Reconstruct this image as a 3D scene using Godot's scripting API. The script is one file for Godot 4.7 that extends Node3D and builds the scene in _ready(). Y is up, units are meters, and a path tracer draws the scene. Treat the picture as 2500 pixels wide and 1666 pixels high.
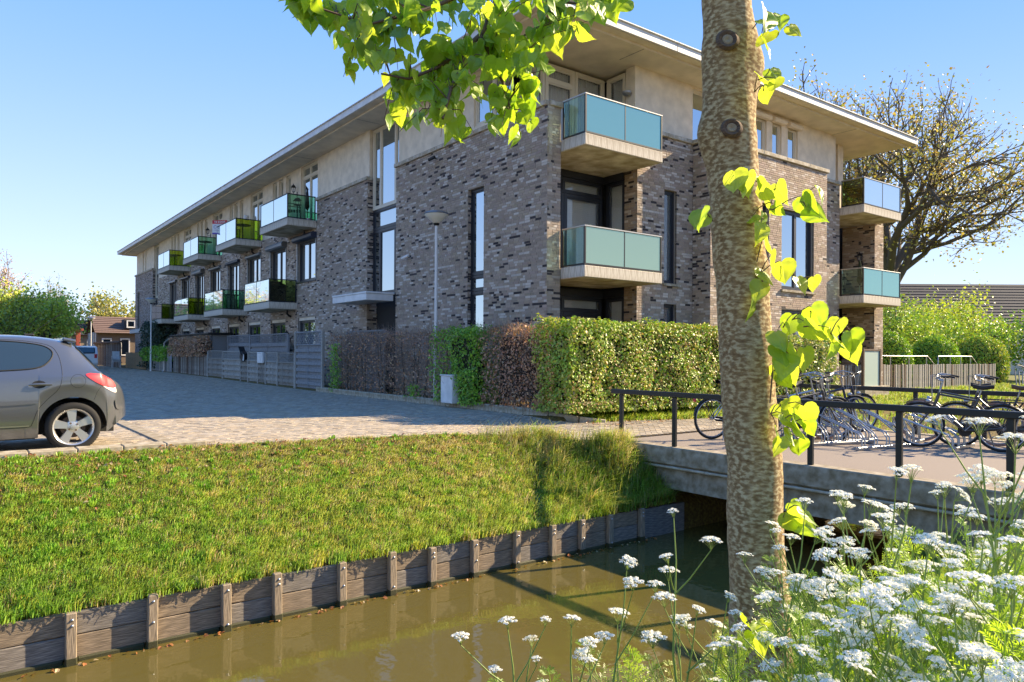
extends Node3D
# A canal-side street corner: world x runs along the right facade, z towards the canal, y up; the near corner of the apartment block stands at the origin.

const EYE := Vector3(-10.674, 1.25, 12.742)
const AHEAD := Vector3(0.6057, 0.0, -0.7957)
const RIGHT := Vector3(0.7957, 0.0, 0.6057)
const FOCAL := 1780.99

var M := {}
var T := {}
var names := {}
var bricks_t: Array[Transform3D] = []
var bricks_c := PackedColorArray()

# ---------------------------------------------------------------- mesh buffer
class MB:
	var v := PackedVector3Array()
	var n := PackedVector3Array()
	var uv := PackedVector2Array()
	var c := PackedColorArray()
	var tint := Color.WHITE

	func tri(a: Vector3, b: Vector3, d: Vector3, na: Vector3, nb: Vector3, nd: Vector3) -> void:
		v.push_back(a); n.push_back(na)
		if (b - a).cross(d - a).dot(na + nb + nd) > 0.0:
			v.push_back(d); n.push_back(nd)
			v.push_back(b); n.push_back(nb)
		else:
			v.push_back(b); n.push_back(nb)
			v.push_back(d); n.push_back(nd)
		for i in 3:
			c.push_back(tint)

	func flat(a: Vector3, b: Vector3, d: Vector3, out := Vector3.ZERO) -> void:
		var nn := (b - a).cross(d - a).normalized()
		if out != Vector3.ZERO and nn.dot(out) < 0.0:
			nn = -nn
		tri(a, b, d, nn, nn, nn)

	func quad(a: Vector3, b: Vector3, d: Vector3, e: Vector3, nn: Vector3) -> void:
		tri(a, b, d, nn, nn, nn)
		tri(a, d, e, nn, nn, nn)

	func box(ctr: Vector3, size: Vector3, bas := Basis.IDENTITY) -> void:
		var h := size * 0.5
		for ax in 3:
			for s in [-1.0, 1.0]:
				var nn := Vector3.ZERO
				nn[ax] = s
				var p := Vector3.ZERO
				var q := Vector3.ZERO
				p[(ax + 1) % 3] = h[(ax + 1) % 3]
				q[(ax + 2) % 3] = h[(ax + 2) % 3]
				var o := nn * h[ax]
				quad(ctr + bas * (o + p + q), ctr + bas * (o + p - q), ctr + bas * (o - p - q), ctr + bas * (o - p + q), (bas * nn).normalized())

	func span(p: Vector3, q: Vector3) -> void:
		box((p + q) * 0.5, (q - p).abs())

	# a box with its edges chamfered by r
	func bevel(ctr: Vector3, size: Vector3, r: float, bas := Basis.IDENTITY) -> void:
		var h := size * 0.5
		r = minf(r, minf(h.x, minf(h.y, h.z)) * 0.9)
		var g := h - Vector3(r, r, r)
		for ax in 3:
			var b1 := (ax + 1) % 3
			var b2 := (ax + 2) % 3
			for s in [-1.0, 1.0]:
				var nn := Vector3.ZERO
				nn[ax] = s
				var k: Array[Vector3] = []
				for w in [[1, 1], [1, -1], [-1, -1], [-1, 1]]:
					var p := Vector3.ZERO
					p[ax] = s * h[ax]
					p[b1] = w[0] * g[b1]
					p[b2] = w[1] * g[b2]
					k.push_back(ctr + bas * p)
				quad(k[0], k[1], k[2], k[3], bas * nn)
				# edge along b2 between +-ax and +-b1
				for s1 in [-1.0, 1.0]:
					var a := Vector3.ZERO
					var b := Vector3.ZERO
					a[ax] = s * h[ax]
					a[b1] = s1 * g[b1]
					b[ax] = s * g[ax]
					b[b1] = s1 * h[b1]
					var en := Vector3.ZERO
					en[ax] = s
					en[b1] = s1
					var l := Vector3.ZERO
					l[b2] = g[b2]
					quad(ctr + bas * (a + l), ctr + bas * (a - l), ctr + bas * (b - l), ctr + bas * (b + l), (bas * en).normalized())
		for sx in [-1.0, 1.0]:
			for sy in [-1.0, 1.0]:
				for sz in [-1.0, 1.0]:
					var sg := Vector3(sx, sy, sz)
					var nn := (bas * sg).normalized()
					tri(ctr + bas * (sg * Vector3(h.x, g.y, g.z)), ctr + bas * (sg * Vector3(g.x, h.y, g.z)), ctr + bas * (sg * Vector3(g.x, g.y, h.z)), nn, nn, nn)

	func tube(path: PackedVector3Array, rads: PackedFloat32Array, sides := 6, caps := true) -> void:
		var rings: Array[PackedVector3Array] = []
		var norms: Array[PackedVector3Array] = []
		var up := Vector3.UP
		for i in path.size():
			var d := (path[mini(i + 1, path.size() - 1)] - path[maxi(i - 1, 0)]).normalized()
			if i == 0:
				up = Vector3.RIGHT if absf(d.y) > 0.9 else Vector3.UP
			var sd := up.cross(d).normalized()
			up = d.cross(sd).normalized()
			var r := PackedVector3Array()
			var m := PackedVector3Array()
			var rad := rads[mini(i, rads.size() - 1)]
			for k in sides:
				var a := TAU * k / sides
				var o := sd * cos(a) + up * sin(a)
				r.push_back(path[i] + o * rad)
				m.push_back(o)
			rings.push_back(r)
			norms.push_back(m)
		for i in path.size() - 1:
			for k in sides:
				var j := (k + 1) % sides
				tri(rings[i][k], rings[i + 1][k], rings[i + 1][j], norms[i][k], norms[i + 1][k], norms[i + 1][j])
				tri(rings[i][k], rings[i + 1][j], rings[i][j], norms[i][k], norms[i + 1][j], norms[i][j])
		if caps:
			for e in [0, path.size() - 1]:
				var d := (path[0] - path[1]).normalized() if e == 0 else (path[e] - path[e - 1]).normalized()
				for k in sides:
					tri(path[e], rings[e][k], rings[e][(k + 1) % sides], d, d, d)

	func rod(a: Vector3, b: Vector3, r: float, sides := 6) -> void:
		tube(PackedVector3Array([a, b]), PackedFloat32Array([r, r]), sides)

	# profile of (radius, height) turned round the y axis of xf
	func lathe(prof: PackedVector2Array, sides := 16, xf := Transform3D.IDENTITY, smooth := true) -> void:
		for i in prof.size() - 1:
			var a := prof[i]
			var b := prof[i + 1]
			var t := (b - a).normalized()
			var na := Vector2(t.y, -t.x)
			var nb := na
			if smooth:
				if i > 0:
					var tp := (a - prof[i - 1]).normalized()
					if tp.dot(t) > 0.6:
						na = Vector2(tp.y + t.y, -tp.x - t.x).normalized()
				if i < prof.size() - 2:
					var tn := (prof[i + 2] - b).normalized()
					if tn.dot(t) > 0.6:
						nb = Vector2(tn.y + t.y, -tn.x - t.x).normalized()
			for k in sides:
				var u := TAU * k / sides
				var w := TAU * (k + 1) / sides
				var cu := Vector3(cos(u), 0, sin(u))
				var cw := Vector3(cos(w), 0, sin(w))
				var p := [xf * (cu * a.x + Vector3(0, a.y, 0)), xf * (cw * a.x + Vector3(0, a.y, 0)), xf * (cw * b.x + Vector3(0, b.y, 0)), xf * (cu * b.x + Vector3(0, b.y, 0))]
				var q := [(xf.basis * (cu * na.x + Vector3(0, na.y, 0))).normalized(), (xf.basis * (cw * na.x + Vector3(0, na.y, 0))).normalized(), (xf.basis * (cw * nb.x + Vector3(0, nb.y, 0))).normalized(), (xf.basis * (cu * nb.x + Vector3(0, nb.y, 0))).normalized()]
				if a.x > 1e-5:
					tri(p[0], p[1], p[2], q[0], q[1], q[2])
				if b.x > 1e-5:
					tri(p[0], p[2], p[3], q[0], q[2], q[3])

	# polygon in the xy plane of xf pushed from z = 0 to z = depth
	func prism(poly: PackedVector2Array, depth: float, xf := Transform3D.IDENTITY) -> void:
		var ix := Geometry2D.triangulate_polygon(poly)
		var f := (xf.basis * Vector3(0, 0, 1)).normalized()
		for i in range(0, ix.size(), 3):
			var a := poly[ix[i]]
			var b := poly[ix[i + 1]]
			var d := poly[ix[i + 2]]
			tri(xf * Vector3(a.x, a.y, depth), xf * Vector3(b.x, b.y, depth), xf * Vector3(d.x, d.y, depth), f, f, f)
			tri(xf * Vector3(a.x, a.y, 0), xf * Vector3(b.x, b.y, 0), xf * Vector3(d.x, d.y, 0), -f, -f, -f)
		var cw := Geometry2D.is_polygon_clockwise(poly)
		for i in poly.size():
			var a := poly[i]
			var b := poly[(i + 1) % poly.size()]
			var e := (b - a).normalized()
			var o := Vector3(e.y, -e.x, 0) * (-1.0 if cw else 1.0)
			quad(xf * Vector3(a.x, a.y, 0), xf * Vector3(b.x, b.y, 0), xf * Vector3(b.x, b.y, depth), xf * Vector3(a.x, a.y, depth), (xf.basis * o).normalized())

	func grid(pts: Array, closed := false) -> void:
		# pts: rows of PackedVector3Array, smooth normals
		var rows := pts.size()
		var cols: int = pts[0].size()
		var nn: Array = []
		for i in rows:
			var r := PackedVector3Array()
			for j in cols:
				var du: Vector3 = pts[mini(i + 1, rows - 1)][j] - pts[maxi(i - 1, 0)][j]
				var ja := (j + 1) % cols if closed else mini(j + 1, cols - 1)
				var jb := (j + cols - 1) % cols if closed else maxi(j - 1, 0)
				var dv: Vector3 = pts[i][ja] - pts[i][jb]
				r.push_back(du.cross(dv).normalized())
			nn.push_back(r)
		for i in rows - 1:
			for j in (cols if closed else cols - 1):
				var k := (j + 1) % cols
				tri(pts[i][j], pts[i + 1][j], pts[i + 1][k], nn[i][j], nn[i + 1][j], nn[i + 1][k])
				tri(pts[i][j], pts[i + 1][k], pts[i][k], nn[i][j], nn[i + 1][k], nn[i][k])

	# put every triangle's winding in step with its normals
	func orient() -> MB:
		for i in range(0, v.size(), 3):
			if (v[i + 1] - v[i]).cross(v[i + 2] - v[i]).dot(n[i] + n[i + 1] + n[i + 2]) > 0.0:
				var a := v[i + 1]
				v[i + 1] = v[i + 2]
				v[i + 2] = a
				a = n[i + 1]
				n[i + 1] = n[i + 2]
				n[i + 2] = a
		return self

	func mesh() -> ArrayMesh:
		var a := []
		a.resize(Mesh.ARRAY_MAX)
		a[Mesh.ARRAY_VERTEX] = v
		a[Mesh.ARRAY_NORMAL] = n
		a[Mesh.ARRAY_COLOR] = c
		var m := ArrayMesh.new()
		if v.size():
			m.add_surface_from_arrays(Mesh.PRIMITIVE_TRIANGLES, a)
		return m

# ---------------------------------------------------------------- a wall plane: a runs along it, h up, o outwards
class Face:
	var at: Vector3
	var along: Vector3
	var out: Vector3

	func _init(p: Vector3, al: Vector3, ou: Vector3) -> void:
		at = p
		along = al
		out = ou

	func p(a: float, h: float, o := 0.0) -> Vector3:
		return at + along * a + Vector3.UP * h + out * o

	func slab(mb: MB, a0: float, a1: float, h0: float, h1: float, o0: float, o1: float) -> void:
		mb.span(p(a0, h0, o0), p(a1, h1, o1))

	func bas() -> Basis:
		return Basis(along, Vector3.UP, along.cross(Vector3.UP))

# ---------------------------------------------------------------- nodes
func numbered(called: String) -> String:
	var k: int = names.get(called, 0)
	names[called] = k + 1
	return called if k == 0 else "%s_%03d" % [called, k]

func tag(o: Node, label := "", category := "", group := "", kind := "") -> void:
	if label: o.set_meta("label", label)
	if category: o.set_meta("category", category)
	if group: o.set_meta("group", group)
	if kind: o.set_meta("kind", kind)

func thing(called: String, label: String, category: String, at := Vector3.ZERO, turn := 0.0, group := "") -> Node3D:
	var o := Node3D.new()
	o.name = numbered(called)
	add_child(o)
	o.position = at
	o.rotation.y = turn
	tag(o, label, category, group)
	return o

func obj(called: String, m: Mesh, material: Material, parent: Node = self) -> MeshInstance3D:
	var o := MeshInstance3D.new()
	o.mesh = m
	o.material_override = material
	o.name = numbered(called) if parent == self else called
	parent.add_child(o, true)
	return o

func put(called: String, mb: MB, material: Material, parent: Node = self) -> MeshInstance3D:
	return obj(called, mb.mesh(), material, parent)

func struct(called: String, mb: MB, material: Material, parent: Node = self) -> MeshInstance3D:
	var o := put(called, mb, material, parent)
	if parent == self:
		o.set_meta("kind", "structure")
	return o

func multi(called: String, m: Mesh, material: Material, xf: Array[Transform3D], cols: PackedColorArray, parent: Node = self) -> MultiMeshInstance3D:
	var mm := MultiMesh.new()
	mm.transform_format = MultiMesh.TRANSFORM_3D
	mm.use_colors = cols.size() > 0
	mm.mesh = m
	mm.instance_count = xf.size()
	var st := 16 if cols.size() else 12
	var b := PackedFloat32Array()
	b.resize(xf.size() * st)
	for i in xf.size():
		var t := xf[i]
		var k := i * st
		b[k] = t.basis.x.x; b[k + 1] = t.basis.y.x; b[k + 2] = t.basis.z.x; b[k + 3] = t.origin.x
		b[k + 4] = t.basis.x.y; b[k + 5] = t.basis.y.y; b[k + 6] = t.basis.z.y; b[k + 7] = t.origin.y
		b[k + 8] = t.basis.x.z; b[k + 9] = t.basis.y.z; b[k + 10] = t.basis.z.z; b[k + 11] = t.origin.z
		if st == 16:
			var c := cols[i]
			b[k + 12] = c.r; b[k + 13] = c.g; b[k + 14] = c.b; b[k + 15] = 1.0
	mm.buffer = b
	var o := MultiMeshInstance3D.new()
	o.multimesh = mm
	o.material_override = material
	o.name = numbered(called) if parent == self else called
	parent.add_child(o, true)
	o.set_meta("kind", "stuff")
	return o

func copy(o: Node3D, at: Vector3, turn: float, label := "") -> Node3D:
	var r: Node3D = o.duplicate()
	r.name = numbered(String(o.name).rstrip("0123456789_"))
	add_child(r)
	r.position = at
	r.rotation.y = turn
	if label: r.set_meta("label", label)
	return r

# where a measured point of the photograph (2500 pixels wide) lies at a given distance ahead
func survey(px: float, py: float, dist: float) -> Vector3:
	var a := 0.0056
	var x := 1250.0 + (px - 1250.0) * cos(a) + (py - 833.0) * sin(a)
	var y := 833.0 - (px - 1250.0) * sin(a) + (py - 833.0) * cos(a)
	return EYE + (AHEAD + RIGHT * ((x - 1250.0) / FOCAL) + Vector3.UP * ((866.2 - y) / FOCAL)) * dist

func ss(a: float, b: float, x: float) -> float:
	var t := clampf((x - a) / (b - a), 0.0, 1.0)
	return t * t * (3.0 - 2.0 * t)

# ---------------------------------------------------------------- materials
func lin(r: float, g: float, b: float) -> Color:
	return Color(r, g, b).linear_to_srgb()

func mat(key: String, col: Color, rough := 0.8, metal := 0.0, tex: Texture2D = null, scale := 1.0, bump := 0.0) -> StandardMaterial3D:
	var m := StandardMaterial3D.new()
	m.resource_name = key
	m.albedo_color = col
	m.roughness = rough
	m.metallic = metal
	if tex:
		m.albedo_texture = tex
		m.uv1_triplanar = true
		m.uv1_world_triplanar = true
		m.uv1_scale = Vector3(scale, scale, scale)
		if bump > 0.0:
			m.heightmap_enabled = true
			m.heightmap_texture = tex
			m.heightmap_scale = bump
	M[key] = m
	return m

func noise_tex(size: int, freq: float, octaves: int, sd: int, lo: Color, hi: Color, mid := 0.5, type := FastNoiseLite.TYPE_SIMPLEX_SMOOTH) -> NoiseTexture2D:
	var f := FastNoiseLite.new()
	f.noise_type = type
	f.seed = sd
	f.frequency = freq
	f.fractal_octaves = octaves
	var g := Gradient.new()
	g.set_color(0, lo)
	g.set_color(1, hi)
	g.set_offset(0, maxf(0.0, mid - 0.4))
	g.set_offset(1, minf(1.0, mid + 0.4))
	var t := NoiseTexture2D.new()
	t.width = size
	t.height = size
	t.seamless = true
	t.noise = f
	t.color_ramp = g
	return t

func grey(a: float) -> Color:
	return Color(a, a, a)

func grain(key: String, col: Color, scale: Vector3) -> void:
	var m := mat(key, col, 0.9, 0.0, T.wood, 1.0, 0.12)
	m.uv1_scale = scale

func make_materials() -> void:
	T.grain = noise_tex(512, 0.05, 4, 3, grey(0.78), grey(1.0))
	T.blotch = noise_tex(512, 0.012, 5, 5, grey(0.9), grey(1.0))
	T.stain = noise_tex(512, 0.008, 6, 9, Color(0.72, 0.68, 0.6), grey(1.0), 0.42)
	T.wood = noise_tex(512, 0.02, 5, 21, grey(0.58), grey(1.0))
	T.streak = noise_tex(512, 0.012, 5, 23, Color(0.66, 0.61, 0.53), grey(1.0), 0.35)
	T.soil = noise_tex(512, 0.03, 5, 31, Color(0.55, 0.42, 0.3), Color(1.0, 0.95, 0.7))
	T.speck = noise_tex(512, 0.14, 3, 33, grey(0.55), grey(1.0), 0.45)
	T.moss = noise_tex(512, 0.03, 6, 51, Color(0.30, 0.27, 0.2), Color(1.0, 0.96, 0.86), 0.5)
	T.bark = noise_tex(1024, 0.014, 7, 41, Color(0.5, 0.41, 0.30), Color(1.0, 0.97, 0.86), 0.5)
	var bg: Gradient = T.bark.color_ramp
	bg.add_point(0.40, Color(0.68, 0.58, 0.44))
	bg.add_point(0.52, Color(0.74, 0.66, 0.52))
	bg.add_point(0.58, Color(0.88, 0.83, 0.71))
	var white := Color.WHITE
	var b := mat("brick", white, 0.9, 0.0, T.grain, 3.0, 0.25)
	b.vertex_color_use_as_albedo = true
	mat("mortar", lin(0.44, 0.38, 0.31), 0.95, 0.0, T.grain, 2.0)
	mat("stucco", lin(0.80, 0.69, 0.53), 0.92, 0.0, T.blotch, 0.35)
	mat("soffit", lin(0.76, 0.67, 0.52), 0.9, 0.0, T.blotch, 0.2)
	mat("fascia", lin(0.72, 0.71, 0.68), 0.5, 0.0, T.blotch, 0.3)
	mat("roof_edge", lin(0.35, 0.36, 0.37), 0.4, 0.3)
	mat("coping", lin(0.6, 0.55, 0.46), 0.9, 0.0, T.stain, 0.8)
	mat("slab", lin(0.66, 0.61, 0.52), 0.9, 0.0, T.streak, 1.0)
	M.slab.uv1_scale = Vector3(5.0, 0.35, 5.0)
	mat("slab_under", lin(0.62, 0.56, 0.42), 0.9, 0.0, T.stain, 0.4)
	mat("cream_frame", lin(0.62, 0.55, 0.42), 0.5)
	mat("dark_frame", lin(0.018, 0.021, 0.028), 0.4)
	mat("rail_dark", lin(0.022, 0.024, 0.026), 0.4, 0.4)
	mat("rail_steel", lin(0.45, 0.44, 0.42), 0.35, 0.8)
	mat("mirror_pane", lin(0.50, 0.57, 0.62), 0.02, 1.0)
	mat("pale_mirror", lin(0.74, 0.84, 0.82), 0.03, 0.9)
	mat("teal_mirror", lin(0.27, 0.48, 0.42), 0.03, 0.72)
	mat("sky_mirror", lin(0.62, 0.72, 0.78), 0.03, 0.85)
	mat("olive_mirror", lin(0.38, 0.48, 0.34), 0.03, 0.72)
	var p := mat("clear_pane", lin(0.5, 0.55, 0.55), 0.02)
	p.transparency = BaseMaterial3D.TRANSPARENCY_ALPHA
	p.albedo_color.a = 0.08
	p.metallic_specular = 0.7
	for t in [["glass_green", 0.30, 0.66, 0.38], ["glass_lime", 0.46, 0.58, 0.02], ["glass_teal", 0.55, 0.86, 0.74], ["glass_olive", 0.36, 0.45, 0.10]]:
		var g := mat(t[0], lin(t[1], t[2], t[3]), 0.0)
		g.refraction_enabled = true
		g.refraction_scale = 0.05
		g.transparency = BaseMaterial3D.TRANSPARENCY_ALPHA
		g.albedo_color.a = 0.0
	mat("curtain", lin(0.42, 0.41, 0.38), 0.9)
	mat("blind", lin(0.50, 0.52, 0.50), 0.7)
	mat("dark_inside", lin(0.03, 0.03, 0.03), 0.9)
	mat("shutter", lin(0.16, 0.17, 0.18), 0.4, 0.3)
	mat("shutter_navy", lin(0.02, 0.025, 0.045), 0.4)
	mat("white_paint", lin(0.75, 0.74, 0.71), 0.5, 0.0, T.blotch, 0.5)
	mat("black_metal", lin(0.012, 0.012, 0.013), 0.45, 0.2)
	mat("grey_metal", lin(0.30, 0.31, 0.32), 0.4, 0.7)
	mat("zinc", lin(0.36, 0.37, 0.38), 0.35, 0.85)
	mat("lamp_grey", lin(0.62, 0.61, 0.58), 0.45)
	mat("lamp_bowl", lin(0.70, 0.68, 0.60), 0.35)
	for t in [["grey", 0.40, 0.36, 0.30], ["cool", 0.38, 0.38, 0.38], ["pale", 0.54, 0.50, 0.43], ["cedar", 0.52, 0.32, 0.15], ["brown", 0.19, 0.125, 0.085]]:
		grain("timber_" + t[0], lin(t[1], t[2], t[3]), Vector3(9, 9, 0.5))
		grain("paling_" + t[0], lin(t[1], t[2], t[3]), Vector3(9, 0.5, 9))
	grain("timber_post", lin(0.46, 0.36, 0.25), Vector3(10, 0.6, 10))
	grain("timber_plank", lin(0.37, 0.285, 0.20), Vector3(0.5, 9, 9))
	grain("plank_grey", lin(0.33, 0.29, 0.25), Vector3(0.5, 9, 9))
	grain("plank_cool", lin(0.27, 0.27, 0.27), Vector3(0.5, 9, 9))
	mat("slime", lin(0.06, 0.06, 0.018), 0.7, 0.0, T.speck, 2.0, 0.4)
	mat("concrete", lin(0.52, 0.47, 0.38), 0.95, 0.0, T.stain, 1.0)
	mat("kerb", lin(0.46, 0.41, 0.32), 0.95, 0.0, T.stain, 1.4)
	mat("beam", lin(0.38, 0.33, 0.25), 0.95, 0.0, T.stain, 1.3, 0.1)
	mat("deck", lin(0.36, 0.29, 0.23), 0.95, 0.0, T.speck, 1.2)
	mat("sand", lin(0.20, 0.165, 0.12), 1.0, 0.0, T.soil, 1.0)
	mat("soil", lin(0.19, 0.17, 0.06), 1.0, 0.0, T.soil, 0.9)
	mat("lawn", lin(0.20, 0.27, 0.05), 1.0, 0.0, T.soil, 0.5)
	var pv := mat("paver", white, 0.92, 0.0, T.grain, 2.2, 0.2)
	pv.vertex_color_use_as_albedo = true
	var w := mat("water", lin(0.100, 0.080, 0.021), 0.03, 0.0)
	w.normal_enabled = true
	var nt := noise_tex(512, 0.011, 3, 77, grey(0.0), grey(1.0))
	nt.as_normal_map = true
	nt.bump_strength = 3.0
	w.normal_texture = nt
	w.normal_scale = 0.10
	w.uv1_triplanar = true
	w.uv1_world_triplanar = true
	w.uv1_scale = Vector3(0.7, 0.7, 0.7)
	var bk := mat("bark", lin(0.60, 0.53, 0.41), 0.95, 0.0, T.bark, 1.0, 0.08)
	bk.uv1_scale = Vector3(1.6, 2.6, 1.6)
	bk.uv1_world_triplanar = false
	mat("bark_knot", lin(0.40, 0.31, 0.2), 0.95, 0.0, T.grain, 6.0, 0.3)
	mat("bark_dark", lin(0.16, 0.13, 0.09), 0.95, 0.0, T.grain, 2.0)
	mat("twig", lin(0.13, 0.08, 0.05), 0.85)
	mat("green_stem", lin(0.22, 0.30, 0.06), 0.6)
	leafy("linden_bright", 0.24, 0.33, 0.03, 0.72, 0.85, 0.05)
	leafy("linden_mid", 0.16, 0.26, 0.025, 0.52, 0.74, 0.03)
	leafy("linden_dark", 0.09, 0.17, 0.02, 0.28, 0.48, 0.02)
	leafy("leaves", 1, 1, 1, 0.55, 0.6, 0.3)
	leafy("blades", 1, 1, 1, 0.8, 0.8, 0.5)
	M.blades.roughness = 0.6
	for k in ["leaves", "blades"]:
		M[k].vertex_color_use_as_albedo = true
		M[k].albedo_texture = T.blotch
		M[k].uv1_triplanar = true
		M[k].uv1_world_triplanar = true
		M[k].uv1_scale = Vector3(0.5, 0.5, 0.5)
	leafy("petal", 0.88, 0.86, 0.76, 0.45, 0.45, 0.38)
	M.petal.roughness = 0.8
	var tw := mat("twig_many", white, 0.9)
	tw.vertex_color_use_as_albedo = true

func leafy(key: String, r: float, g: float, b: float, br: float, bg: float, bb: float) -> void:
	var m := mat(key, lin(r, g, b), 0.42)
	m.backlight_enabled = true
	m.backlight = lin(br, bg, bb)

# ---------------------------------------------------------------- brickwork
# lays brick courses on a wall plane, leaving holes (Rect2: position = (a, h), size) free
func lay(f: Face, a0: float, a1: float, h0: float, h1: float, holes: Array, mb: MB, sd: int, dark := 0.08, tone := Color(1, 1, 1), depth := 0.1) -> void:
	var rnd := RandomNumberGenerator.new()
	rnd.seed = sd
	# the mortar bed: a grid of boxes between all hole edges
	var xs := [a0, a1]
	var ys := [h0, h1]
	for r in holes:
		for x in [r.position.x, r.end.x]:
			if x > a0 and x < a1: xs.append(x)
		for y in [r.position.y, r.end.y]:
			if y > h0 and y < h1: ys.append(y)
	xs.sort()
	ys.sort()
	for i in xs.size() - 1:
		if xs[i + 1] - xs[i] < 1e-4: continue
		var run := -1.0
		for j in ys.size() - 1:
			if ys[j + 1] - ys[j] < 1e-4: continue
			var mid := Vector2((xs[i] + xs[i + 1]) * 0.5, (ys[j] + ys[j + 1]) * 0.5)
			var free := true
			for r in holes:
				if r.has_point(mid): free = false
			if free and run < 0.0: run = ys[j]
			if run >= 0.0 and (not free or j == ys.size() - 2):
				f.slab(mb, xs[i], xs[i + 1], run, ys[j + 1] if free else ys[j], -depth - 0.05, -0.009)
				run = -1.0
	var bs := f.bas()
	var course := 0.0615
	var n := int((h1 - h0) / course + 0.5)
	course = (h1 - h0) / n
	for k in n:
		var y := h0 + k * course
		var cuts: Array = []
		for r in holes:
			if r.position.y < y + 0.045 and r.end.y > y + 0.012:
				cuts.append(Vector2(r.position.x, r.end.x))
		cuts.sort_custom(func(p, q): return p.x < q.x)
		var start := a0
		cuts.append(Vector2(a1, a1))
		for cut in cuts:
			var stop: float = minf(cut.x, a1)
			var x := start
			var first := true
			while x < stop - 0.012:
				var l := 0.21 if rnd.randf() > 0.22 else 0.1
				if first:
					l = [0.21, 0.1, 0.155, 0.06][(k + rnd.randi() % 2) % 4]
					first = false
				if x + l > stop - 0.045: l = stop - x
				var w := l - 0.010 if x + l < stop - 0.001 else l
				var d := rnd.randf()
				var col := Color(0.45, 0.36, 0.275)
				if d < dark:
					col = Color(0.058, 0.047, 0.047) * rnd.randf_range(0.7, 1.5)
				elif d < dark + 0.2:
					col = Color(0.66, 0.58, 0.49) * rnd.randf_range(0.85, 1.12)
				else:
					var g := rnd.randf_range(0.80, 1.15)
					col = Color(col.r * g, col.g * g * rnd.randf_range(0.96, 1.02), col.b * g * rnd.randf_range(0.92, 1.05))
				var proud := rnd.randf_range(-0.0015, 0.0035)
				var c := f.p(x + w * 0.5, y + 0.0255, proud - 0.03)
				bricks_t.push_back(Transform3D(bs * Basis.from_scale(Vector3(w, 0.0505, 0.06)), c))
				bricks_c.push_back(Color(col.r * tone.r, col.g * tone.g, col.b * tone.b))
				x += l
			start = maxf(start, cut.y)

# the 300 bricks that show largest as pieces of their own, the rest as one
func finish_bricks(wall: Node3D) -> void:
	var dist := PackedFloat32Array()
	for t in bricks_t:
		dist.push_back((t.origin - EYE).length() - t.basis.x.length() * 10.0)
	var order := dist.duplicate()
	order.sort()
	var limit := order[299]
	var mb := MB.new()
	mb.box(Vector3.ZERO, Vector3.ONE)
	var one := mb.mesh()
	var rb := MB.new()
	rb.bevel(Vector3.ZERO, Vector3.ONE, 0.03)
	var edged := rb.mesh()
	var tones: Array[StandardMaterial3D] = []
	for i in 12:
		var m: StandardMaterial3D = M.brick.duplicate()
		m.vertex_color_use_as_albedo = false
		tones.push_back(m)
	for i in 12:
		var g := 0.74 + 0.4 * (i % 6) / 5.0
		tones[i].albedo_color = lin(0.45 * g, 0.36 * g, 0.275 * g) if i < 6 else (lin(0.66 * g, 0.58 * g, 0.49 * g) if i < 9 else lin(0.058 * g, 0.047 * g, 0.047 * g))
	var xf: Array[Transform3D] = []
	var cols := PackedColorArray()
	for i in bricks_t.size():
		if dist[i] <= limit:
			var l := bricks_c[i].r
			var m := tones[9 + i % 3] if l < 0.13 else (tones[6 + i % 3] if l > 0.54 else tones[clampi(int((l / 0.45 - 0.74) / 0.08), 0, 5)])
			var o := obj("brick", edged, m, wall)
			o.transform = bricks_t[i]
		else:
			xf.push_back(bricks_t[i])
			cols.push_back(bricks_c[i])
	multi("brick_courses", one, M.brick, xf, cols, wall)

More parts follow.
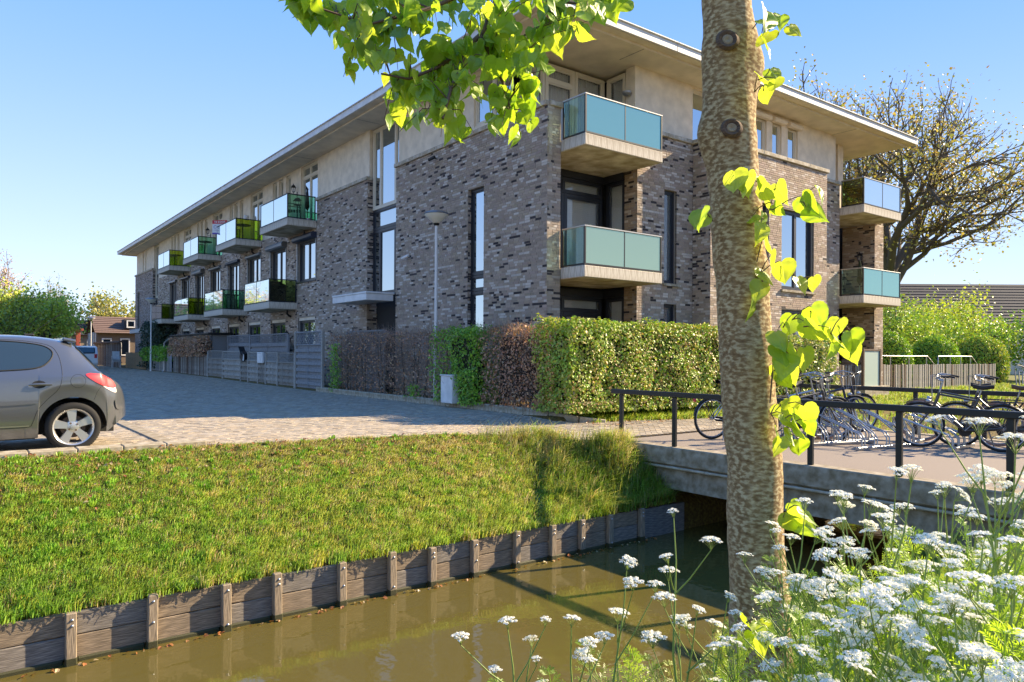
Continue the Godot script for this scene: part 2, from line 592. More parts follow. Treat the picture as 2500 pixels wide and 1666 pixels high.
# ---------------------------------------------------------------- windows
# splits: fractions of the width where mullions stand; transom: height of a cross rail or 0
func window(parent: Node, called: String, f: Face, a0: float, a1: float, h0: float, h1: float, back: float, frame: Material, pane: Material, splits: Array = [], transom := 0.0, w := 0.07, behind: Material = null) -> MeshInstance3D:
	var mb := MB.new()
	var o0 := -back - 0.07
	var o1 := -back
	f.slab(mb, a0, a0 + w, h0, h1, o0, o1)
	f.slab(mb, a1 - w, a1, h0, h1, o0, o1)
	f.slab(mb, a0 + w, a1 - w, h1 - w, h1, o0, o1 - 0.002)
	f.slab(mb, a0 + w, a1 - w, h0, h0 + w, o0, o1 - 0.002)
	var xs := [a0 + w]
	for s in splits:
		var x: float = lerpf(a0, a1, s)
		f.slab(mb, x - w * 0.6, x + w * 0.6, h0 + w, h1 - w, o0, o1 - 0.004)
		xs.append(x - w * 0.6)
		xs.append(x + w * 0.6)
	xs.append(a1 - w)
	if transom > 0.0:
		for i in range(0, xs.size(), 2):
			f.slab(mb, xs[i], xs[i + 1], transom - w * 0.5, transom + w * 0.5, o0, o1 - 0.006)
	var win := put(called, mb, frame, parent)
	for i in range(0, xs.size(), 2):
		var ys := [h0 + w, h1 - w] if transom <= 0.0 else [h0 + w, transom - w * 0.5, transom + w * 0.5, h1 - w]
		for j in range(0, ys.size(), 2):
			# sash round the pane
			var sb := MB.new()
			var e := 0.035
			f.slab(sb, xs[i], xs[i] + e, ys[j], ys[j + 1], o0 + 0.01, o1 - 0.022)
			f.slab(sb, xs[i + 1] - e, xs[i + 1], ys[j], ys[j + 1], o0 + 0.01, o1 - 0.022)
			f.slab(sb, xs[i] + e, xs[i + 1] - e, ys[j], ys[j] + e, o0 + 0.01, o1 - 0.024)
			f.slab(sb, xs[i] + e, xs[i + 1] - e, ys[j + 1] - e, ys[j + 1], o0 + 0.01, o1 - 0.024)
			put("sash", sb, frame, win)
			var pb := MB.new()
			f.slab(pb, xs[i] + e * 0.6, xs[i + 1] - e * 0.6, ys[j] + e * 0.6, ys[j + 1] - e * 0.6, o0 + 0.022, o0 + 0.03)
			put("pane", pb, pane, win)
			if behind:
				hang(win, f, xs[i], xs[i + 1], ys[j], ys[j + 1], -back - 0.16, behind)
	return win

# a curtain in folds, or a slatted blind, behind a pane
func hang(win: Node, f: Face, a0: float, a1: float, h0: float, h1: float, o: float, m: Material) -> void:
	var mb := MB.new()
	if m == M.blind:
		var n := int((h1 - h0) / 0.05)
		for i in n:
			f.slab(mb, a0, a1, h0 + i * 0.05, h0 + i * 0.05 + 0.044, o - 0.006, o + 0.006)
		f.slab(mb, a0, a1, h0, h1, o - 0.02, o - 0.012)
		put("blind", mb, m, win)
		return
	var rows := []
	for j in 2:
		var r := PackedVector3Array()
		var n := int((a1 - a0) / 0.012)
		for i in n + 1:
			var a := a0 + (a1 - a0) * i / n
			r.push_back(f.p(a, h0 if j == 0 else h1, o + sin(a * 78.0) * 0.022 + sin(a * 31.0) * 0.012))
		rows.append(r)
	mb.grid(rows)
	put("curtain", mb, m, win)

func rshutter(parent: Node, f: Face, a0: float, a1: float, h: float, m: Material, size := 0.22) -> void:
	var mb := MB.new()
	var xf := Transform3D(f.bas(), f.p(a0, h, 0.0))
	var pr := PackedVector2Array([Vector2(0.0, 0), Vector2(size * 0.8, 0.0), Vector2(size, size * 0.25), Vector2(size, size * 0.7), Vector2(size * 0.75, size), Vector2(0.0, size)])
	# profile in (out, up) swept along the wall
	var b := Basis(f.out, Vector3.UP, f.out.cross(Vector3.UP))
	var len := a1 - a0
	var origin := f.p(a0 if b.z.dot(f.along) > 0.0 else a1, h, 0.001)
	mb.prism(pr, len, Transform3D(b, origin))
	put("shutter_box", mb, m, parent)

# ---------------------------------------------------------------- balconies
func balcony(parent: Node, f: Face, a0: float, a1: float, h: float, deep: float, front: Material, side: Material, frame: Material, cap: Material) -> MeshInstance3D:
	var mb := MB.new()
	var up := h + 0.262
	var c := f.p((a0 + a1) * 0.5, h + 0.131, deep * 0.5)
	var sz := f.along.abs() * (a1 - a0) + f.out.abs() * deep + Vector3(0, 0.262, 0)
	mb.bevel(c, sz, 0.012)
	# drip groove below
	var b := put("balcony", mb, M.slab, parent)
	var ub := MB.new()
	f.slab(ub, a0 + 0.05, a1 - 0.05, h - 0.004, h + 0.01, 0.002, deep - 0.06)
	put("slab_underside", ub, M.slab_under, b)
	# joints in the front edge
	var pb := MB.new()
	var rail := h + 1.164
	var lo := up + 0.05
	var i0 := a0 + 0.035
	var i1 := a1 - 0.035
	var od := deep - 0.03
	for a in [i0, i1]:
		f.slab(pb, a - 0.02, a + 0.02, up - 0.06, rail - 0.035, od - 0.02, od + 0.02)
		f.slab(pb, a - 0.02, a + 0.02, up, rail - 0.035, 0.03, 0.07)
	f.slab(pb, (i0 + i1) * 0.5 - 0.012, (i0 + i1) * 0.5 + 0.012, up - 0.06, rail - 0.035, od - 0.022, od + 0.012)
	f.slab(pb, i0 + 0.02, i1 - 0.02, lo - 0.035, lo, od - 0.018, od + 0.018)
	for a in [i0, i1]:
		f.slab(pb, a - 0.018, a + 0.018, lo - 0.035, lo, 0.07, od - 0.02)
	put("railing_frame", pb, frame, b)
	var cb := MB.new()
	cb.bevel(f.p((i0 + i1) * 0.5, rail - 0.0175, od), f.along.abs() * (i1 - i0 + 0.06) + f.out.abs() * 0.05 + Vector3(0, 0.035, 0), 0.008)
	for a in [i0, i1]:
		cb.bevel(f.p(a, rail - 0.0175, od * 0.5), f.along.abs() * 0.05 + f.out.abs() * (od - 0.052) + Vector3(0, 0.035, 0), 0.008)
	put("handrail", cb, cap, b)
	var mid := (i0 + i1) * 0.5
	for s in [[i0 + 0.024, mid - 0.014], [mid + 0.014, i1 - 0.024]]:
		var gb := MB.new()
		f.slab(gb, s[0], s[1], lo + 0.002, rail - 0.04, od - 0.006, od + 0.006)
		put("front_panel", gb, front, b)
	for a in [i0, i1]:
		var gb := MB.new()
		f.slab(gb, a - 0.006, a + 0.006, lo + 0.002, rail - 0.04, 0.075, od - 0.024)
		put("side_panel", gb, side, b)
	return b

func wall_lantern(parent: Node, f: Face, a: float, h: float, m: Material) -> void:
	var mb := MB.new()
	var s := f.p(a, h, 0.0)
	mb.rod(s, s + f.out * 0.16, 0.012)
	mb.box(s + Vector3(0, 0.03, 0) + f.out * 0.012, f.along.abs() * 0.06 + f.out.abs() * 0.024 + Vector3(0, 0.18, 0))
	mb.rod(s + f.out * 0.16 - Vector3(0, 0.0, 0), s + f.out * 0.16 + Vector3(0, 0.08, 0), 0.01)
	var c := s + f.out * 0.16 + Vector3(0, 0.08, 0)
	var x := Transform3D(Basis.IDENTITY, c)
	mb.lathe(PackedVector2Array([Vector2(0, 0), Vector2(0.05, 0.01), Vector2(0.055, 0.03)]), 6, x, false)
	mb.lathe(PackedVector2Array([Vector2(0.11, 0.21), Vector2(0.06, 0.28), Vector2(0.02, 0.31), Vector2(0.012, 0.35), Vector2(0, 0.36)]), 6, x, false)
	for k in 6:
		var u := TAU * k / 6
		mb.rod(c + Vector3(cos(u) * 0.055, 0.03, sin(u) * 0.055), c + Vector3(cos(u) * 0.095, 0.21, sin(u) * 0.095), 0.006, 4)
	var l := put("wall_lantern", mb, m, parent)
	var gb := MB.new()
	gb.lathe(PackedVector2Array([Vector2(0.05, 0.03), Vector2(0.09, 0.21)]), 6, x, false)
	put("lantern_glass", gb, M.clear_pane, l)

func build_block() -> Node3D:
	var o := thing("apartment_building", "three storey apartment building of brown and grey brick under a wide flat roof", "building")
	var L := Face.new(Vector3.ZERO, Vector3(0, 0, -1), Vector3(-1, 0, 0))
	var R := Face.new(Vector3.ZERO, Vector3(1, 0, 0), Vector3(0, 0, 1))
	var wall := MB.new()
	# --- openings of the left facade
	var holes := [Rect2(2.5, -1, 0.74, 6.57)]
	for k in 8:
		var c := 14.35 + 3.1 * k
		if k % 2 == 0:
			holes.append(Rect2(c - 0.93, 4.05, 1.86, 1.52))
			holes.append(Rect2(c - 0.86, 0.9, 1.72, 1.76))
		else:
			holes.append(Rect2(c - 0.93, 3.3, 1.86, 2.27))
			holes.append(Rect2(c - 0.86, -1, 1.72, 3.66))
	lay(L, 0, 7.18, 0, 6.95, holes, wall, 11)
	lay(L, 9.15, 13.36, 0, 6.95, [], wall, 12)
	lay(L, 13.37, 40.5, 0, 6.2, holes, wall, 13, 0.1, Color(1.12, 1.1, 1.08))
	lay(L, 42.1, 48.2, 0.75, 6.95, [Rect2(46.6, 3.0, 0.7, 2.7)], wall, 14, 0.08, Color(0.86, 0.86, 0.92))
	# end faces of the brick blocks beside the stair windows, and the porch
	var E1 := Face.new(Vector3(0.0, 0, -9.14), Vector3(1, 0, 0), Vector3(0, 0, 1))
	lay(E1, 0.015, 0.34, 0, 6.95, [], wall, 15, 0.3)
	var E2 := Face.new(Vector3(0.0, 0, -42.09), Vector3(1, 0, 0), Vector3(0, 0, 1))
	lay(E2, 0.015, 0.34, 0, 6.95, [], wall, 16, 0.5)
	var P1 := Face.new(Vector3(0.34, 0, -9.13), Vector3(1, 0, 0), Vector3(0, 0, 1))
	lay(P1, 0, 1.5, 0, 2.82, [], wall, 17, 0.25, Color(0.9, 0.8, 0.7))
	var TW := Face.new(Vector3(0.0, 0, -3.23), Vector3(1, 0, 0), Vector3(0, 0, 1))
	lay(TW, 0.015, 0.2, 0, 5.56, [], wall, 18, 0.3)
	# --- right facade
	lay(R, 0.012, 0.41, 0, 6.95, [], wall, 21)
	var rh := [Rect2(3.99, 3.14, 0.5, 2.45), Rect2(3.99, 0.6, 0.5, 2.0)]
	lay(R, 2.97, 5.14, 0, 6.95, rh, wall, 22)
	var BF := Face.new(Vector3(0, 0, 0.6), Vector3(1, 0, 0), Vector3(0, 0, 1))
	var bh := [Rect2(8.41, 3.2, 1.72, 2.36), Rect2(8.41, 0.6, 1.72, 2.02), Rect2(7.3, 3.2, 0.48, 2.4), Rect2(7.3, 0.6, 0.48, 2.02), Rect2(5.6, 3.2, 0.5, 2.4)]
	lay(BF, 5.13, 10.86, 0, 6.95, bh, wall, 23, 0.012, Color(1.12, 1.08, 1.05))
	var BS := Face.new(Vector3(5.13, 0, 0.59), Vector3(0, 0, -1), Vector3(-1, 0, 0))
	lay(BS, 0, 0.58, 0, 6.95, [], wall, 24, 0.16)
	var BE := Face.new(Vector3(10.86, 0, 0.0), Vector3(0, 0, 1), Vector3(1, 0, 0))
	lay(BE, 0, 0.58, 0, 6.95, [], wall, 25, 0.1)
	lay(R, 10.86, 12.72, 0, 6.95, [], wall, 26, 0.05)
	lay(R, 15.1, 15.72, 0, 5.94, [], wall, 27, 0.02, Color(1.1, 1.05, 1.0))
	var JB := Face.new(Vector3(2.97, 0, -0.01), Vector3(0, 0, -1), Vector3(-1, 0, 0))
	lay(JB, 0, 0.43, 0, 5.94, [], wall, 28, 0.12, Color(0.95, 0.85, 0.7))
	var JF := Face.new(Vector3(15.1, 0, -0.01), Vector3(0, 0, -1), Vector3(-1, 0, 0))
	lay(JF, 0, 1.17, 0, 5.94, [], wall, 29, 0.14, Color(0.95, 0.85, 0.72))
	var PI := Face.new(Vector3(0.41, 0, -1.18), Vector3(0, 0, 1), Vector3(1, 0, 0))
	lay(PI, 0, 1.17, 0, 5.94, [], wall, 30)
	var PF := Face.new(Vector3(12.72, 0, -1.18), Vector3(0, 0, 1), Vector3(1, 0, 0))
	lay(PF, 0, 1.17, 0, 5.94, [], wall, 31)
	var EF := Face.new(Vector3(15.72, 0, 0), Vector3(0, 0, -1), Vector3(1, 0, 0))
	lay(EF, 0.012, 3.0, 0, 6.95, [], wall, 32)
	var bw := put("brick_wall", wall, M.mortar, o)
	finish_bricks(bw)
	# --- the body behind the walls
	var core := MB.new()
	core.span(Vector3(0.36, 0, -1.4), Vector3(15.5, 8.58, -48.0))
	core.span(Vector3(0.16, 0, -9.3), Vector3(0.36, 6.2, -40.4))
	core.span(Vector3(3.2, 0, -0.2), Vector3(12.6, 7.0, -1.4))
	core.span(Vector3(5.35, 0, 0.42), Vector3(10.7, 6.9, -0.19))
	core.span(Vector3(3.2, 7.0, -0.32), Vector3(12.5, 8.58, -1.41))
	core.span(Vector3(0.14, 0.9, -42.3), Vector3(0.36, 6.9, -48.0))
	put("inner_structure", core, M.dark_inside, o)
	# --- upper storey plaster
	var st := MB.new()
	var SL := Face.new(Vector3(0.08, 0, 0), Vector3(0, 0, -1), Vector3(-1, 0, 0))
	var uh := [Rect2(1.5, 7.2, 1.6, 1.3)]
	for k in 4:
		uh.append(Rect2(13.5 + 6.2 * k, 6.2, 1.68, 2.36))
		for j in 3:
			uh.append(Rect2([16.28, 17.14, 17.9][j] + 6.2 * k, 6.9, 0.52, 1.62))
	uh.append(Rect2(44.6, 7.1, 0.4, 1.4))
	uh.append(Rect2(45.5, 7.1, 0.4, 1.4))
	plaster(st, SL, 1.2, 7.16, 6.98, 8.6, uh)
	plaster(st, SL, 9.17, 13.4, 6.98, 8.6, uh)
	plaster(st, SL, 13.4, 40.5, 6.2, 8.6, uh)
	plaster(st, SL, 42.1, 48.1, 6.98, 8.6, uh)
	var SR := Face.new(Vector3(0, 0, -0.1), Vector3(1, 0, 0), Vector3(0, 0, 1))
	var ur := [Rect2(5.23, 7.06, 0.72, 1.5), Rect2(8.0, 7.06, 0.69, 1.4), Rect2(8.98, 7.06, 0.5, 1.4), Rect2(9.81, 7.06, 0.56, 1.4)]
	plaster(st, SR, 3.0, 12.63, 6.98, 8.6, ur)
	st.span(Vector3(2.98, 6.21, -0.42), Vector3(3.2, 8.6, -0.101))
	st.span(Vector3(12.62, 6.98, -0.102), Vector3(12.4, 8.6, -1.2))
	st.span(Vector3(13.6, 6.21, -0.55), Vector3(13.95, 8.6, -0.9))
	st.span(Vector3(0.08, 6.21, -1.2), Vector3(0.3, 8.6, -1.42))
	put("plaster_wall", st, M.stucco, o)
	# --- copings on the brick parapets
	for s in [[L, 0.0, 7.24], [L, 9.1, 13.42], [L, 42.05, 48.26], [R, 0.05, 0.47], [R, 2.9, 5.05], [R, 10.95, 12.78], [BF, 5.07, 10.92]]:
		var f: Face = s[0]
		var a: float = s[1]
		while a < s[2] - 0.05:
			var b: float = minf(a + 1.18, s[2])
			var cb := MB.new()
			var deep := 0.7 if f == BF else 0.2
			cb.bevel(f.p((a + b) * 0.5, 7.005, 0.06 - deep * 0.5 + (0.05 if f == L else 0.0) * 0.0), f.along.abs() * (b - a - 0.008) + f.out.abs() * deep + Vector3(0, 0.11, 0), 0.01)
			put("coping_stone", cb, M.coping, o)
			a = b
	# --- stair windows
	var strip := window(o, "stair_window", L, 7.2, 9.12, 5.95, 8.58, 0.18, M.cream_frame, M.mirror_pane, [0.2, 0.72], 0.0, 0.09)
	window(o, "stair_window", L, 7.2, 9.12, 5.28, 5.94, 0.2, M.dark_frame, M.mirror_pane, [], 0.0, 0.07)
	window(o, "stair_window", L, 7.2, 9.12, 3.16, 5.27, 0.2, M.dark_frame, M.mirror_pane, [0.22, 0.75], 0.0, 0.08)
	window(o, "stair_window", L, 40.5, 42.08, 5.0, 8.58, 0.18, M.cream_frame, M.mirror_pane, [0.4], 0.0, 0.09)
	window(o, "stair_window", L, 40.5, 42.08, 3.1, 4.99, 0.2, M.dark_frame, M.mirror_pane, [0.4], 3.9, 0.08)
	window(o, "tall_window", L, 2.5, 3.24, 3.32, 5.57, 0.1, M.dark_frame, M.mirror_pane, [], 0.0, 0.07)
	window(o, "tall_window", L, 2.5, 3.24, 2.9, 3.31, 0.1, M.dark_frame, M.mirror_pane, [], 0.0, 0.06)
	window(o, "tall_window", L, 2.5, 3.24, 0.3, 2.89, 0.1, M.dark_frame, M.mirror_pane, [], 0.0, 0.07)
	window(o, "slit_window", L, 46.6, 47.3, 3.0, 5.7, 0.12, M.dark_frame, M.mirror_pane)
	# canopies over the entrances
	for s in [[9.75, 7.3, 2.83], [44.9, 41.2, 2.55]]:
		var cb := MB.new()
		cb.bevel(L.p((s[0] + s[1]) * 0.5, s[2] + 0.14, 0.47), Vector3(0.92, 0.2, s[0] - s[1]), 0.012)
		cb.bevel(L.p((s[0] + s[1]) * 0.5, s[2] + 0.272, 0.46), Vector3(0.96, 0.06, s[0] - s[1] + 0.04), 0.01)
		put("canopy", cb, M.fascia, o)
	var door := MB.new()
	door.span(Vector3(1.3, 0, -7.2), Vector3(1.36, 2.8, -9.1))
	put("entrance_door", door, M.dark_frame, o)
	# --- windows and doors of the long facade
	for k in 8:
		var c := 14.35 + 3.1 * k
		if k % 2 == 0:
			window(o, "window", L, c - 0.93, c + 0.93, 4.05, 5.57, 0.1, M.dark_frame, M.mirror_pane, [0.5], 0.0, 0.06)
			window(o, "window", L, c - 0.86, c + 0.86, 0.9, 2.52, 0.1, M.dark_frame, M.mirror_pane, [0.5], 0.0, 0.06)
		else:
			window(o, "balcony_door", L, c - 0.93, c + 0.93, 3.28, 5.57, 0.1, M.dark_frame, M.mirror_pane, [0.5], 0.0, 0.06)
			window(o, "garden_door", L, c - 0.86, c + 0.86, 0.1, 2.52, 0.1, M.dark_frame, M.mirror_pane, [0.5], 0.0, 0.06)
		var lb := MB.new()
		L.slab(lb, c - 0.855, c + 0.855, 2.53, 2.655, -0.16, -0.05)
		put("lintel_panel", lb, M.stucco, o)
		var sb := MB.new()
		if k % 2 == 0:
			L.slab(sb, c - 0.96, c + 0.96, 3.99, 4.045, -0.12, 0.04)
			put("sill", sb, M.dark_frame, o)
		var gb := MB.new()
		for e in [-0.965, 0.925]:
			L.slab(gb, c + e, c + e + 0.04, 4.0 if k % 2 == 0 else 3.3, 5.58, 0.0, 0.03)
		put("shutter_guide", gb, M.grey_metal, o)
		rshutter(o, L, c - 0.99, c + 0.99, 5.575, M.shutter_navy if k % 3 == 0 else M.shutter, 0.23 if k < 2 or k == 5 else 0.13)
	for k in 4:
		window(o, "balcony_door", SL, 13.5 + 6.2 * k, 15.18 + 6.2 * k, 6.2, 8.56, 0.06, M.cream_frame, M.mirror_pane, [0.52], 8.12, 0.08)
		for j in 3:
			var a: float = [16.28, 17.14, 17.9][j] + 6.2 * k
			window(o, "window", SL, a, a + 0.52, 6.9, 8.52, 0.06, M.cream_frame, M.mirror_pane, [], 0.0, 0.07)
	window(o, "window", SL, 1.5, 3.1, 7.2, 8.5, 0.06, M.cream_frame, M.mirror_pane, [0.5], 0.0, 0.08)
	window(o, "window", SL, 44.6, 45.0, 7.1, 8.5, 0.06, M.cream_frame, M.mirror_pane)
	window(o, "window", SL, 45.5, 45.9, 7.1, 8.5, 0.06, M.cream_frame, M.mirror_pane)
	# --- right facade windows
	window(o, "window", R, 3.99, 4.49, 3.14, 5.59, 0.1, M.dark_frame, M.clear_pane, [], 0.0, 0.06, M.blind)
	window(o, "window", R, 3.99, 4.49, 0.6, 2.6, 0.1, M.dark_frame, M.clear_pane, [], 0.0, 0.06, M.blind)
	window(o, "window", BF, 8.41, 10.13, 3.2, 5.56, 0.1, M.dark_frame, M.mirror_pane, [0.5], 0.0, 0.09)
	window(o, "window", BF, 8.41, 10.13, 0.6, 2.62, 0.1, M.dark_frame, M.clear_pane, [0.5], 0.0, 0.09, M.blind)
	for s in [[7.3, 7.78, 3.2, 5.6], [7.3, 7.78, 0.6, 2.62], [5.6, 6.1, 3.2, 5.6]]:
		window(o, "window", BF, s[0], s[1], s[2], s[3], 0.1, M.dark_frame, M.mirror_pane, [], 0.0, 0.07)
	var sl := MB.new()
	BF.slab(sl, 8.36, 10.18, 3.13, 3.195, -0.1, 0.07)
	R.slab(sl, 3.94, 4.56, 3.07, 3.135, -0.1, 0.06)
	put("sill", sl, M.kerb, o)
	window(o, "window", SR, 5.23, 5.95, 7.06, 8.56, 0.06, M.cream_frame, M.mirror_pane, [], 0.0, 0.08)
	for s in [[8.0, 8.69], [8.98, 9.48], [9.81, 10.37]]:
		window(o, "window", SR, s[0], s[1], 7.06, 8.4, 0.06, M.cream_frame, M.mirror_pane, [], 0.0, 0.08)
		rshutter(o, SR, s[0] - 0.06, s[1] + 0.08, 8.34, M.stucco, 0.15)
	# --- loggias at the near corner, storey by storey
	var B1 := Face.new(Vector3(0, 0, -1.18), Vector3(1, 0, 0), Vector3(0, 0, 1))
	var S1 := Face.new(Vector3(2.99, 0, -1.18), Vector3(0, 0, 1), Vector3(-1, 0, 0))
	for h in [0.25, 3.262]:
		window(o, "loggia_window", B1, 0.42, 1.55, h, h + 2.1, 0.0, M.dark_frame, M.sky_mirror, [], 0.0, 0.09)
		window(o, "loggia_window", B1, 1.56, 2.9, h, h + 2.1, 0.0, M.dark_frame, M.clear_pane, [], 0.0, 0.09, M.blind)
		window(o, "loggia_window", B1, 0.42, 2.9, h + 2.11, h + 2.5, 0.0, M.dark_frame, M.clear_pane, [0.45], 0.0, 0.06, M.blind)
		window(o, "loggia_window", S1, 0.07, 0.74, h, h + 2.5, -0.02, M.dark_frame, M.clear_pane, [], 0.0, 0.07, M.blind)
		var hb := MB.new()
		hb.span(Vector3(0.42, h + 2.505, -1.25), Vector3(2.96, h + 2.68, -1.14))
		hb.span(Vector3(2.9, h + 2.505, -1.139), Vector3(2.965, h + 2.68, -0.44))
		put("loggia_beam", hb, M.dark_frame, o)
	for h in [-0.02, 3.0, 5.945]:
		var fb := MB.new()
		fb.span(Vector3(0.43, h + 0.002, -1.3), Vector3(2.96, h + 0.258, -0.002))
		fb.span(Vector3(12.74, h + 0.002, -1.3), Vector3(15.08, h + 0.258, -0.002))
		put("loggia_floor", fb, M.slab_under, o)
	window(o, "loggia_window", B1, 0.32, 0.9, 6.24, 8.52, 0.0, M.cream_frame, M.clear_pane, [], 0.0, 0.07, M.curtain)
	window(o, "loggia_door", B1, 0.92, 1.9, 6.24, 8.52, 0.0, M.cream_frame, M.clear_pane, [], 8.1, 0.09, M.curtain)
	window(o, "loggia_window", B1, 1.92, 2.96, 6.24, 8.52, 0.0, M.cream_frame, M.clear_pane, [], 0.0, 0.08, M.curtain)
	window(o, "loggia_window", S1, 0.07, 0.74, 6.24, 8.52, -0.02, M.cream_frame, M.clear_pane, [], 0.0, 0.08, M.curtain)
	var lamp := MB.new()
	lamp.lathe(PackedVector2Array([Vector2(0, 0), Vector2(0.09, 0.01), Vector2(0.12, 0.06), Vector2(0.12, 0.09), Vector2(0, 0.1)]), 14, Transform3D(Basis.IDENTITY, Vector3(2.86, 7.86, -0.28)))
	put("wall_lamp", lamp, M.grey_metal, o)
	for h in [0.25, 3.262, 6.21]:
		window(o, "loggia_window", B1, 12.8, 14.1, h, h + 2.4, 0.0, M.dark_frame if h < 6.0 else M.cream_frame, M.mirror_pane, [0.5], 0.0, 0.09)
	wall_lantern(o, JF, 0.45, 4.55, M.black_metal)
	wall_lantern(o, JF, 0.45, 1.4, M.black_metal)
	# --- balconies
	for i in 2:
		var h := 2.995 if i == 0 else 5.945
		balcony(o, R, 0.42, 3.0, h, 0.81, M.olive_mirror if i == 0 else M.teal_mirror, M.glass_teal, M.rail_dark, M.rail_steel)
		balcony(o, R, 12.74, 15.3, h, 0.81, M.teal_mirror if i == 0 else M.sky_mirror, M.glass_olive if i == 1 else M.glass_teal, M.rail_dark, M.rail_steel)
	for k in 4:
		balcony(o, L, 13.39 + 6.2 * k, 16.4 + 6.2 * k, 5.945, 1.12, M.pale_mirror, M.glass_green if k % 2 == 0 else M.glass_lime, M.rail_dark, M.rail_dark)
		balcony(o, L, 15.3 + 6.2 * k, 18.4 + 6.2 * k, 2.98, 1.12, M.pale_mirror, [M.glass_olive, M.glass_green, M.glass_lime, M.glass_olive][k], M.rail_dark, M.rail_dark)
		for s in [[14.2 + 6.2 * k, 5.945], [15.95 + 6.2 * k, 2.98]]:
			var pb := MB.new()
			var p := L.p(s[0], s[1] - 0.004, 0.16)
			pb.tube(PackedVector3Array([p, p - Vector3(0, 0.14, 0), p - Vector3(-0.08, 0.22, 0), p - Vector3(-0.16, 0.25, 0)]), PackedFloat32Array([0.045]), 8)
			put("rain_outlet", pb, M.black_metal, o)
	# lanterns, cameras and lamps on the walls
	wall_lantern(o, L, 16.0, 1.75, M.black_metal)
	wall_lantern(o, SL, 15.55, 7.55, M.black_metal)
	wall_lantern(o, SL, 28.0, 7.5, M.black_metal)
	for s in [[21.75, 7.55]]:
		var gb := MB.new()
		gb.lathe(PackedVector2Array([Vector2(0, -0.12), Vector2(0.1, -0.1), Vector2(0.12, 0), Vector2(0.1, 0.1), Vector2(0, 0.12)]), 12, Transform3D(Basis.IDENTITY, SL.p(s[0], s[1], 0.08)))
		put("wall_lamp", gb, M.lamp_grey, o)
	for s in [[4.85, 6.75, M.black_metal], [6.35, 4.15, M.white_paint]]:
		var cb := MB.new()
		var p := L.p(s[0], s[1], 0.0)
		cb.rod(p, p + Vector3(-0.12, -0.03, 0), 0.02)
		var b := Basis(Vector3.UP, 0.5) * Basis(Vector3.RIGHT, -0.35)
		cb.bevel(p + Vector3(-0.16, -0.04, 0.03), Vector3(0.08, 0.08, 0.24), 0.02, b)
		put("security_camera", cb, s[2], o)
	# --- roof
	var X0 := -0.98
	var X1 := 16.05
	var Z0 := -49.4
	var Z1 := 0.96
	var so := MB.new()
	so.span(Vector3(X0 + 0.22, 8.6, Z0 + 0.22), Vector3(X1 - 0.22, 8.72, Z1 - 0.22))
	put("soffit", so, M.soffit, o)
	var sj := MB.new()
	for k in 9:
		sj.span(Vector3(X0 + 0.24, 8.596, -3.0 - 5.4 * k), Vector3(0.06, 8.604, -3.012 - 5.4 * k))
	for k in 3:
		sj.span(Vector3(2.4 + 5.0 * k, 8.596, Z1 - 0.24), Vector3(2.412 + 5.0 * k, 8.604, -0.09))
	put("soffit_joint", sj, M.dark_frame, o)
	var rim := MB.new()
	for s in [[X0, X0 + 0.219, Z0, Z1], [X1 - 0.219, X1, Z0, Z1]]:
		rim.span(Vector3(s[0], 8.66, s[2]), Vector3(s[1], 8.8, s[3]))
	for s in [[Z0, Z0 + 0.219], [Z1 - 0.219, Z1]]:
		rim.span(Vector3(X0 + 0.22, 8.661, s[0]), Vector3(X1 - 0.22, 8.799, s[1]))
	put("eave_rim", rim, M.soffit, o)
	# gutter boards in lengths
	for i in 9:
		var fb := MB.new()
		var z0 := lerpf(Z1, Z0, i / 9.0)
		var z1 := lerpf(Z1, Z0, (i + 1) / 9.0)
		fb.bevel(Vector3(X0 - 0.03, 8.76, (z0 + z1) * 0.5), Vector3(0.056, 0.2, absf(z1 - z0) - 0.012), 0.01)
		fb.bevel(Vector3(X0 - 0.05, 8.87, (z0 + z1) * 0.5), Vector3(0.1, 0.035, absf(z1 - z0) - 0.012), 0.01)
		put("fascia_board", fb, M.fascia, o)
	for i in 4:
		var fb := MB.new()
		var x0 := lerpf(X0, X1, i / 4.0)
		var x1 := lerpf(X0, X1, (i + 1) / 4.0)
		fb.bevel(Vector3((x0 + x1) * 0.5, 8.76, Z1 + 0.03), Vector3(x1 - x0 - 0.012, 0.2, 0.056), 0.01)
		fb.bevel(Vector3((x0 + x1) * 0.5, 8.87, Z1 + 0.05), Vector3(x1 - x0 - 0.012, 0.035, 0.1), 0.01)
		put("fascia_board", fb, M.fascia, o)
	var rf := MB.new()
	# a low sheet roof rising inwards
	var a := [Vector3(X0 - 0.04, 8.89, Z1 + 0.04), Vector3(X1, 8.89, Z1 + 0.04), Vector3(X1, 8.89, Z0), Vector3(X0 - 0.04, 8.89, Z0)]
	var b := [Vector3(X0 + 2.5, 9.25, Z1 - 2.5), Vector3(X1 - 2.5, 9.25, Z1 - 2.5), Vector3(X1 - 2.5, 9.25, Z0 + 2.5), Vector3(X0 + 2.5, 9.25, Z0 + 2.5)]
	for i in 4:
		var j := (i + 1) % 4
		rf.flat(a[i], a[j], b[j], Vector3.UP)
		rf.flat(a[i], b[j], b[i], Vector3.UP)
	rf.flat(b[0], b[1], b[2], Vector3.UP)
	rf.flat(b[0], b[2], b[3], Vector3.UP)
	put("roof", rf, M.roof_edge, o)
	return o

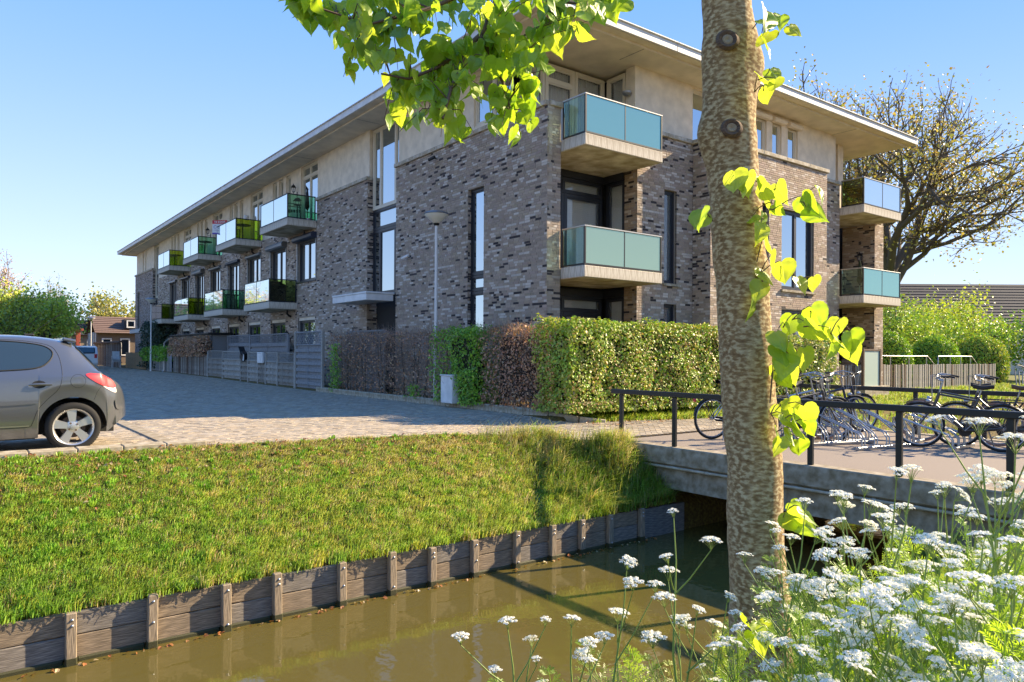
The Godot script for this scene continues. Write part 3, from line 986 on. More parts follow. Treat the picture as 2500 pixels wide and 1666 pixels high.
func plaster(mb: MB, f: Face, a0: float, a1: float, h0: float, h1: float, holes: Array) -> void:
	var xs := [a0, a1]
	var ys := [h0, h1]
	for r in holes:
		for x in [r.position.x, r.end.x]:
			if x > a0 and x < a1: xs.append(x)
		for y in [r.position.y, r.end.y]:
			if y > h0 and y < h1: ys.append(y)
	xs.sort()
	ys.sort()
	for i in xs.size() - 1:
		if xs[i + 1] - xs[i] < 1e-4: continue
		var run := -1.0
		for j in ys.size() - 1:
			if ys[j + 1] - ys[j] < 1e-4: continue
			var mid := Vector2((xs[i] + xs[i + 1]) * 0.5, (ys[j] + ys[j + 1]) * 0.5)
			var free := true
			for r in holes:
				if r.has_point(mid): free = false
			if free and run < 0.0: run = ys[j]
			if run >= 0.0 and (not free or j == ys.size() - 2):
				f.slab(mb, xs[i], xs[i + 1], run, ys[j + 1] if free else ys[j], -0.22, 0.0)
				run = -1.0

# ---------------------------------------------------------------- terrain
func road_y(x: float, z: float) -> float:
	return 0.16 * ss(-6.0, -32.0, z) - 0.13 * ss(-5.0, -2.2, x) * ss(0.5, 3.6, z)

func road_edge(x: float) -> float:
	if x < -8.0: return 2.46
	if x < -3.0: return lerpf(2.46, 3.3, (x + 8.0) / 5.0)
	return lerpf(3.3, 4.3, ss(-3.0, -2.5, x))

func ground_y(x: float, z: float) -> float:
	var y := road_y(x, z) - 0.06
	if x > 3.2:
		y = lerpf(y, -0.06 - 0.05 * ss(0, 4, z), ss(3.2, 4.0, x))
	elif x > -1.3 and z < 1.9:
		y = road_y(x, z) + 0.07
	var e := road_edge(x) if x < 3.2 else 3.6
	if z > e:
		var t := (z - e) / (5.36 - e)
		var top := road_y(x, e) + 0.015 if x < 3.2 else -0.1
		if t < 1.0:
			y = lerpf(top, -1.0, pow(t, 1.12)) if x < -2.0 or x > 3.2 else lerpf(-0.4, -1.1, t)
			if x < -2.0 and x > -3.6: y += 0.06 * sin(t * PI)
		else:
			y = -2.2
	if z > 8.9:
		y = lerpf(-2.2, -1.42, ss(8.9, 9.45, z))
		y = lerpf(y, -0.28, ss(9.3, 12.2, z))
	return y

func build_ground() -> void:
	var xs := [-400.0, -200.0, -100.0, -60.0, -40.0, -28.0, -20.0]
	var x := -15.0
	while x < 4.2:
		xs.append(x)
		x += 0.2
	for k in [5, 6, 8, 10, 13, 17, 22, 28, 36, 50, 80, 140, 400]: xs.append(float(k))
	var zs := [-500.0, -250.0, -120.0, -90.0, -70.0, -60.0, -50.0, -40.0, -34.0, -28.0, -22.0, -16.0, -11.0, -8.0, -5.0, -3.0, -1.5, 0.0]
	var z := 0.5
	while z < 5.3:
		zs.append(z)
		z += 0.15
	for k in [5.33, 5.38, 6.2, 7.2, 8.2, 8.9, 9.0, 9.1, 9.2, 9.3, 9.4, 9.5, 9.7, 9.9, 10.2, 10.5, 10.8, 11.2, 11.6, 12.0, 12.4, 13.0, 14.0, 16.0, 20.0, 40.0, 120.0, 400.0]: zs.append(k)
	var rows := []
	for zz in zs:
		var r := PackedVector3Array()
		for xx in xs:
			r.push_back(Vector3(xx, ground_y(xx, zz), zz))
		rows.append(r)
	var mb := MB.new()
	mb.grid(rows)
	struct("ground", mb, M.soil)
	# lawn beyond the bridge
	var lw := MB.new()
	rows = []
	for zz in [-60.0, -30.0, -12.0, -6.0, -3.0, 0.0, 1.0, 2.0, 3.0, 3.4]:
		var r := PackedVector3Array()
		for xx in [3.4, 5.0, 8.0, 12.0, 18.0, 26.0, 40.0, 70.0, 160.0]:
			r.push_back(Vector3(xx, ground_y(xx, zz) + 0.012, zz))
		rows.append(r)
	lw.grid(rows)
	struct("lawn", lw, M.lawn)
	# sand bed of the paving
	var sb := MB.new()
	var bed := [-70.0, -55.0, -40.0, -32.0, -28.0, -24.0, -20.0, -16.0, -12.0, -9.0, -6.0, -4.0, -2.0, 0.0, 1.0, 1.8]
	rows = []
	for zz in bed:
		var r := PackedVector3Array()
		for xx in [-15.0, -12.0, -9.0, -7.0, -5.0, -4.0, -3.0, -2.2, -1.18]:
			r.push_back(Vector3(xx, road_y(xx, zz) - 0.008, zz))
		rows.append(r)
	sb.grid(rows)
	rows = []
	for k in 9:
		var r := PackedVector3Array()
		for i in 75:
			var xx := -15.0 + 0.25 * i
			var e0 := 1.8 if xx < -0.5 else 2.2 + 0.2 * maxf(xx, 0.0)
			var e1 := road_edge(xx) if xx < -2.6 else 4.16
			var zz := lerpf(e0, e1, k / 8.0)
			r.push_back(Vector3(xx, road_y(xx, zz) - 0.008, zz))
		rows.append(r)
	sb.grid(rows)
	var road := struct("road", sb, M.sand)
	# clay pavers in a diagonal herringbone
	var rnd := RandomNumberGenerator.new()
	rnd.seed = 77
	var spots: Array[Transform3D] = []
	var cols := PackedColorArray()
	var d1 := Vector2(0.7071, -0.7071)
	var d2 := Vector2(0.7071, 0.7071)
	var unit := 0.104
	for i in range(-200, 390):
		for j in range(-390, 200):
			# herringbone: cells of one unit; every paver covers two
			var ph := posmod(i - j, 4)
			if ph == 1 or ph == 3 and false: continue
			var flat := ph == 0
			if ph == 1 or ph == 3: continue
			# ph 0: paver along i from (i,j); ph 2: paver along j
			var cx := (i + (1.0 if flat else 0.5)) * unit
			var cy := (j + (0.5 if flat else 1.0)) * unit
			if not flat:
				cx = (i + 0.5) * unit
				cy = (j + 0.0) * unit
			var w := d1 * cx + d2 * cy + Vector2(-6.0, -14.0)
			if w.x < -14.8 or w.x > 3.1 or w.y > 4.1 or w.y < -60.0: continue
			if w.x > -1.26 and w.y < 1.0: continue
			if w.x > -1.0 and w.y < 2.25 + 0.2 * maxf(w.x, 0.0): continue
			if w.x < -2.6 and w.y > road_edge(w.x) - 0.06: continue
			if w.x < -7.9 and w.y > 2.0: continue
			var y := road_y(w.x, w.y)
			var b := Basis(Vector3.UP, PI / 4 + (0.0 if flat else PI / 2))
			b = b * Basis(Vector3.RIGHT, rnd.randf_range(-0.012, 0.012)) * Basis(Vector3.BACK, rnd.randf_range(-0.012, 0.012))
			spots.push_back(Transform3D(b * Basis.from_scale(Vector3(0.2, 0.06, 0.0965)), Vector3(w.x, y - 0.028 + rnd.randf_range(-0.003, 0.003), w.y)))
			var g := rnd.randf_range(0.72, 1.12)
			var q := rnd.randf_range(-0.02, 0.02)
			cols.push_back(Color((0.47 + q) * g, 0.39 * g, (0.285 - q) * g))
	pieces("paver", spots, cols, M.paver, road, 0.07)

# the 300 of a kind nearest to the eye become single parts, the others one part
func pieces(called: String, spots: Array[Transform3D], cols: PackedColorArray, m: StandardMaterial3D, parent: Node, r: float) -> void:
	var dist := PackedFloat32Array()
	for t in spots:
		dist.push_back((t.origin - EYE).length())
	var order := dist.duplicate()
	order.sort()
	var limit := order[mini(299, order.size() - 1)]
	var mb := MB.new()
	mb.bevel(Vector3.ZERO, Vector3.ONE, r)
	var edged := mb.mesh()
	var bb := MB.new()
	bb.box(Vector3.ZERO, Vector3.ONE)
	var xf: Array[Transform3D] = []
	var cc := PackedColorArray()
	var shades := {}
	for i in spots.size():
		if dist[i] <= limit:
			var key := int(cols[i].g * 40.0)
			if not shades.has(key):
				var s: StandardMaterial3D = m.duplicate()
				s.vertex_color_use_as_albedo = false
				s.albedo_color = cols[i].linear_to_srgb()
				shades[key] = s
			var o := obj(called, edged, shades[key], parent)
			o.transform = spots[i]
		else:
			xf.push_back(spots[i])
			cc.push_back(cols[i])
	multi(called + "_field", bb.mesh(), m, xf, cc, parent)

func build_edges() -> void:
	# kerb along the hedges
	var k := thing("kerb", "raised concrete kerb along the foot of the hedges", "kerb")
	var z := -10.2
	while z < 0.4:
		var mb := MB.new()
		mb.bevel(Vector3(-1.24, road_y(-1.24, z) + 0.02, z + 0.5), Vector3(0.13, 0.25, 0.992), 0.018)
		put("kerb_stone", mb, M.kerb, k)
		z += 1.0
	var pts := [Vector3(-1.24, 0.145, 0.8), Vector3(-1.16, 0.11, 1.5), Vector3(-0.92, 0.04, 2.1), Vector3(-0.4, -0.03, 2.3)]
	for i in 3:
		var a: Vector3 = pts[i]
		var b: Vector3 = pts[i + 1]
		var mb := MB.new()
		var d := b - a
		mb.bevel((a + b) * 0.5 - Vector3(0, 0.125, 0), Vector3(0.13, 0.25, d.length() - 0.008), 0.016, Basis.looking_at(d.normalized(), Vector3.UP))
		put("kerb_stone", mb, M.kerb, k)
	# flat edge tiles in front of the parked car
	var t := thing("edge_tiles", "flat concrete edging between the parked car and the grass bank", "kerb")
	var x := -15.0
	while x < -8.0:
		var mb := MB.new()
		mb.bevel(Vector3(x + 0.25, road_y(x, 2.4) + 0.012, 2.34), Vector3(0.494, 0.12, 0.27), 0.012)
		put("edge_tile", mb, M.kerb, t)
		x += 0.5
	x = -15.0
	while x < -8.2:
		var mb := MB.new()
		mb.bevel(Vector3(x + 0.3, road_y(x, 2.1) - 0.02, 2.09), Vector3(0.595, 0.12, 0.2), 0.008)
		put("edge_tile", mb, M.concrete, t)
		x += 0.6
	# gutter line crossing the road
	var g := thing("gutter", "dark drain gutter running across the brick road behind the car", "gutter")
	for i in 14:
		var mb := MB.new()
		mb.bevel(Vector3(-8.35, road_y(-8, -2) - 0.002, 1.6 - i * 0.5), Vector3(0.2, 0.05, 0.49), 0.01)
		put("gutter_tile", mb, M.beam, g)

# ---------------------------------------------------------------- canal
func build_canal() -> void:
	var w := MB.new()
	w.quad(Vector3(-90, -1.45, 4.9), Vector3(90, -1.45, 4.9), Vector3(90, -1.45, 10.2), Vector3(-90, -1.45, 10.2), Vector3.UP)
	struct("water", w, M.water)
	var o := thing("timber_revetment", "weathered wooden plank revetment with square posts along the canal edge", "revetment")
	var rnd := RandomNumberGenerator.new()
	rnd.seed = 5
	var posts := [-14.0, -13.2, -12.5, -11.85, -11.2, -10.55, -9.88, -9.24, -8.58, -8.08, -7.38, -6.78, -6.26, -5.66, -5.02, -4.42, -3.9, -3.36, -2.72]
	for i in posts.size():
		var mb := MB.new()
		var top := -0.985 + rnd.randf_range(-0.02, 0.02)
		mb.bevel(Vector3(posts[i], (top - 2.1) * 0.5, 5.43), Vector3(0.085, top + 2.1, 0.075), 0.008, Basis(Vector3.BACK, rnd.randf_range(-0.015, 0.015)))
		var p := put("post", mb, M.timber_post, o)
		var sl := MB.new()
		sl.bevel(Vector3(posts[i], -1.44, 5.43), Vector3(0.092, 0.12, 0.082), 0.01)
		put("algae_band", sl, M.slime, p)
		for s in [0.06, 0.11 + 0.14 * (i % 3)]:
			var bb := MB.new()
			bb.lathe(PackedVector2Array([Vector2(0, 0.012), Vector2(0.008, 0.01), Vector2(0.014, 0)]), 8, Transform3D(Basis(Vector3.RIGHT, PI / 2), Vector3(posts[i] + 0.005, top - s, 5.4675)))
			put("bolt", bb, M.zinc, p)
	for i in posts.size() - 1:
		for j in 2:
			var x0: float = posts[i]
			var x1: float = posts[i + 1]
			var mb := MB.new()
			var c := Vector3((x0 + x1) * 0.5, -1.115 - 0.205 * j, 5.36 + rnd.randf_range(-0.004, 0.004))
			mb.bevel(c, Vector3(x1 - x0 - 0.006, 0.2, 0.04), 0.008, Basis(Vector3.BACK, rnd.randf_range(-0.012, 0.012)))
			put("plank", mb, M.timber_plank if (i + j) % 3 else M.plank_grey, o)
		var sb := MB.new()
		sb.bevel(Vector3((posts[i] + posts[i + 1]) * 0.5, -1.48, 5.375), Vector3(posts[i + 1] - posts[i] - 0.1, 0.14, 0.05), 0.012)
		put("algae_strip", sb, M.slime, o)
	var eb := MB.new()
	eb.span(Vector3(-2.7, -1.02, 5.34), Vector3(-1.7, -1.9, 5.38))
	put("plank", eb, M.plank_cool, o)

func build_bridge() -> void:
	var o := thing("bridge", "low concrete footbridge with a flat brown deck over the canal", "bridge")
	var d := MB.new()
	d.span(Vector3(-1.86, -0.152, 4.18), Vector3(3.08, -0.4, 11.6))
	put("deck", d, M.deck, o)
	var e := MB.new()
	e.bevel(Vector3(-1.98, -0.27, 7.9), Vector3(0.235, 0.27, 7.5), 0.015)
	e.bevel(Vector3(3.2, -0.27, 7.9), Vector3(0.235, 0.27, 7.5), 0.015)
	put("kerb_beam", e, M.beam, o)
	var g := MB.new()
	g.span(Vector3(-2.02, -0.41, 4.3), Vector3(-1.7, -0.78, 11.5))
	g.span(Vector3(2.9, -0.41, 4.3), Vector3(3.24, -0.78, 11.5))
	put("girder", g, M.beam, o)
	var ab := MB.new()
	ab.span(Vector3(-1.95, -0.42, 3.9), Vector3(3.1, -2.1, 4.75))
	ab.span(Vector3(-1.9, -0.42, 9.6), Vector3(3.1, -2.1, 10.3))
	put("abutment", ab, M.beam, o)
	var pz := 4.9
	while pz < 11.0:
		var pb := MB.new()
		pb.rod(Vector3(-2.08, -0.445, pz), Vector3(-2.08, -0.445, pz + 1.17), 0.022, 8)
		pb.rod(Vector3(-2.08, -0.445, pz - 0.02), Vector3(-2.08, -0.445, pz + 0.03), 0.027, 8)
		put("conduit", pb, M.concrete, o)
		pz += 1.2
	for s in [[-2.0, "dark steel bridge railing on the near side, above the canal", [4.32, 5.43, 6.54, 7.65, 8.75, 9.87, 10.98]], [2.95, "dark steel bridge railing on the far side, behind the bicycles", [4.5, 5.6, 6.75, 7.85, 8.95, 10.05, 11.1]]]:
		var r := thing("bridge_railing", s[1], "railing", Vector3.ZERO, 0.0, "railings of the footbridge")
		var tb := MB.new()
		tb.bevel(Vector3(s[0], 0.655, 7.62), Vector3(0.1, 0.075, 7.0), 0.008)
		put("top_rail", tb, M.rail_dark, r)
		for z in s[2]:
			var pb := MB.new()
			pb.bevel(Vector3(s[0], 0.243, z), Vector3(0.05, 0.75, 0.07), 0.006)
			put("post", pb, M.rail_dark, r)

# ---------------------------------------------------------------- street lamps
func lamp(at: Vector3, h: float, label: String) -> void:
	var o := thing("street_lamp", label, "street lamp", at, 0.0, "mushroom street lamps")
	var mb := MB.new()
	mb.tube(PackedVector3Array([Vector3(0, 0, 0), Vector3(0, h * 0.3, 0), Vector3(0, h * 0.301, 0), Vector3(0, h - 0.3, 0)]), PackedFloat32Array([0.058, 0.055, 0.042, 0.036]), 12)
	put("pole", mb, M.lamp_grey, o)
	var x := Transform3D(Basis.IDENTITY, Vector3(0, h - 0.34, 0))
	var nb := MB.new()
	nb.lathe(PackedVector2Array([Vector2(0.05, -0.03), Vector2(0.075, 0.0), Vector2(0.08, 0.03), Vector2(0.04, 0.035)]), 16, x)
	put("collar", nb, M.black_metal, o)
	var bb := MB.new()
	bb.lathe(PackedVector2Array([Vector2(0.06, 0.03), Vector2(0.12, 0.07), Vector2(0.22, 0.16), Vector2(0.30, 0.235), Vector2(0.305, 0.25)]), 24, x)
	put("bowl", bb, M.lamp_bowl, o)
	var hb := MB.new()
	hb.lathe(PackedVector2Array([Vector2(0.31, 0.25), Vector2(0.325, 0.265), Vector2(0.3, 0.3), Vector2(0.18, 0.335), Vector2(0, 0.35)]), 24, x)
	put("hood", hb, M.grey_metal, o)

# ---------------------------------------------------------------- fences along the gardens
const FX := -1.25

func fpost(o: Node, x: float, z: float, h: float, m: Material, w := 0.075) -> void:
	var mb := MB.new()
	var y := road_y(x, z)
	mb.bevel(Vector3(x, y + h * 0.5, z), Vector3(w, h, w), 0.008)
	put("post", mb, m, o)

# woven horizontal boards between two posts, with an optional lattice on top
func screen(o: Node, x: float, z0: float, z1: float, boards_top: float, lattice_top: float, m: Material, sd: int, uprights := 2) -> void:
	var rnd := RandomNumberGenerator.new()
	rnd.seed = sd
	var y0 := road_y(x, z0) + 0.06
	var n := int((boards_top - 0.06) / 0.105)
	var step := (boards_top - 0.06) / n
	for i in n:
		var mb := MB.new()
		var wob := 0.028 if i % 2 == 0 else -0.024
		mb.bevel(Vector3(x + wob, y0 + (i + 0.5) * step, (z0 + z1) * 0.5), Vector3(0.012, step * 1.02, absf(z1 - z0) - 0.05), 0.004, Basis(Vector3.RIGHT, rnd.randf_range(-0.006, 0.006)))
		put("board", mb, m, o)
	for k in uprights:
		var mb := MB.new()
		mb.bevel(Vector3(x - 0.034, y0 + boards_top * 0.5 - 0.03, lerpf(z0, z1, (k + 1.0) / (uprights + 1.0))), Vector3(0.016, boards_top - 0.08, 0.035), 0.004)
		put("batten", mb, m, o)
	var fb := MB.new()
	var tops := [boards_top] if lattice_top <= boards_top else [boards_top, lattice_top]
	for t in tops:
		fb.bevel(Vector3(x, y0 + t - 0.04, (z0 + z1) * 0.5), Vector3(0.045, 0.045, absf(z1 - z0) - 0.04), 0.006)
	put("frame_rail", fb, m, o)
	if lattice_top > boards_top:
		var h := lattice_top - boards_top - 0.045
		var len := absf(z1 - z0)
		var sp := 0.15
		for dirn in [1.0, -1.0]:
			var s := -h
			while s < len:
				var u0 := maxf(s, 0.02)
				var u1 := minf(s + h, len - 0.02)
				if u1 > u0 + 0.02:
					var va := (u0 - s) if dirn > 0.0 else h - (u0 - s)
					var vb := (u1 - s) if dirn > 0.0 else h - (u1 - s)
					var lo := minf(z0, z1)
					var a := Vector3(x + 0.006 * dirn, y0 + boards_top - 0.02 + va, lo + u0)
					var b := Vector3(x + 0.006 * dirn, y0 + boards_top - 0.02 + vb, lo + u1)
					var mb := MB.new()
					mb.box((a + b) * 0.5, Vector3(0.01, 0.024, (b - a).length()), Basis.looking_at((b - a).normalized(), Vector3.RIGHT) * Basis(Vector3.BACK, PI / 2))
					put("lattice_slat", mb, m, o)
				s += sp

func pickets(o: Node, x: float, z0: float, z1: float, h: float, w: float, gap: float, m: Array, sd: int, tilt := 0.02) -> void:
	var rnd := RandomNumberGenerator.new()
	rnd.seed = sd
	var z := z0
	while z < z1 - w * 0.5:
		var mb := MB.new()
		var hh := h + rnd.randf_range(-0.02, 0.02)
		mb.bevel(Vector3(x + rnd.randf_range(-0.006, 0.006), road_y(x, z) + hh * 0.5 + 0.02, z + w * 0.5), Vector3(0.022, hh, w * rnd.randf_range(0.9, 1.0)), 0.005, Basis(Vector3.RIGHT, rnd.randf_range(-tilt, tilt)))
		put("picket", mb, m[rnd.randi() % m.size()], o)
		z += w + gap
	for f in [0.2, 0.8]:
		var mb := MB.new()
		mb.bevel(Vector3(x + 0.035, road_y(x, z0) + h * f, (z0 + z1) * 0.5), Vector3(0.04, 0.07, z1 - z0), 0.006)
		put("rail", mb, m[0], o)

func build_fences() -> void:
	var g := thing("garden_gate", "tall grey slatted fence screen with a lattice top beside the brown hedge", "fence")
	fpost(g, FX, -12.1, 2.0, M.timber_pale, 0.09)
	fpost(g, FX, -9.75, 1.98, M.timber_pale, 0.09)
	screen(g, FX, -12.05, -9.8, 1.5, 1.93, M.timber_cool, 3, 1)
	var g2 := thing("lattice_screen", "grey lattice-topped screen half hidden behind the brown hedge", "fence")
	fpost(g2, -0.5, -9.5, 1.95, M.timber_cool)
	fpost(g2, -0.5, -6.9, 1.95, M.timber_cool)
	screen(g2, -0.5, -9.45, -6.95, 1.5, 1.93, M.timber_cool, 4, 1)
	var lf := thing("low_garden_fence", "low weathered grey fence of woven boards with a lattice strip on top", "fence")
	var zz := [-23.3, -20.9, -18.3, -17.3, -16.1, -15.2, -13.9, -12.2]
	for i in zz.size():
		fpost(lf, FX, zz[i], 1.22, M.timber_pale)
	for i in zz.size() - 1:
		var plain := i == 2 or i == 4
		screen(lf, FX, zz[i] + 0.03, zz[i + 1] - 0.03, 0.86, 0.0 if plain else 1.2, M.timber_pale if i % 2 else M.timber_grey, 10 + i, 2)
	var tf := thing("tall_garden_fence", "taller grey board fence with a lattice top set back behind the low fence", "fence")
	for z in [-23.2, -19.9, -15.3]:
		fpost(tf, -0.35, z, 1.95, M.timber_cool, 0.09)
	screen(tf, -0.35, -23.15, -19.95, 1.55, 1.92, M.timber_cool, 21, 1)
	screen(tf, -0.35, -19.85, -15.35, 1.55, 1.92, M.timber_cool, 22, 1)
	var pf := thing("picket_fence", "low grey picket fence under the clipped brown hedge", "fence")
	pickets(pf, FX, -30.2, -23.45, 1.0, 0.055, 0.05, [M.paling_pale, M.paling_grey, M.paling_brown], 31)
	var of := thing("old_board_fence", "old grey board fence overgrown with green climber", "fence")
	pickets(of, FX, -37.2, -30.6, 1.0, 0.12, 0.012, [M.paling_grey, M.paling_cool, M.paling_pale], 32)
	var cf := thing("cedar_fence", "new orange brown cedar board fence with a flush top", "fence")
	pickets(cf, FX, -44.4, -37.45, 1.08, 0.42, 0.008, [M.paling_cedar], 33, 0.0)
	var ff := thing("dark_board_fence", "tall dark brown board fence at the far end of the road", "fence")
	pickets(ff, -1.35, -58.0, -45.5, 1.75, 0.13, 0.02, [M.paling_brown, M.paling_grey, M.paling_brown], 34)
	var cap := MB.new()
	cap.bevel(Vector3(-1.35, road_y(-1.35, -50) + 1.86, -51.7), Vector3(0.3, 0.14, 12.6), 0.02)
	put("cap_board", cap, M.timber_brown, ff)
	# garden shed
	var sh := thing("garden_shed", "grey wooden garden shed with a flat black roof behind the picket fence", "shed")
	var y := road_y(-1, -28)
	for i in 30:
		var mb := MB.new()
		mb.bevel(Vector3(-0.95, y + 1.0, -31.4 + 0.252 * i), Vector3(0.03, 2.0, 0.235 if i % 2 else 0.25), 0.006)
		put("wall_board", mb, M.paling_cool if i % 3 else M.paling_pale, sh)
	var fr := MB.new()
	fr.bevel(Vector3(-0.98, y + 1.82, -27.6), Vector3(0.05, 0.3, 7.6), 0.01)
	put("fascia", fr, M.timber_cool, sh)
	var side := MB.new()
	side.span(Vector3(-0.93, y, -31.4), Vector3(-0.05, y + 2.0, -31.36))
	side.span(Vector3(-0.93, y, -23.84), Vector3(-0.05, y + 2.0, -23.8))
	put("side_wall", side, M.timber_cool, sh)
	var rb := MB.new()
	rb.bevel(Vector3(-0.6, y + 2.03, -27.6), Vector3(1.15, 0.1, 8.0), 0.015)
	put("roof", rb, M.black_metal, sh)
	var pb := MB.new()
	pb.tube(PackedVector3Array([Vector3(-1.1, y + 1.95, -31.2), Vector3(-1.2, y + 1.85, -31.6), Vector3(-1.36, y + 1.65, -31.9), Vector3(-1.36, y + 0.1, -31.9), Vector3(-1.45, y + 0.03, -31.9)]), PackedFloat32Array([0.05]), 8)
	put("downpipe", pb, M.zinc, sh)
	# things on the low fence
	var bx := thing("letter_box", "white rectangular letter box hung on the low grey fence", "letter box", Vector3(FX - 0.06, road_y(FX, -15.6) + 0.83, -15.65))
	var b1 := MB.new()
	b1.bevel(Vector3(0, 0.2, 0), Vector3(0.08, 0.42, 0.62), 0.012)
	put("body", b1, M.white_paint, bx)
	var sl := MB.new()
	sl.box(Vector3(-0.042, 0.36, 0), Vector3(0.004, 0.012, 0.4))
	put("slot", sl, M.grey_metal, bx)
	var bx2 := thing("open_letter_box", "black letter box with its lid tilted open on the low fence", "letter box", Vector3(FX - 0.03, road_y(FX, -17.8) + 0.86, -17.85))
	var b2 := MB.new()
	b2.bevel(Vector3(0, 0.2, 0), Vector3(0.2, 0.34, 0.4), 0.01, Basis(Vector3.RIGHT, 0.35))
	put("body", b2, M.black_metal, bx2)
	var b3 := MB.new()
	b3.bevel(Vector3(-0.02, 0.42, -0.1), Vector3(0.24, 0.02, 0.5), 0.006, Basis(Vector3.RIGHT, 0.75))
	put("lid", b3, M.black_metal, bx2)
	var b4 := MB.new()
	b4.bevel(Vector3(-0.08, 0.14, 0.2), Vector3(0.02, 0.26, 0.18), 0.005)
	put("leaflet", b4, M.white_paint, bx2)
	# white service cabinet
	var cb := thing("service_cabinet", "small white service cabinet standing in a gap of the hedge", "cabinet", Vector3(-1.42, 0.1, -1.8))
	var c1 := MB.new()
	c1.bevel(Vector3(0, 0.32, 0), Vector3(0.24, 0.64, 0.5), 0.015)
	put("body", c1, M.white_paint, cb)
	var c2 := MB.new()
	c2.bevel(Vector3(0, 0.655, 0), Vector3(0.28, 0.03, 0.54), 0.01)
	put("lid", c2, M.white_paint, cb)
	# stacked white chairs
	var ch := thing("plastic_chair", "stack of white plastic garden chairs at the end of the cedar fence", "chair", Vector3(-1.75, road_y(-1.7, -45) + 0.0, -45.0))
	for i in 3:
		var s := MB.new()
		var up := 0.44 + 0.08 * i
		s.bevel(Vector3(0, up, 0), Vector3(0.5, 0.04, 0.48), 0.015)
		put("seat", s, M.white_paint, ch)
		var bk := MB.new()
		bk.bevel(Vector3(0.02, up + 0.32, -0.25), Vector3(0.46, 0.5, 0.035), 0.012, Basis(Vector3.RIGHT, -0.15))
		put("backrest", bk, M.white_paint, ch)
		var ar := MB.new()
		for q in [-0.25, 0.25]:
			ar.bevel(Vector3(q, up + 0.2, 0), Vector3(0.05, 0.03, 0.5), 0.01)
		put("armrest", ar, M.white_paint, ch)
	for q in [Vector2(-0.22, -0.22), Vector2(0.22, -0.22), Vector2(-0.22, 0.22), Vector2(0.22, 0.22)]:
		var lg := MB.new()
		lg.rod(Vector3(q.x * 1.15, 0, q.y * 1.15), Vector3(q.x, 0.44, q.y), 0.025)
		put("leg", lg, M.white_paint, ch)
	# paling fence and handrails beyond the lawn
	var pl := thing("paling_fence", "weathered upright paling fence across the lawn before the clipped bushes", "fence")
	var rnd := RandomNumberGenerator.new()
	rnd.seed = 8
	var x := 13.4
	while x < 27.2:
		var mb := MB.new()
		mb.bevel(Vector3(x, 0.42, -0.4 + rnd.randf_range(-0.015, 0.015)), Vector3(rnd.randf_range(0.1, 0.14), 1.06 + rnd.randf_range(-0.03, 0.03), 0.03), 0.008, Basis(Vector3.BACK, rnd.randf_range(-0.03, 0.03)))
		put("paling", mb, [M.paling_grey, M.paling_pale, M.paling_brown][[0, 1, 0, 1, 0, 2][rnd.randi() % 6]], pl)
		x += 0.175
	for s in [[17.0, 22.0], [22.4, 26.4]]:
		var o := thing("handrail", "thin pale metal handrail above the left part of the paling fence" if s[0] < 18 else "thin pale metal handrail with sloping end above the right part of the paling fence", "handrail")
		var hb := MB.new()
		var a: float = s[0]
		var b: float = s[1]
		hb.tube(PackedVector3Array([Vector3(a, 0.3, -0.9), Vector3(a, 1.28, -0.9), Vector3(b - 0.6, 1.28, -0.9), Vector3(b, 0.95, -0.9)]), PackedFloat32Array([0.025]), 6)
		put("rail", hb, M.rail_steel, o)
		for k in 3:
			var pb2 := MB.new()
			var px := lerpf(a + 1.2, b - 0.7, k / 2.0)
			pb2.rod(Vector3(px, 0.0, -0.9), Vector3(px, 1.27, -0.9), 0.022)
			put("post", pb2, M.rail_steel, o)
	# bent stakes at the right end of the lawn
	var stk := thing("stakes", "bundle of pale stakes and a bent hoop beside the right end of the paling fence", "stakes", Vector3(27.6, -0.05, 0.3))
	var arc := PackedVector3Array()
	for i in 12:
		var u := PI * 0.55 * i / 11.0
		arc.push_back(Vector3(1.9 * sin(u), 0.95 * cos(u), 0.0))
	var hb2 := MB.new()
	hb2.tube(arc, PackedFloat32Array([0.03]), 6)
	put("hoop", hb2, M.timber_pale, stk)
	for i in 5:
		var kb := MB.new()
		kb.rod(Vector3(-0.3 + 0.35 * i, 0.0, 0.1), Vector3(0.0 + 0.5 * i, 0.75 - 0.05 * i, -0.1), 0.028)
		put("stake", kb, M.timber_pale, stk)

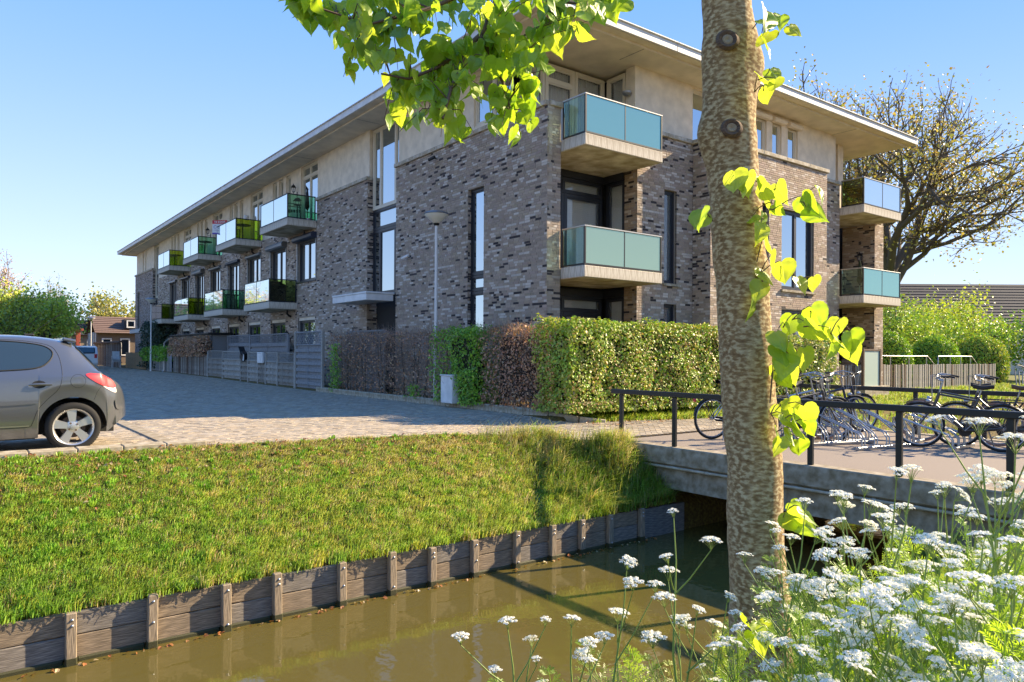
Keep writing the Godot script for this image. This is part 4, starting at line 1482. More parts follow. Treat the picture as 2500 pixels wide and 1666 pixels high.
# ---------------------------------------------------------------- leaves and blades
# a leaf grows along +y from its stalk, faces +z, folds along its midrib and droops
func leaf_mesh(length: float, width: float, base: float, fold: float, droop: float, seg: int, stalk := 0.0) -> ArrayMesh:
	var mb := MB.new()
	var mids := PackedVector3Array()
	var ls := PackedVector3Array()
	var rs := PackedVector3Array()
	for i in seg + 1:
		var t := float(i) / seg
		var w := width * 0.5 * pow(sin(PI * pow(t, base)), 0.75) * (1.0 - 0.12 * t)
		if i == seg: w = 0.0
		var y := length * t
		var z := -droop * t * t * length
		mids.push_back(Vector3(0, y + stalk, z))
		var back := 0.08 * length * (1.0 - t) * (1.0 if base < 0.7 else 0.0)
		var jag := 1.0 + 0.06 * (1.0 if i % 2 else -1.0)
		ls.push_back(Vector3(-w * jag, y - back + stalk, z + fold * w))
		rs.push_back(Vector3(w * jag, y - back + stalk, z + fold * w))
	for i in seg:
		var nl := (mids[i + 1] - mids[i]).cross(ls[i + 1] - mids[i] + (ls[i] - mids[i]) + Vector3(-1e-5, 0, 0)).normalized()
		var nr := (rs[i + 1] - mids[i] + (rs[i] - mids[i]) + Vector3(1e-5, 0, 0)).cross(mids[i + 1] - mids[i]).normalized()
		if nl.z < 0.0: nl = -nl
		if nr.z < 0.0: nr = -nr
		mb.tri(mids[i], ls[i], ls[i + 1], nl, nl, nl)
		mb.tri(mids[i], ls[i + 1], mids[i + 1], nl, nl, nl)
		mb.tri(mids[i], rs[i], rs[i + 1], nr, nr, nr)
		mb.tri(mids[i], rs[i + 1], mids[i + 1], nr, nr, nr)
	if stalk > 0.0:
		mb.tube(PackedVector3Array([Vector3.ZERO, Vector3(0, stalk * 0.5, 0.004), Vector3(0, stalk, 0)]), PackedFloat32Array([0.0012]), 3, false)
	return mb.mesh()

# a heart shaped leaf with a finely cut edge and a point, about one long
func heart_leaf(cup: float, droop: float, sd: int) -> ArrayMesh:
	var rnd := RandomNumberGenerator.new()
	rnd.seed = sd
	var key := PackedVector2Array([Vector2(0, 0.06), Vector2(0.10, -0.005), Vector2(0.24, -0.02), Vector2(0.38, 0.05), Vector2(0.465, 0.18), Vector2(0.475, 0.34), Vector2(0.42, 0.50), Vector2(0.32, 0.66), Vector2(0.20, 0.80), Vector2(0.09, 0.91), Vector2(0.025, 1.0), Vector2(0, 1.08)])
	var outl := PackedVector2Array()
	for i in key.size() - 1:
		for k in 2:
			var q := key[i].cubic_interpolate(key[i + 1], key[maxi(i - 1, 0)], key[mini(i + 2, key.size() - 1)], k * 0.5)
			if i > 0: q += Vector2(0.012, -0.006) * (1.0 if k else -0.4)
			outl.push_back(q)
	outl.push_back(key[-1])
	var mb := MB.new()
	var twist := rnd.randf_range(-0.15, 0.15)
	var shape := func(p: Vector2) -> Vector3:
		return Vector3(p.x, p.y, cup * absf(p.x) * (1.0 - 0.5 * absf(p.x)) - droop * p.y * p.y + twist * p.x * p.y + 0.02 * sin(p.x * 21.0 + p.y * 9.0))
	var normal := func(p: Vector2, s: float) -> Vector3:
		var e := 0.02
		var du: Vector3 = shape.call(p + Vector2(e * s, 0)) - shape.call(p)
		var dv: Vector3 = shape.call(p + Vector2(0, e)) - shape.call(p)
		var r := du.cross(dv).normalized()
		return r if r.z > 0.0 else -r
	for s in [-1.0, 1.0]:
		for i in outl.size() - 1:
			var a := Vector2(outl[i].x * s, outl[i].y)
			var b := Vector2(outl[i + 1].x * s, outl[i + 1].y)
			var ma := Vector2(0.001 * s, clampf(outl[i].y + 0.04 * (1.0 - outl[i].y), 0.06, 1.06))
			var mc := Vector2(0.001 * s, clampf(outl[i + 1].y + 0.04 * (1.0 - outl[i + 1].y), 0.06, 1.06))
			var ha := a.lerp(ma, 0.5)
			var hb := b.lerp(mc, 0.5)
			for q in [[a, b, hb, ha], [ha, hb, mc, ma]]:
				var v: Array[Vector3] = []
				var nn: Array[Vector3] = []
				for p in q:
					v.push_back(shape.call(p))
					nn.push_back(normal.call(p, s))
				mb.tri(v[0], v[1], v[2], nn[0], nn[1], nn[2])
				mb.tri(v[0], v[2], v[3], nn[0], nn[2], nn[3])
	return mb.mesh()

func tuft_mesh(sd: int, n: int, height: float, spread: float, width: float, lean: float) -> ArrayMesh:
	var rnd := RandomNumberGenerator.new()
	rnd.seed = sd
	var mb := MB.new()
	for i in n:
		var a := rnd.randf() * TAU
		var p := Vector3(cos(rnd.randf() * TAU), 0, sin(rnd.randf() * TAU)) * spread * rnd.randf()
		var d := Vector3(cos(a), 0, sin(a))
		var s := Vector3(-d.z, 0, d.x)
		var h := height * rnd.randf_range(0.5, 1.0)
		var l := lean * rnd.randf_range(0.3, 1.3)
		var w := width * rnd.randf_range(0.7, 1.2)
		var m := p + Vector3(0, h * 0.6, 0) + d * h * l * 0.3
		var e := p + Vector3(0, h * (1.0 - 0.25 * l), 0) + d * h * l
		var nn := (d * 0.45 + Vector3(0, 1.0, 0)).normalized()
		mb.tri(p - s * w * 0.5, p + s * w * 0.5, m + s * w * 0.4, nn, nn, nn)
		mb.tri(p - s * w * 0.5, m + s * w * 0.4, m - s * w * 0.4, nn, nn, nn)
		mb.tri(m - s * w * 0.4, m + s * w * 0.4, e, nn, nn, nn)
	return mb.mesh()

func facing(dirn: Vector3, rnd: RandomNumberGenerator, wild: float) -> Basis:
	# a basis whose +z looks roughly along dirn and whose +y hangs anywhere
	var d := (dirn + Vector3(rnd.randfn(), rnd.randfn(), rnd.randfn()) * wild).normalized()
	var u := Vector3(rnd.randfn(), rnd.randfn() - 0.4, rnd.randfn())
	var x := u.cross(d).normalized()
	return Basis(x, d.cross(x), d)

func vary(c: Color, rnd: RandomNumberGenerator, a: float) -> Color:
	var g := 1.0 + rnd.randf_range(-a, a)
	return Color(c.r * g * rnd.randf_range(0.85, 1.2), c.g * g, c.b * g)

# ---------------------------------------------------------------- grass
func build_grass() -> void:
	var rnd := RandomNumberGenerator.new()
	rnd.seed = 101
	var short: Array[Transform3D] = []
	var sc := PackedColorArray()
	var f := FastNoiseLite.new()
	f.seed = 4
	f.frequency = 0.55
	var greens := [Color(0.36, 0.54, 0.05), Color(0.25, 0.46, 0.04), Color(0.52, 0.58, 0.08), Color(0.64, 0.54, 0.24)]
	var tall: Array[Transform3D] = []
	var tc := PackedColorArray()
	var weeds: Array[Transform3D] = []
	var wc := PackedColorArray()
	for i in 26000:
		var x := rnd.randf_range(-13.5, -2.0)
		var e := road_edge(x)
		var z := lerpf(e + 0.03, 5.42, rnd.randf())
		var t := (z - e) / (5.36 - e)
		var k := f.get_noise_2d(x * 2.0, z * 2.6)
		var dry := clampf(0.55 - t * 1.1 + k * 0.6 + 0.25 * ss(-9, -4, x), 0.0, 1.0)
		if rnd.randf() < dry * 0.35: continue
		var left := ss(-7.5, -10.0, x)
		var c: Color = greens[0].lerp(greens[1], clampf(k + 0.3 + left * 0.4, 0, 1))
		var k3 := f.get_noise_2d(x * 5.5 + 40.0, z * 6.5)
		if rnd.randf() < 0.38 + dry * 0.5 + k3 * 0.7 - left * 0.25: c = greens[2]
		if rnd.randf() < 0.10 + dry * 0.5 + k3 * 0.4 - left * 0.1: c = greens[3]
		var h := 0.5 + 0.5 * t + 0.35 * maxf(k, 0.0)
		var p := Vector3(x, ground_y(x, minf(z, 5.33)) - 0.01, z)
		var b := Basis(Vector3.UP, rnd.randf() * TAU) * Basis(Vector3.RIGHT, rnd.randfn() * 0.12)
		var right := ss(-4.6, -2.6, x)
		if rnd.randf() < right * 0.55 + (0.1 if t > 0.85 else 0.0):
			tall.push_back(Transform3D(b.scaled(Vector3.ONE * rnd.randf_range(0.6, 1.05) * (0.65 + 0.35 * right)), p))
			tc.push_back(vary(c, rnd, 0.25))
		elif rnd.randf() < 0.05 + 0.2 * left * clampf(0.4 + k, 0, 1):
			weeds.push_back(Transform3D(b.scaled(Vector3.ONE * rnd.randf_range(0.5, 1.1)), p))
			wc.push_back(vary(greens[1], rnd, 0.3))
		else:
			short.push_back(Transform3D(b.scaled(Vector3(1, h, 1) * rnd.randf_range(0.75, 1.25)), p))
			sc.push_back(vary(c, rnd, 0.25))
	tag(multi("bank_grass", tuft_mesh(1, 9, 0.105, 0.06, 0.007, 0.95), M.blades, short, sc), "short sunlit grass on the sloping canal bank", "grass")
	tag(multi("tall_grass", tuft_mesh(2, 9, 0.40, 0.06, 0.008, 0.9), M.blades, tall, tc), "tall tufted grass beside the bridge and along the planks", "grass")
	var wb := MB.new()
	var lf := leaf_mesh(0.075, 0.03, 0.8, 0.3, 0.5, 4)
	for k in 7:
		var arr := lf.surface_get_arrays(0)
		var b := Basis(Vector3.UP, k * 0.9) * Basis(Vector3.RIGHT, 0.7 + 0.08 * k)
		for q in range(0, arr[0].size(), 3):
			wb.tri(b * arr[0][q], b * arr[0][q + 1], b * arr[0][q + 2], b * arr[1][q], b * arr[1][q + 1], b * arr[1][q + 2])
	tag(multi("bank_weeds", wb.mesh(), M.leaves, weeds, wc), "broad leaved weeds among the bank grass at the left", "weeds")
	# dead leaves scattered on the verge and along the water line
	var dead: Array[Transform3D] = []
	var dc := PackedColorArray()
	for i in 1500:
		var x := rnd.randf_range(-12.0, -2.4)
		var e := road_edge(x)
		var z := e + absf(rnd.randfn()) * 0.75 - 0.08
		if i % 9 == 0: z = 5.47 + rnd.randf() * 0.03
		if z > 5.5: continue
		var y := maxf(ground_y(x, minf(z, 5.3)), -1.44) + 0.035 if z < 5.4 else -1.435
		if i % 6 == 1:
			x = rnd.randf_range(-1.0, 3.0)
			z = rnd.randf_range(2.1, 2.8)
			y = road_y(x, z) + 0.02
		dead.push_back(Transform3D(facing(Vector3.UP, rnd, 0.35).scaled(Vector3.ONE * rnd.randf_range(0.6, 1.2)), Vector3(x, y, z)))
		dc.push_back(vary(Color(0.40, 0.17, 0.06) if rnd.randf() < 0.6 else Color(0.5, 0.36, 0.2), rnd, 0.3))
	tag(multi("fallen_leaves", leaf_mesh(0.05, 0.035, 0.8, 0.35, 0.4, 4), M.leaves, dead, dc), "dry brown leaves scattered over the verge and the water's edge", "leaves")
	# lawn and strip before the hedge
	var lawn: Array[Transform3D] = []
	var lc := PackedColorArray()
	for i in 15000:
		var x: float
		var z: float
		if i < 4200:
			x = rnd.randf_range(-0.7, 6.5)
			z = rnd.randf_range(1.55, 2.3 + 0.2 * clampf(x, 0, 3))
		else:
			x = 3.3 + 26.0 * pow(rnd.randf(), 1.5)
			z = rnd.randf_range(-0.8, 3.55) if x > 5.0 else rnd.randf_range(1.0, 4.6)
			if x > 3.6 and rnd.randf() < 0.35: z = rnd.randf_range(3.0, 6.0)
		var y := ground_y(x, z)
		if y < -0.75: continue
		lawn.push_back(Transform3D(Basis(Vector3.UP, rnd.randf() * TAU).scaled(Vector3.ONE * rnd.randf_range(0.6, 1.3) * (1.25 if i < 4200 else 1.0)), Vector3(x, y, z)))
		lc.push_back(vary(greens[0] if rnd.randf() < 0.6 else greens[2], rnd, 0.3))
	tag(multi("lawn_grass", tuft_mesh(3, 9, 0.16, 0.07, 0.009, 0.6), M.blades, lawn, lc), "grass strip before the green hedge and lawn beyond the bicycles", "grass")

# ---------------------------------------------------------------- hedges
# fills the skin of a box (with bulging faces) with leaves; faces: which sides show
func hedge(called: String, label: String, lo: Vector3, hi: Vector3, cols: Array, count: int, size: float, sd: int, core: Material, group := "", shag := 0.12, inset := 0.24, stems := 0, twigs := 0) -> Node3D:
	var o := thing(called, label, "hedge", Vector3((lo.x + hi.x) * 0.5, lo.y, (lo.z + hi.z) * 0.5), 0.0, group)
	var rnd := RandomNumberGenerator.new()
	rnd.seed = sd
	var f := FastNoiseLite.new()
	f.seed = sd
	f.frequency = 0.9
	var mid := (lo + hi) * 0.5 - Vector3(0, (hi.y - lo.y) * 0.5, 0)
	var s := hi - lo
	if core:
		var cb := MB.new()
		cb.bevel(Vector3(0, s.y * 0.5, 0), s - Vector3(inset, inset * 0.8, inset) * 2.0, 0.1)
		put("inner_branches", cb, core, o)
	var xf: Array[Transform3D] = []
	var cc := PackedColorArray()
	# faces the eye can see: -x, +z, top
	var areas := [s.z * s.y, s.x * s.y, s.x * s.z, s.z * s.y * 0.6]
	var total: float = areas[0] + areas[1] + areas[2] + areas[3]
	for i in count:
		var r := rnd.randf() * total
		var p := Vector3(rnd.randf() - 0.5, rnd.randf(), rnd.randf() - 0.5)
		var nn := Vector3.UP
		if r < areas[0]:
			p.x = -0.5
			nn = Vector3.LEFT
		elif r < areas[0] + areas[1]:
			p.z = 0.5
			nn = Vector3.BACK
		elif r < areas[0] + areas[1] + areas[2]:
			p.y = 1.0
		else:
			p.x = 0.5
			nn = Vector3.RIGHT
		p = p * s
		var k := f.get_noise_3dv(p * 1.6 + mid)
		var deep := pow(rnd.randf(), 1.6) * 0.24
		p += nn * (k * shag * 1.6 - deep + 0.02)
		# round the top edges off
		if nn != Vector3.UP: p -= nn * 0.10 * ss(s.y - 0.22, s.y, p.y)
		p.y = maxf(p.y, 0.05)
		var c: Color = cols[rnd.randi() % cols.size()]
		var k2 := f.get_noise_3dv(p * 0.55 + mid * 1.7)
		c = c.lerp(cols[0], clampf(k2 * 1.5 + 0.1, 0, 0.8))
		xf.push_back(Transform3D(facing(nn + Vector3(0, 0.25, 0), rnd, 0.55).scaled(Vector3.ONE * size * rnd.randf_range(0.65, 1.2)), p))
		cc.push_back(vary(c, rnd, 0.3))
	multi("foliage", leaf_mesh(1.0, 0.72, 0.75, 0.25, 0.25, 4), M.leaves, xf, cc, o)
	for i in stems:
		var mb := MB.new()
		var z := lerpf(-s.z * 0.5 + 0.2, s.z * 0.5 - 0.2, (i + rnd.randf() * 0.6) / stems)
		var x := rnd.randf_range(-0.12, 0.12)
		var path := PackedVector3Array()
		var x1 := x
		var z1 := z
		for q in 6:
			path.push_back(Vector3(x1, s.y * q / 5.5, z1))
			x1 += rnd.randf_range(-0.04, 0.04)
			z1 += rnd.randf_range(-0.05, 0.05)
		mb.tube(path, PackedFloat32Array([0.022, 0.02, 0.018, 0.015, 0.011, 0.006]), 6)
		put("stem", mb, M.bark_dark, o)
	if twigs:
		var tx: Array[Transform3D] = []
		var tcol := PackedColorArray()
		for i in twigs:
			var p := Vector3(rnd.randf_range(-0.5, 0.5) * s.x, pow(rnd.randf(), 0.7) * s.y, rnd.randf_range(-0.5, 0.5) * s.z)
			var d := Vector3(rnd.randf_range(-1, 0.6), rnd.randf_range(-0.1, 1.3), rnd.randf_range(-1, 1)).normalized()
			var b := facing(d, rnd, 0.05)
			tx.push_back(Transform3D(b * Basis.from_scale(Vector3(0.6, 0.6, rnd.randf_range(0.15, 0.42))), p))
			tcol.push_back(vary(Color(0.30, 0.22, 0.165), rnd, 0.35))
		var tb := MB.new()
		tb.tube(PackedVector3Array([Vector3.ZERO, Vector3(0.02, 0.01, 0.5), Vector3(0, 0, 1)]), PackedFloat32Array([0.006, 0.0045, 0.002]), 4, false)
		multi("twigs", tb.mesh(), M.twig_many, tx, tcol, o)
	return o

func build_hedges() -> void:
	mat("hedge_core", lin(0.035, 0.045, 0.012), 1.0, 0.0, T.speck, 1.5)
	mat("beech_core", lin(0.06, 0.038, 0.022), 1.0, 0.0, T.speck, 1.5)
	var green := [Color(0.34, 0.50, 0.05), Color(0.48, 0.56, 0.08), Color(0.28, 0.46, 0.035), Color(0.55, 0.54, 0.14), Color(0.52, 0.36, 0.14)]
	var fresh := [Color(0.22, 0.45, 0.04), Color(0.32, 0.52, 0.05), Color(0.18, 0.38, 0.035)]
	var brown := [Color(0.60, 0.32, 0.17), Color(0.48, 0.27, 0.16), Color(0.68, 0.46, 0.30), Color(0.38, 0.23, 0.15)]
	var g := "hedges round the front garden"
	hedge("bare_hedge", "thin brown hedge of bare twigs and dry leaves along the kerb", Vector3(-1.22, 0.06, -9.6), Vector3(-0.6, 1.84, -2.3), brown, 4600, 0.058, 201, null, g, 0.1, 0.2, 16, 4200)
	var lo := hedge("green_hedge_column", "fresh green patch of hedge above the white service cabinet", Vector3(-1.45, 0.1, -2.6), Vector3(-0.6, 1.86, -0.75), fresh, 5200, 0.062, 202, M.hedge_core, g, 0.16, 0.3, 3, 200)
	hedge("beech_hedge", "reddish brown beech hedge between two green hedges", Vector3(-1.3, 0.08, -0.75), Vector3(-0.55, 1.86, 1.35), brown, 5200, 0.055, 203, M.beech_core, g, 0.08, 0.28, 8, 1500)
	hedge("green_hedge", "large clipped green hedge at the garden corner behind the bridge railing", Vector3(-1.35, 0.1, 1.2), Vector3(4.6, 1.9, 2.35), green, 27000, 0.062, 204, M.hedge_core, g, 0.13, 0.26, 6, 0)
	hedge("glossy_hedge", "glossy yellow green hedge behind the parked bicycles, right of the big tree", Vector3(4.8, 0.0, 0.6), Vector3(9.0, 1.75, 2.0), [Color(0.34, 0.44, 0.08), Color(0.55, 0.56, 0.16), Color(0.22, 0.36, 0.05), Color(0.7, 0.6, 0.24)], 12000, 0.075, 205, M.hedge_core, g, 0.14, 0.26, 4, 0)
	hedge("clipped_brown_hedge", "brown clipped hedge growing over the picket fence by the shed", Vector3(-1.6, 1.05, -30.0), Vector3(-1.0, 2.0, -23.6), brown, 6500, 0.075, 206, M.beech_core, "", 0.12, 0.2, 0, 500)
	hedge("climber", "bright green climber on top of the old board fence", Vector3(-1.6, 0.75, -37.2), Vector3(-0.9, 1.55, -31.6), fresh, 4000, 0.09, 207, null, "", 0.2, 0.2)
	hedge("dark_shrub", "dark evergreen shrub in front of the far entrance", Vector3(-1.3, 0.3, -38.6), Vector3(-0.2, 3.1, -34.8), [Color(0.03, 0.06, 0.03), Color(0.05, 0.09, 0.05), Color(0.10, 0.14, 0.09)], 5200, 0.13, 208, M.hedge_core, "", 0.35, 0.35)
	hedge("far_hedge", "low green hedge across the end of the road", Vector3(-6.5, 0.1, -62.0), Vector3(-2.2, 1.5, -60.5), fresh, 3000, 0.12, 209, M.hedge_core)
	# loose shoots that hang over the kerb and the cabinet
	var rnd := RandomNumberGenerator.new()
	rnd.seed = 9
	for s in [[Vector3(-1.25, 0.05, -8.8), 1.5, 0.3], [Vector3(-1.4, 0.1, -1.15), 0.8, 0.45], [Vector3(-1.2, 0.1, -3.9), 0.35, 0.3]]:
		var o := thing("climbing_shoot", ["green climbing shoot in the left end of the bare hedge", "green leafy shoot at the foot of the beech hedge by the cabinet", "small green shoot at the foot of the bare hedge"][[0.3, 0.45].find(s[2]) if s[1] > 0.5 else 2], "plant", s[0])
		var xf: Array[Transform3D] = []
		var cc := PackedColorArray()
		for i in int(420 * s[1]):
			xf.push_back(Transform3D(facing(Vector3(-1, 0.4, 0.2), rnd, 0.6).scaled(Vector3.ONE * rnd.randf_range(0.035, 0.075)), Vector3(rnd.randfn() * 0.08, rnd.randf() * s[1], rnd.randfn() * s[2] * 0.5)))
			cc.push_back(vary(fresh[rnd.randi() % 3], rnd, 0.3))
		multi("foliage", leaf_mesh(1.0, 0.8, 0.7, 0.25, 0.25, 4), M.leaves, xf, cc, o)
	# three clipped round bushes
	for k in 3:
		var o := thing("round_bush", ["clipped round bush nearest the building behind the paling fence", "middle one of the three clipped round bushes", "right hand clipped round bush with yellowish top"][k], "bush", survey([2163.0, 2281.0, 2392.0][k], 866.0, [31.0, 33.5, 36.5][k]) * Vector3(1, 0, 1) + Vector3(0, -0.1, 0), 0.0, "clipped round bushes")
		var rx := [1.04, 1.06, 1.24][k] as float
		var h := [2.42, 2.3, 2.42][k] as float
		var cb := MB.new()
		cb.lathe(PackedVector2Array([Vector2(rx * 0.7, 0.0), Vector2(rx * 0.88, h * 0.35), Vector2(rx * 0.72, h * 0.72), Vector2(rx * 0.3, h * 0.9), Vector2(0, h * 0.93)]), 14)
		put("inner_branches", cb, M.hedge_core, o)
		var xf: Array[Transform3D] = []
		var cc := PackedColorArray()
		var f := FastNoiseLite.new()
		f.seed = 60 + k
		f.frequency = 1.4
		for i in 9000:
			var u := rnd.randf() * TAU
			var t := pow(rnd.randf(), 0.8)
			var y := h * t
			var r := rx * sqrt(maxf(0.0, 1.0 - pow(absf(t - 0.42) / 0.58, 2.4)))
			var d := Vector3(cos(u), (t - 0.42) * 1.3, sin(u)).normalized()
			var p := Vector3(cos(u) * r, y, sin(u) * r)
			p += d * (f.get_noise_3dv(p * 2.0) * 0.12 - pow(rnd.randf(), 2.0) * 0.2)
			xf.push_back(Transform3D(facing(d, rnd, 0.7).scaled(Vector3(0.7, 1.2, 1) * rnd.randf_range(0.06, 0.12)), p))
			cc.push_back(vary([Color(0.26, 0.46, 0.03), Color(0.40, 0.56, 0.04), Color(0.16, 0.32, 0.02)][rnd.randi() % 3] if k < 2 or rnd.randf() < 0.6 else Color(0.58, 0.56, 0.08), rnd, 0.3))
		multi("foliage", leaf_mesh(1.0, 0.55, 0.9, 0.2, 0.2, 3), M.leaves, xf, cc, o)

# ---------------------------------------------------------------- trees
# a branching tree; leaves sit in loose sprays at the twig ends
func tree(called: String, label: String, at: Vector3, h: float, spread: float, trunk_r: float, fork: float, depth: int, cols: Array, leaf: float, per_tip: int, sd: int, puff := 0.5, group := "", lean := Vector3.ZERO) -> Node3D:
	var o := thing(called, label, "tree", at, 0.0, group)
	var rnd := RandomNumberGenerator.new()
	rnd.seed = sd
	var wood := MB.new()
	var tips := PackedVector3Array()
	var dirs := PackedVector3Array()
	var todo := []
	var top := Vector3(0, h * fork, 0) + lean
	wood.tube(PackedVector3Array([Vector3(0, -0.1, 0), Vector3(0, h * fork * 0.3, 0) + lean * 0.2, top * 0.7, top]), PackedFloat32Array([trunk_r * 1.25, trunk_r, trunk_r * 0.9, trunk_r * 0.78]), 10, false)
	var tr := put("trunk", wood, M.bark_dark if trunk_r < 0.3 else M.bark, o)
	var limbs := MB.new()
	var n0 := 6
	for i in n0:
		var a := TAU * i / n0 + rnd.randf() * 0.7
		var el := rnd.randf_range(0.35, 1.25)
		todo.append([top * rnd.randf_range(0.78, 1.0), Vector3(cos(a) * cos(el), sin(el), sin(a) * cos(el)), trunk_r * 0.55, 1])
	var reach := Vector3(spread, h * (1.0 - fork), spread)
	while todo.size():
		var j: Array = todo.pop_back()
		var p: Vector3 = j[0]
		var d: Vector3 = j[1]
		var r: float = j[2]
		var lv: int = j[3]
		var len: float = (reach * d.abs()).length() * [0.0, 0.42, 0.3, 0.21, 0.14, 0.09][lv] * rnd.randf_range(0.75, 1.25)
		var mid: Vector3 = p + d * len * 0.5 + Vector3(rnd.randfn(), rnd.randfn(), rnd.randfn()) * len * 0.06
		d = (d + Vector3(rnd.randfn() * 0.12, 0.10, rnd.randfn() * 0.12)).normalized()
		var e: Vector3 = mid + d * len * 0.5
		limbs.tube(PackedVector3Array([p, mid, e]), PackedFloat32Array([r, r * 0.8, r * 0.62]), 5 if lv > 2 else 7, false)
		if lv >= depth:
			tips.push_back(e)
			dirs.push_back(d)
			continue
		var nb := 3 if lv < 3 else rnd.randi_range(2, 4)
		for k in nb + 1:
			var t := rnd.randf_range(0.35, 1.0) if k < nb else 1.0
			var bp: Vector3 = p.lerp(mid, t * 2.0) if t < 0.5 else mid.lerp(e, t * 2.0 - 1.0)
			var nd := (d + Vector3(rnd.randfn(), rnd.randfn() * 0.7, rnd.randfn()) * (0.62 if k < nb else 0.25)).normalized()
			todo.append([bp, nd, r * rnd.randf_range(0.45, 0.62), lv + 1])
	put("limbs", limbs, M.bark_dark, o)
	var xf: Array[Transform3D] = []
	var cc := PackedColorArray()
	for i in tips.size():
		var base: Color = cols[rnd.randi() % cols.size()]
		for k in per_tip:
			var p := tips[i] + Vector3(rnd.randfn(), rnd.randfn() * 0.8, rnd.randfn()) * puff - dirs[i] * rnd.randf() * puff
			xf.push_back(Transform3D(facing(Vector3(0, 0.6, 0), rnd, 0.8).scaled(Vector3.ONE * leaf * rnd.randf_range(0.6, 1.25)), p))
			cc.push_back(vary(base, rnd, 0.3))
	multi("crown", leaf_mesh(1.0, 0.8, 0.7, 0.25, 0.3, 3), M.leaves, xf, cc, o)
	return o

func build_far_trees() -> void:
	var olive := [Color(0.48, 0.42, 0.10), Color(0.58, 0.48, 0.13), Color(0.38, 0.35, 0.08), Color(0.54, 0.38, 0.16)]
	tree("plane_tree", "tall spreading tree with sparse young leaves behind the right end of the building", Vector3(33.5, -0.1, -8.4), 18.6, 10.5, 0.5, 0.34, 5, olive, 0.17, 8, 301, 0.55, "", Vector3(0.4, 0, 0))
	tree("far_tree", "small tree top showing above the roof edge", Vector3(34.0, -0.1, -24.0), 19.5, 5.0, 0.25, 0.5, 5, olive, 0.16, 3, 302, 0.35)
	var fresh := [Color(0.62, 0.70, 0.08), Color(0.72, 0.78, 0.12), Color(0.45, 0.55, 0.06)]
	tree("willow", "bushy yellow green tree behind the parked car", Vector3(-6.9, 0.1, -43.0), 5.2, 4.2, 0.2, 0.16, 4, fresh, 0.17, 26, 303, 0.5)
	tree("willow", "darker green bushy tree left of the yellow green one behind the car", Vector3(-9.9, 0.1, -38.0), 5.6, 4.2, 0.16, 0.16, 4, [Color(0.30, 0.38, 0.07), Color(0.48, 0.55, 0.08)], 0.14, 22, 304, 0.42)
	tree("blossom_tree", "pink blossoming tree at the left edge behind the car", Vector3(-9.7, 0.1, -45.0), 7.6, 3.4, 0.16, 0.3, 4, [Color(0.80, 0.53, 0.51), Color(0.80, 0.72, 0.67), Color(0.64, 0.35, 0.19)], 0.1, 14, 305, 0.25)
	tree("bare_tree", "thin nearly bare tree rising behind the tiled house roof", Vector3(-3.3, 0.1, -77.0), 9.4, 3.4, 0.18, 0.3, 5, [Color(0.35, 0.32, 0.13), Color(0.48, 0.45, 0.16)], 0.16, 2, 306, 0.35)
	tree("far_tree", "olive green tree far off beside the left end of the building", Vector3(3.2, 0.1, -77.0), 8.4, 3.4, 0.22, 0.25, 4, [Color(0.38, 0.38, 0.10), Color(0.51, 0.48, 0.13)], 0.3, 12, 307, 0.7)
	tree("front_yard_tree", "small golden green tree in front of the far houses", Vector3(-3.6, 0.1, -64.0), 2.6, 1.4, 0.08, 0.2, 3, [Color(0.64, 0.64, 0.08), Color(0.80, 0.67, 0.13)], 0.18, 12, 308, 0.3)
	# shrubs behind the round bushes
	var dark := [Color(0.16, 0.29, 0.05), Color(0.24, 0.40, 0.06), Color(0.32, 0.48, 0.11)]
	tree("shrub", "dark green shrub with whitish tips right beside the building", Vector3(26.0, -0.1, -8.6), 5.4, 3.2, 0.12, 0.12, 4, [Color(0.16, 0.30, 0.05), Color(0.22, 0.38, 0.06), Color(0.64, 0.67, 0.42)], 0.16, 20, 311, 0.42, "shrubs at the back of the lawn")
	tree("shrub", "light green shrub behind the middle round bush", Vector3(31.5, -0.1, -8.0), 4.6, 3.8, 0.12, 0.12, 4, [Color(0.35, 0.53, 0.08), Color(0.48, 0.58, 0.11)], 0.16, 20, 312, 0.5, "shrubs at the back of the lawn")
	tree("shrub", "tall yellow green shrub behind the right round bush", Vector3(36.0, -0.1, -6.0), 5.2, 4.2, 0.12, 0.12, 4, [Color(0.32, 0.51, 0.06), Color(0.45, 0.58, 0.08)], 0.16, 20, 313, 0.5, "shrubs at the back of the lawn")
	tree("shrub", "dark shrub at the right edge beyond the stakes", Vector3(37.5, -0.1, -0.6), 4.2, 4.2, 0.12, 0.1, 4, dark, 0.16, 24, 314, 0.5, "shrubs at the back of the lawn")
	tree("shrub", "feathery shrub between the dark roof and the lawn", Vector3(43.5, -0.1, -10.0), 6.2, 4.4, 0.12, 0.14, 4, fresh, 0.18, 16, 315, 0.6, "shrubs at the back of the lawn")
	tree("shrub", "low green shrub under the plane tree", Vector3(27.0, -0.1, -11.5), 3.4, 3.8, 0.12, 0.1, 4, dark, 0.18, 18, 316, 0.6, "shrubs at the back of the lawn")

# ---------------------------------------------------------------- the big tree in front
func dangling(rnd: RandomNumberGenerator, wild: float, towards := Vector3.ZERO) -> Basis:
	var y := (Vector3(0, -1, 0) + towards + Vector3(rnd.randfn(), rnd.randfn() * 0.6, rnd.randfn()) * wild).normalized()
	var a := rnd.randf() * TAU
	var z := Vector3(cos(a), 0.25, sin(a))
	var x := y.cross(z).normalized()
	return Basis(x, y, x.cross(y))

func trunk_axis(y: float) -> Vector3:
	return Vector3(-7.15 - 0.052 * (y + 0.39), y, 10.40 - 0.041 * (y + 0.39))

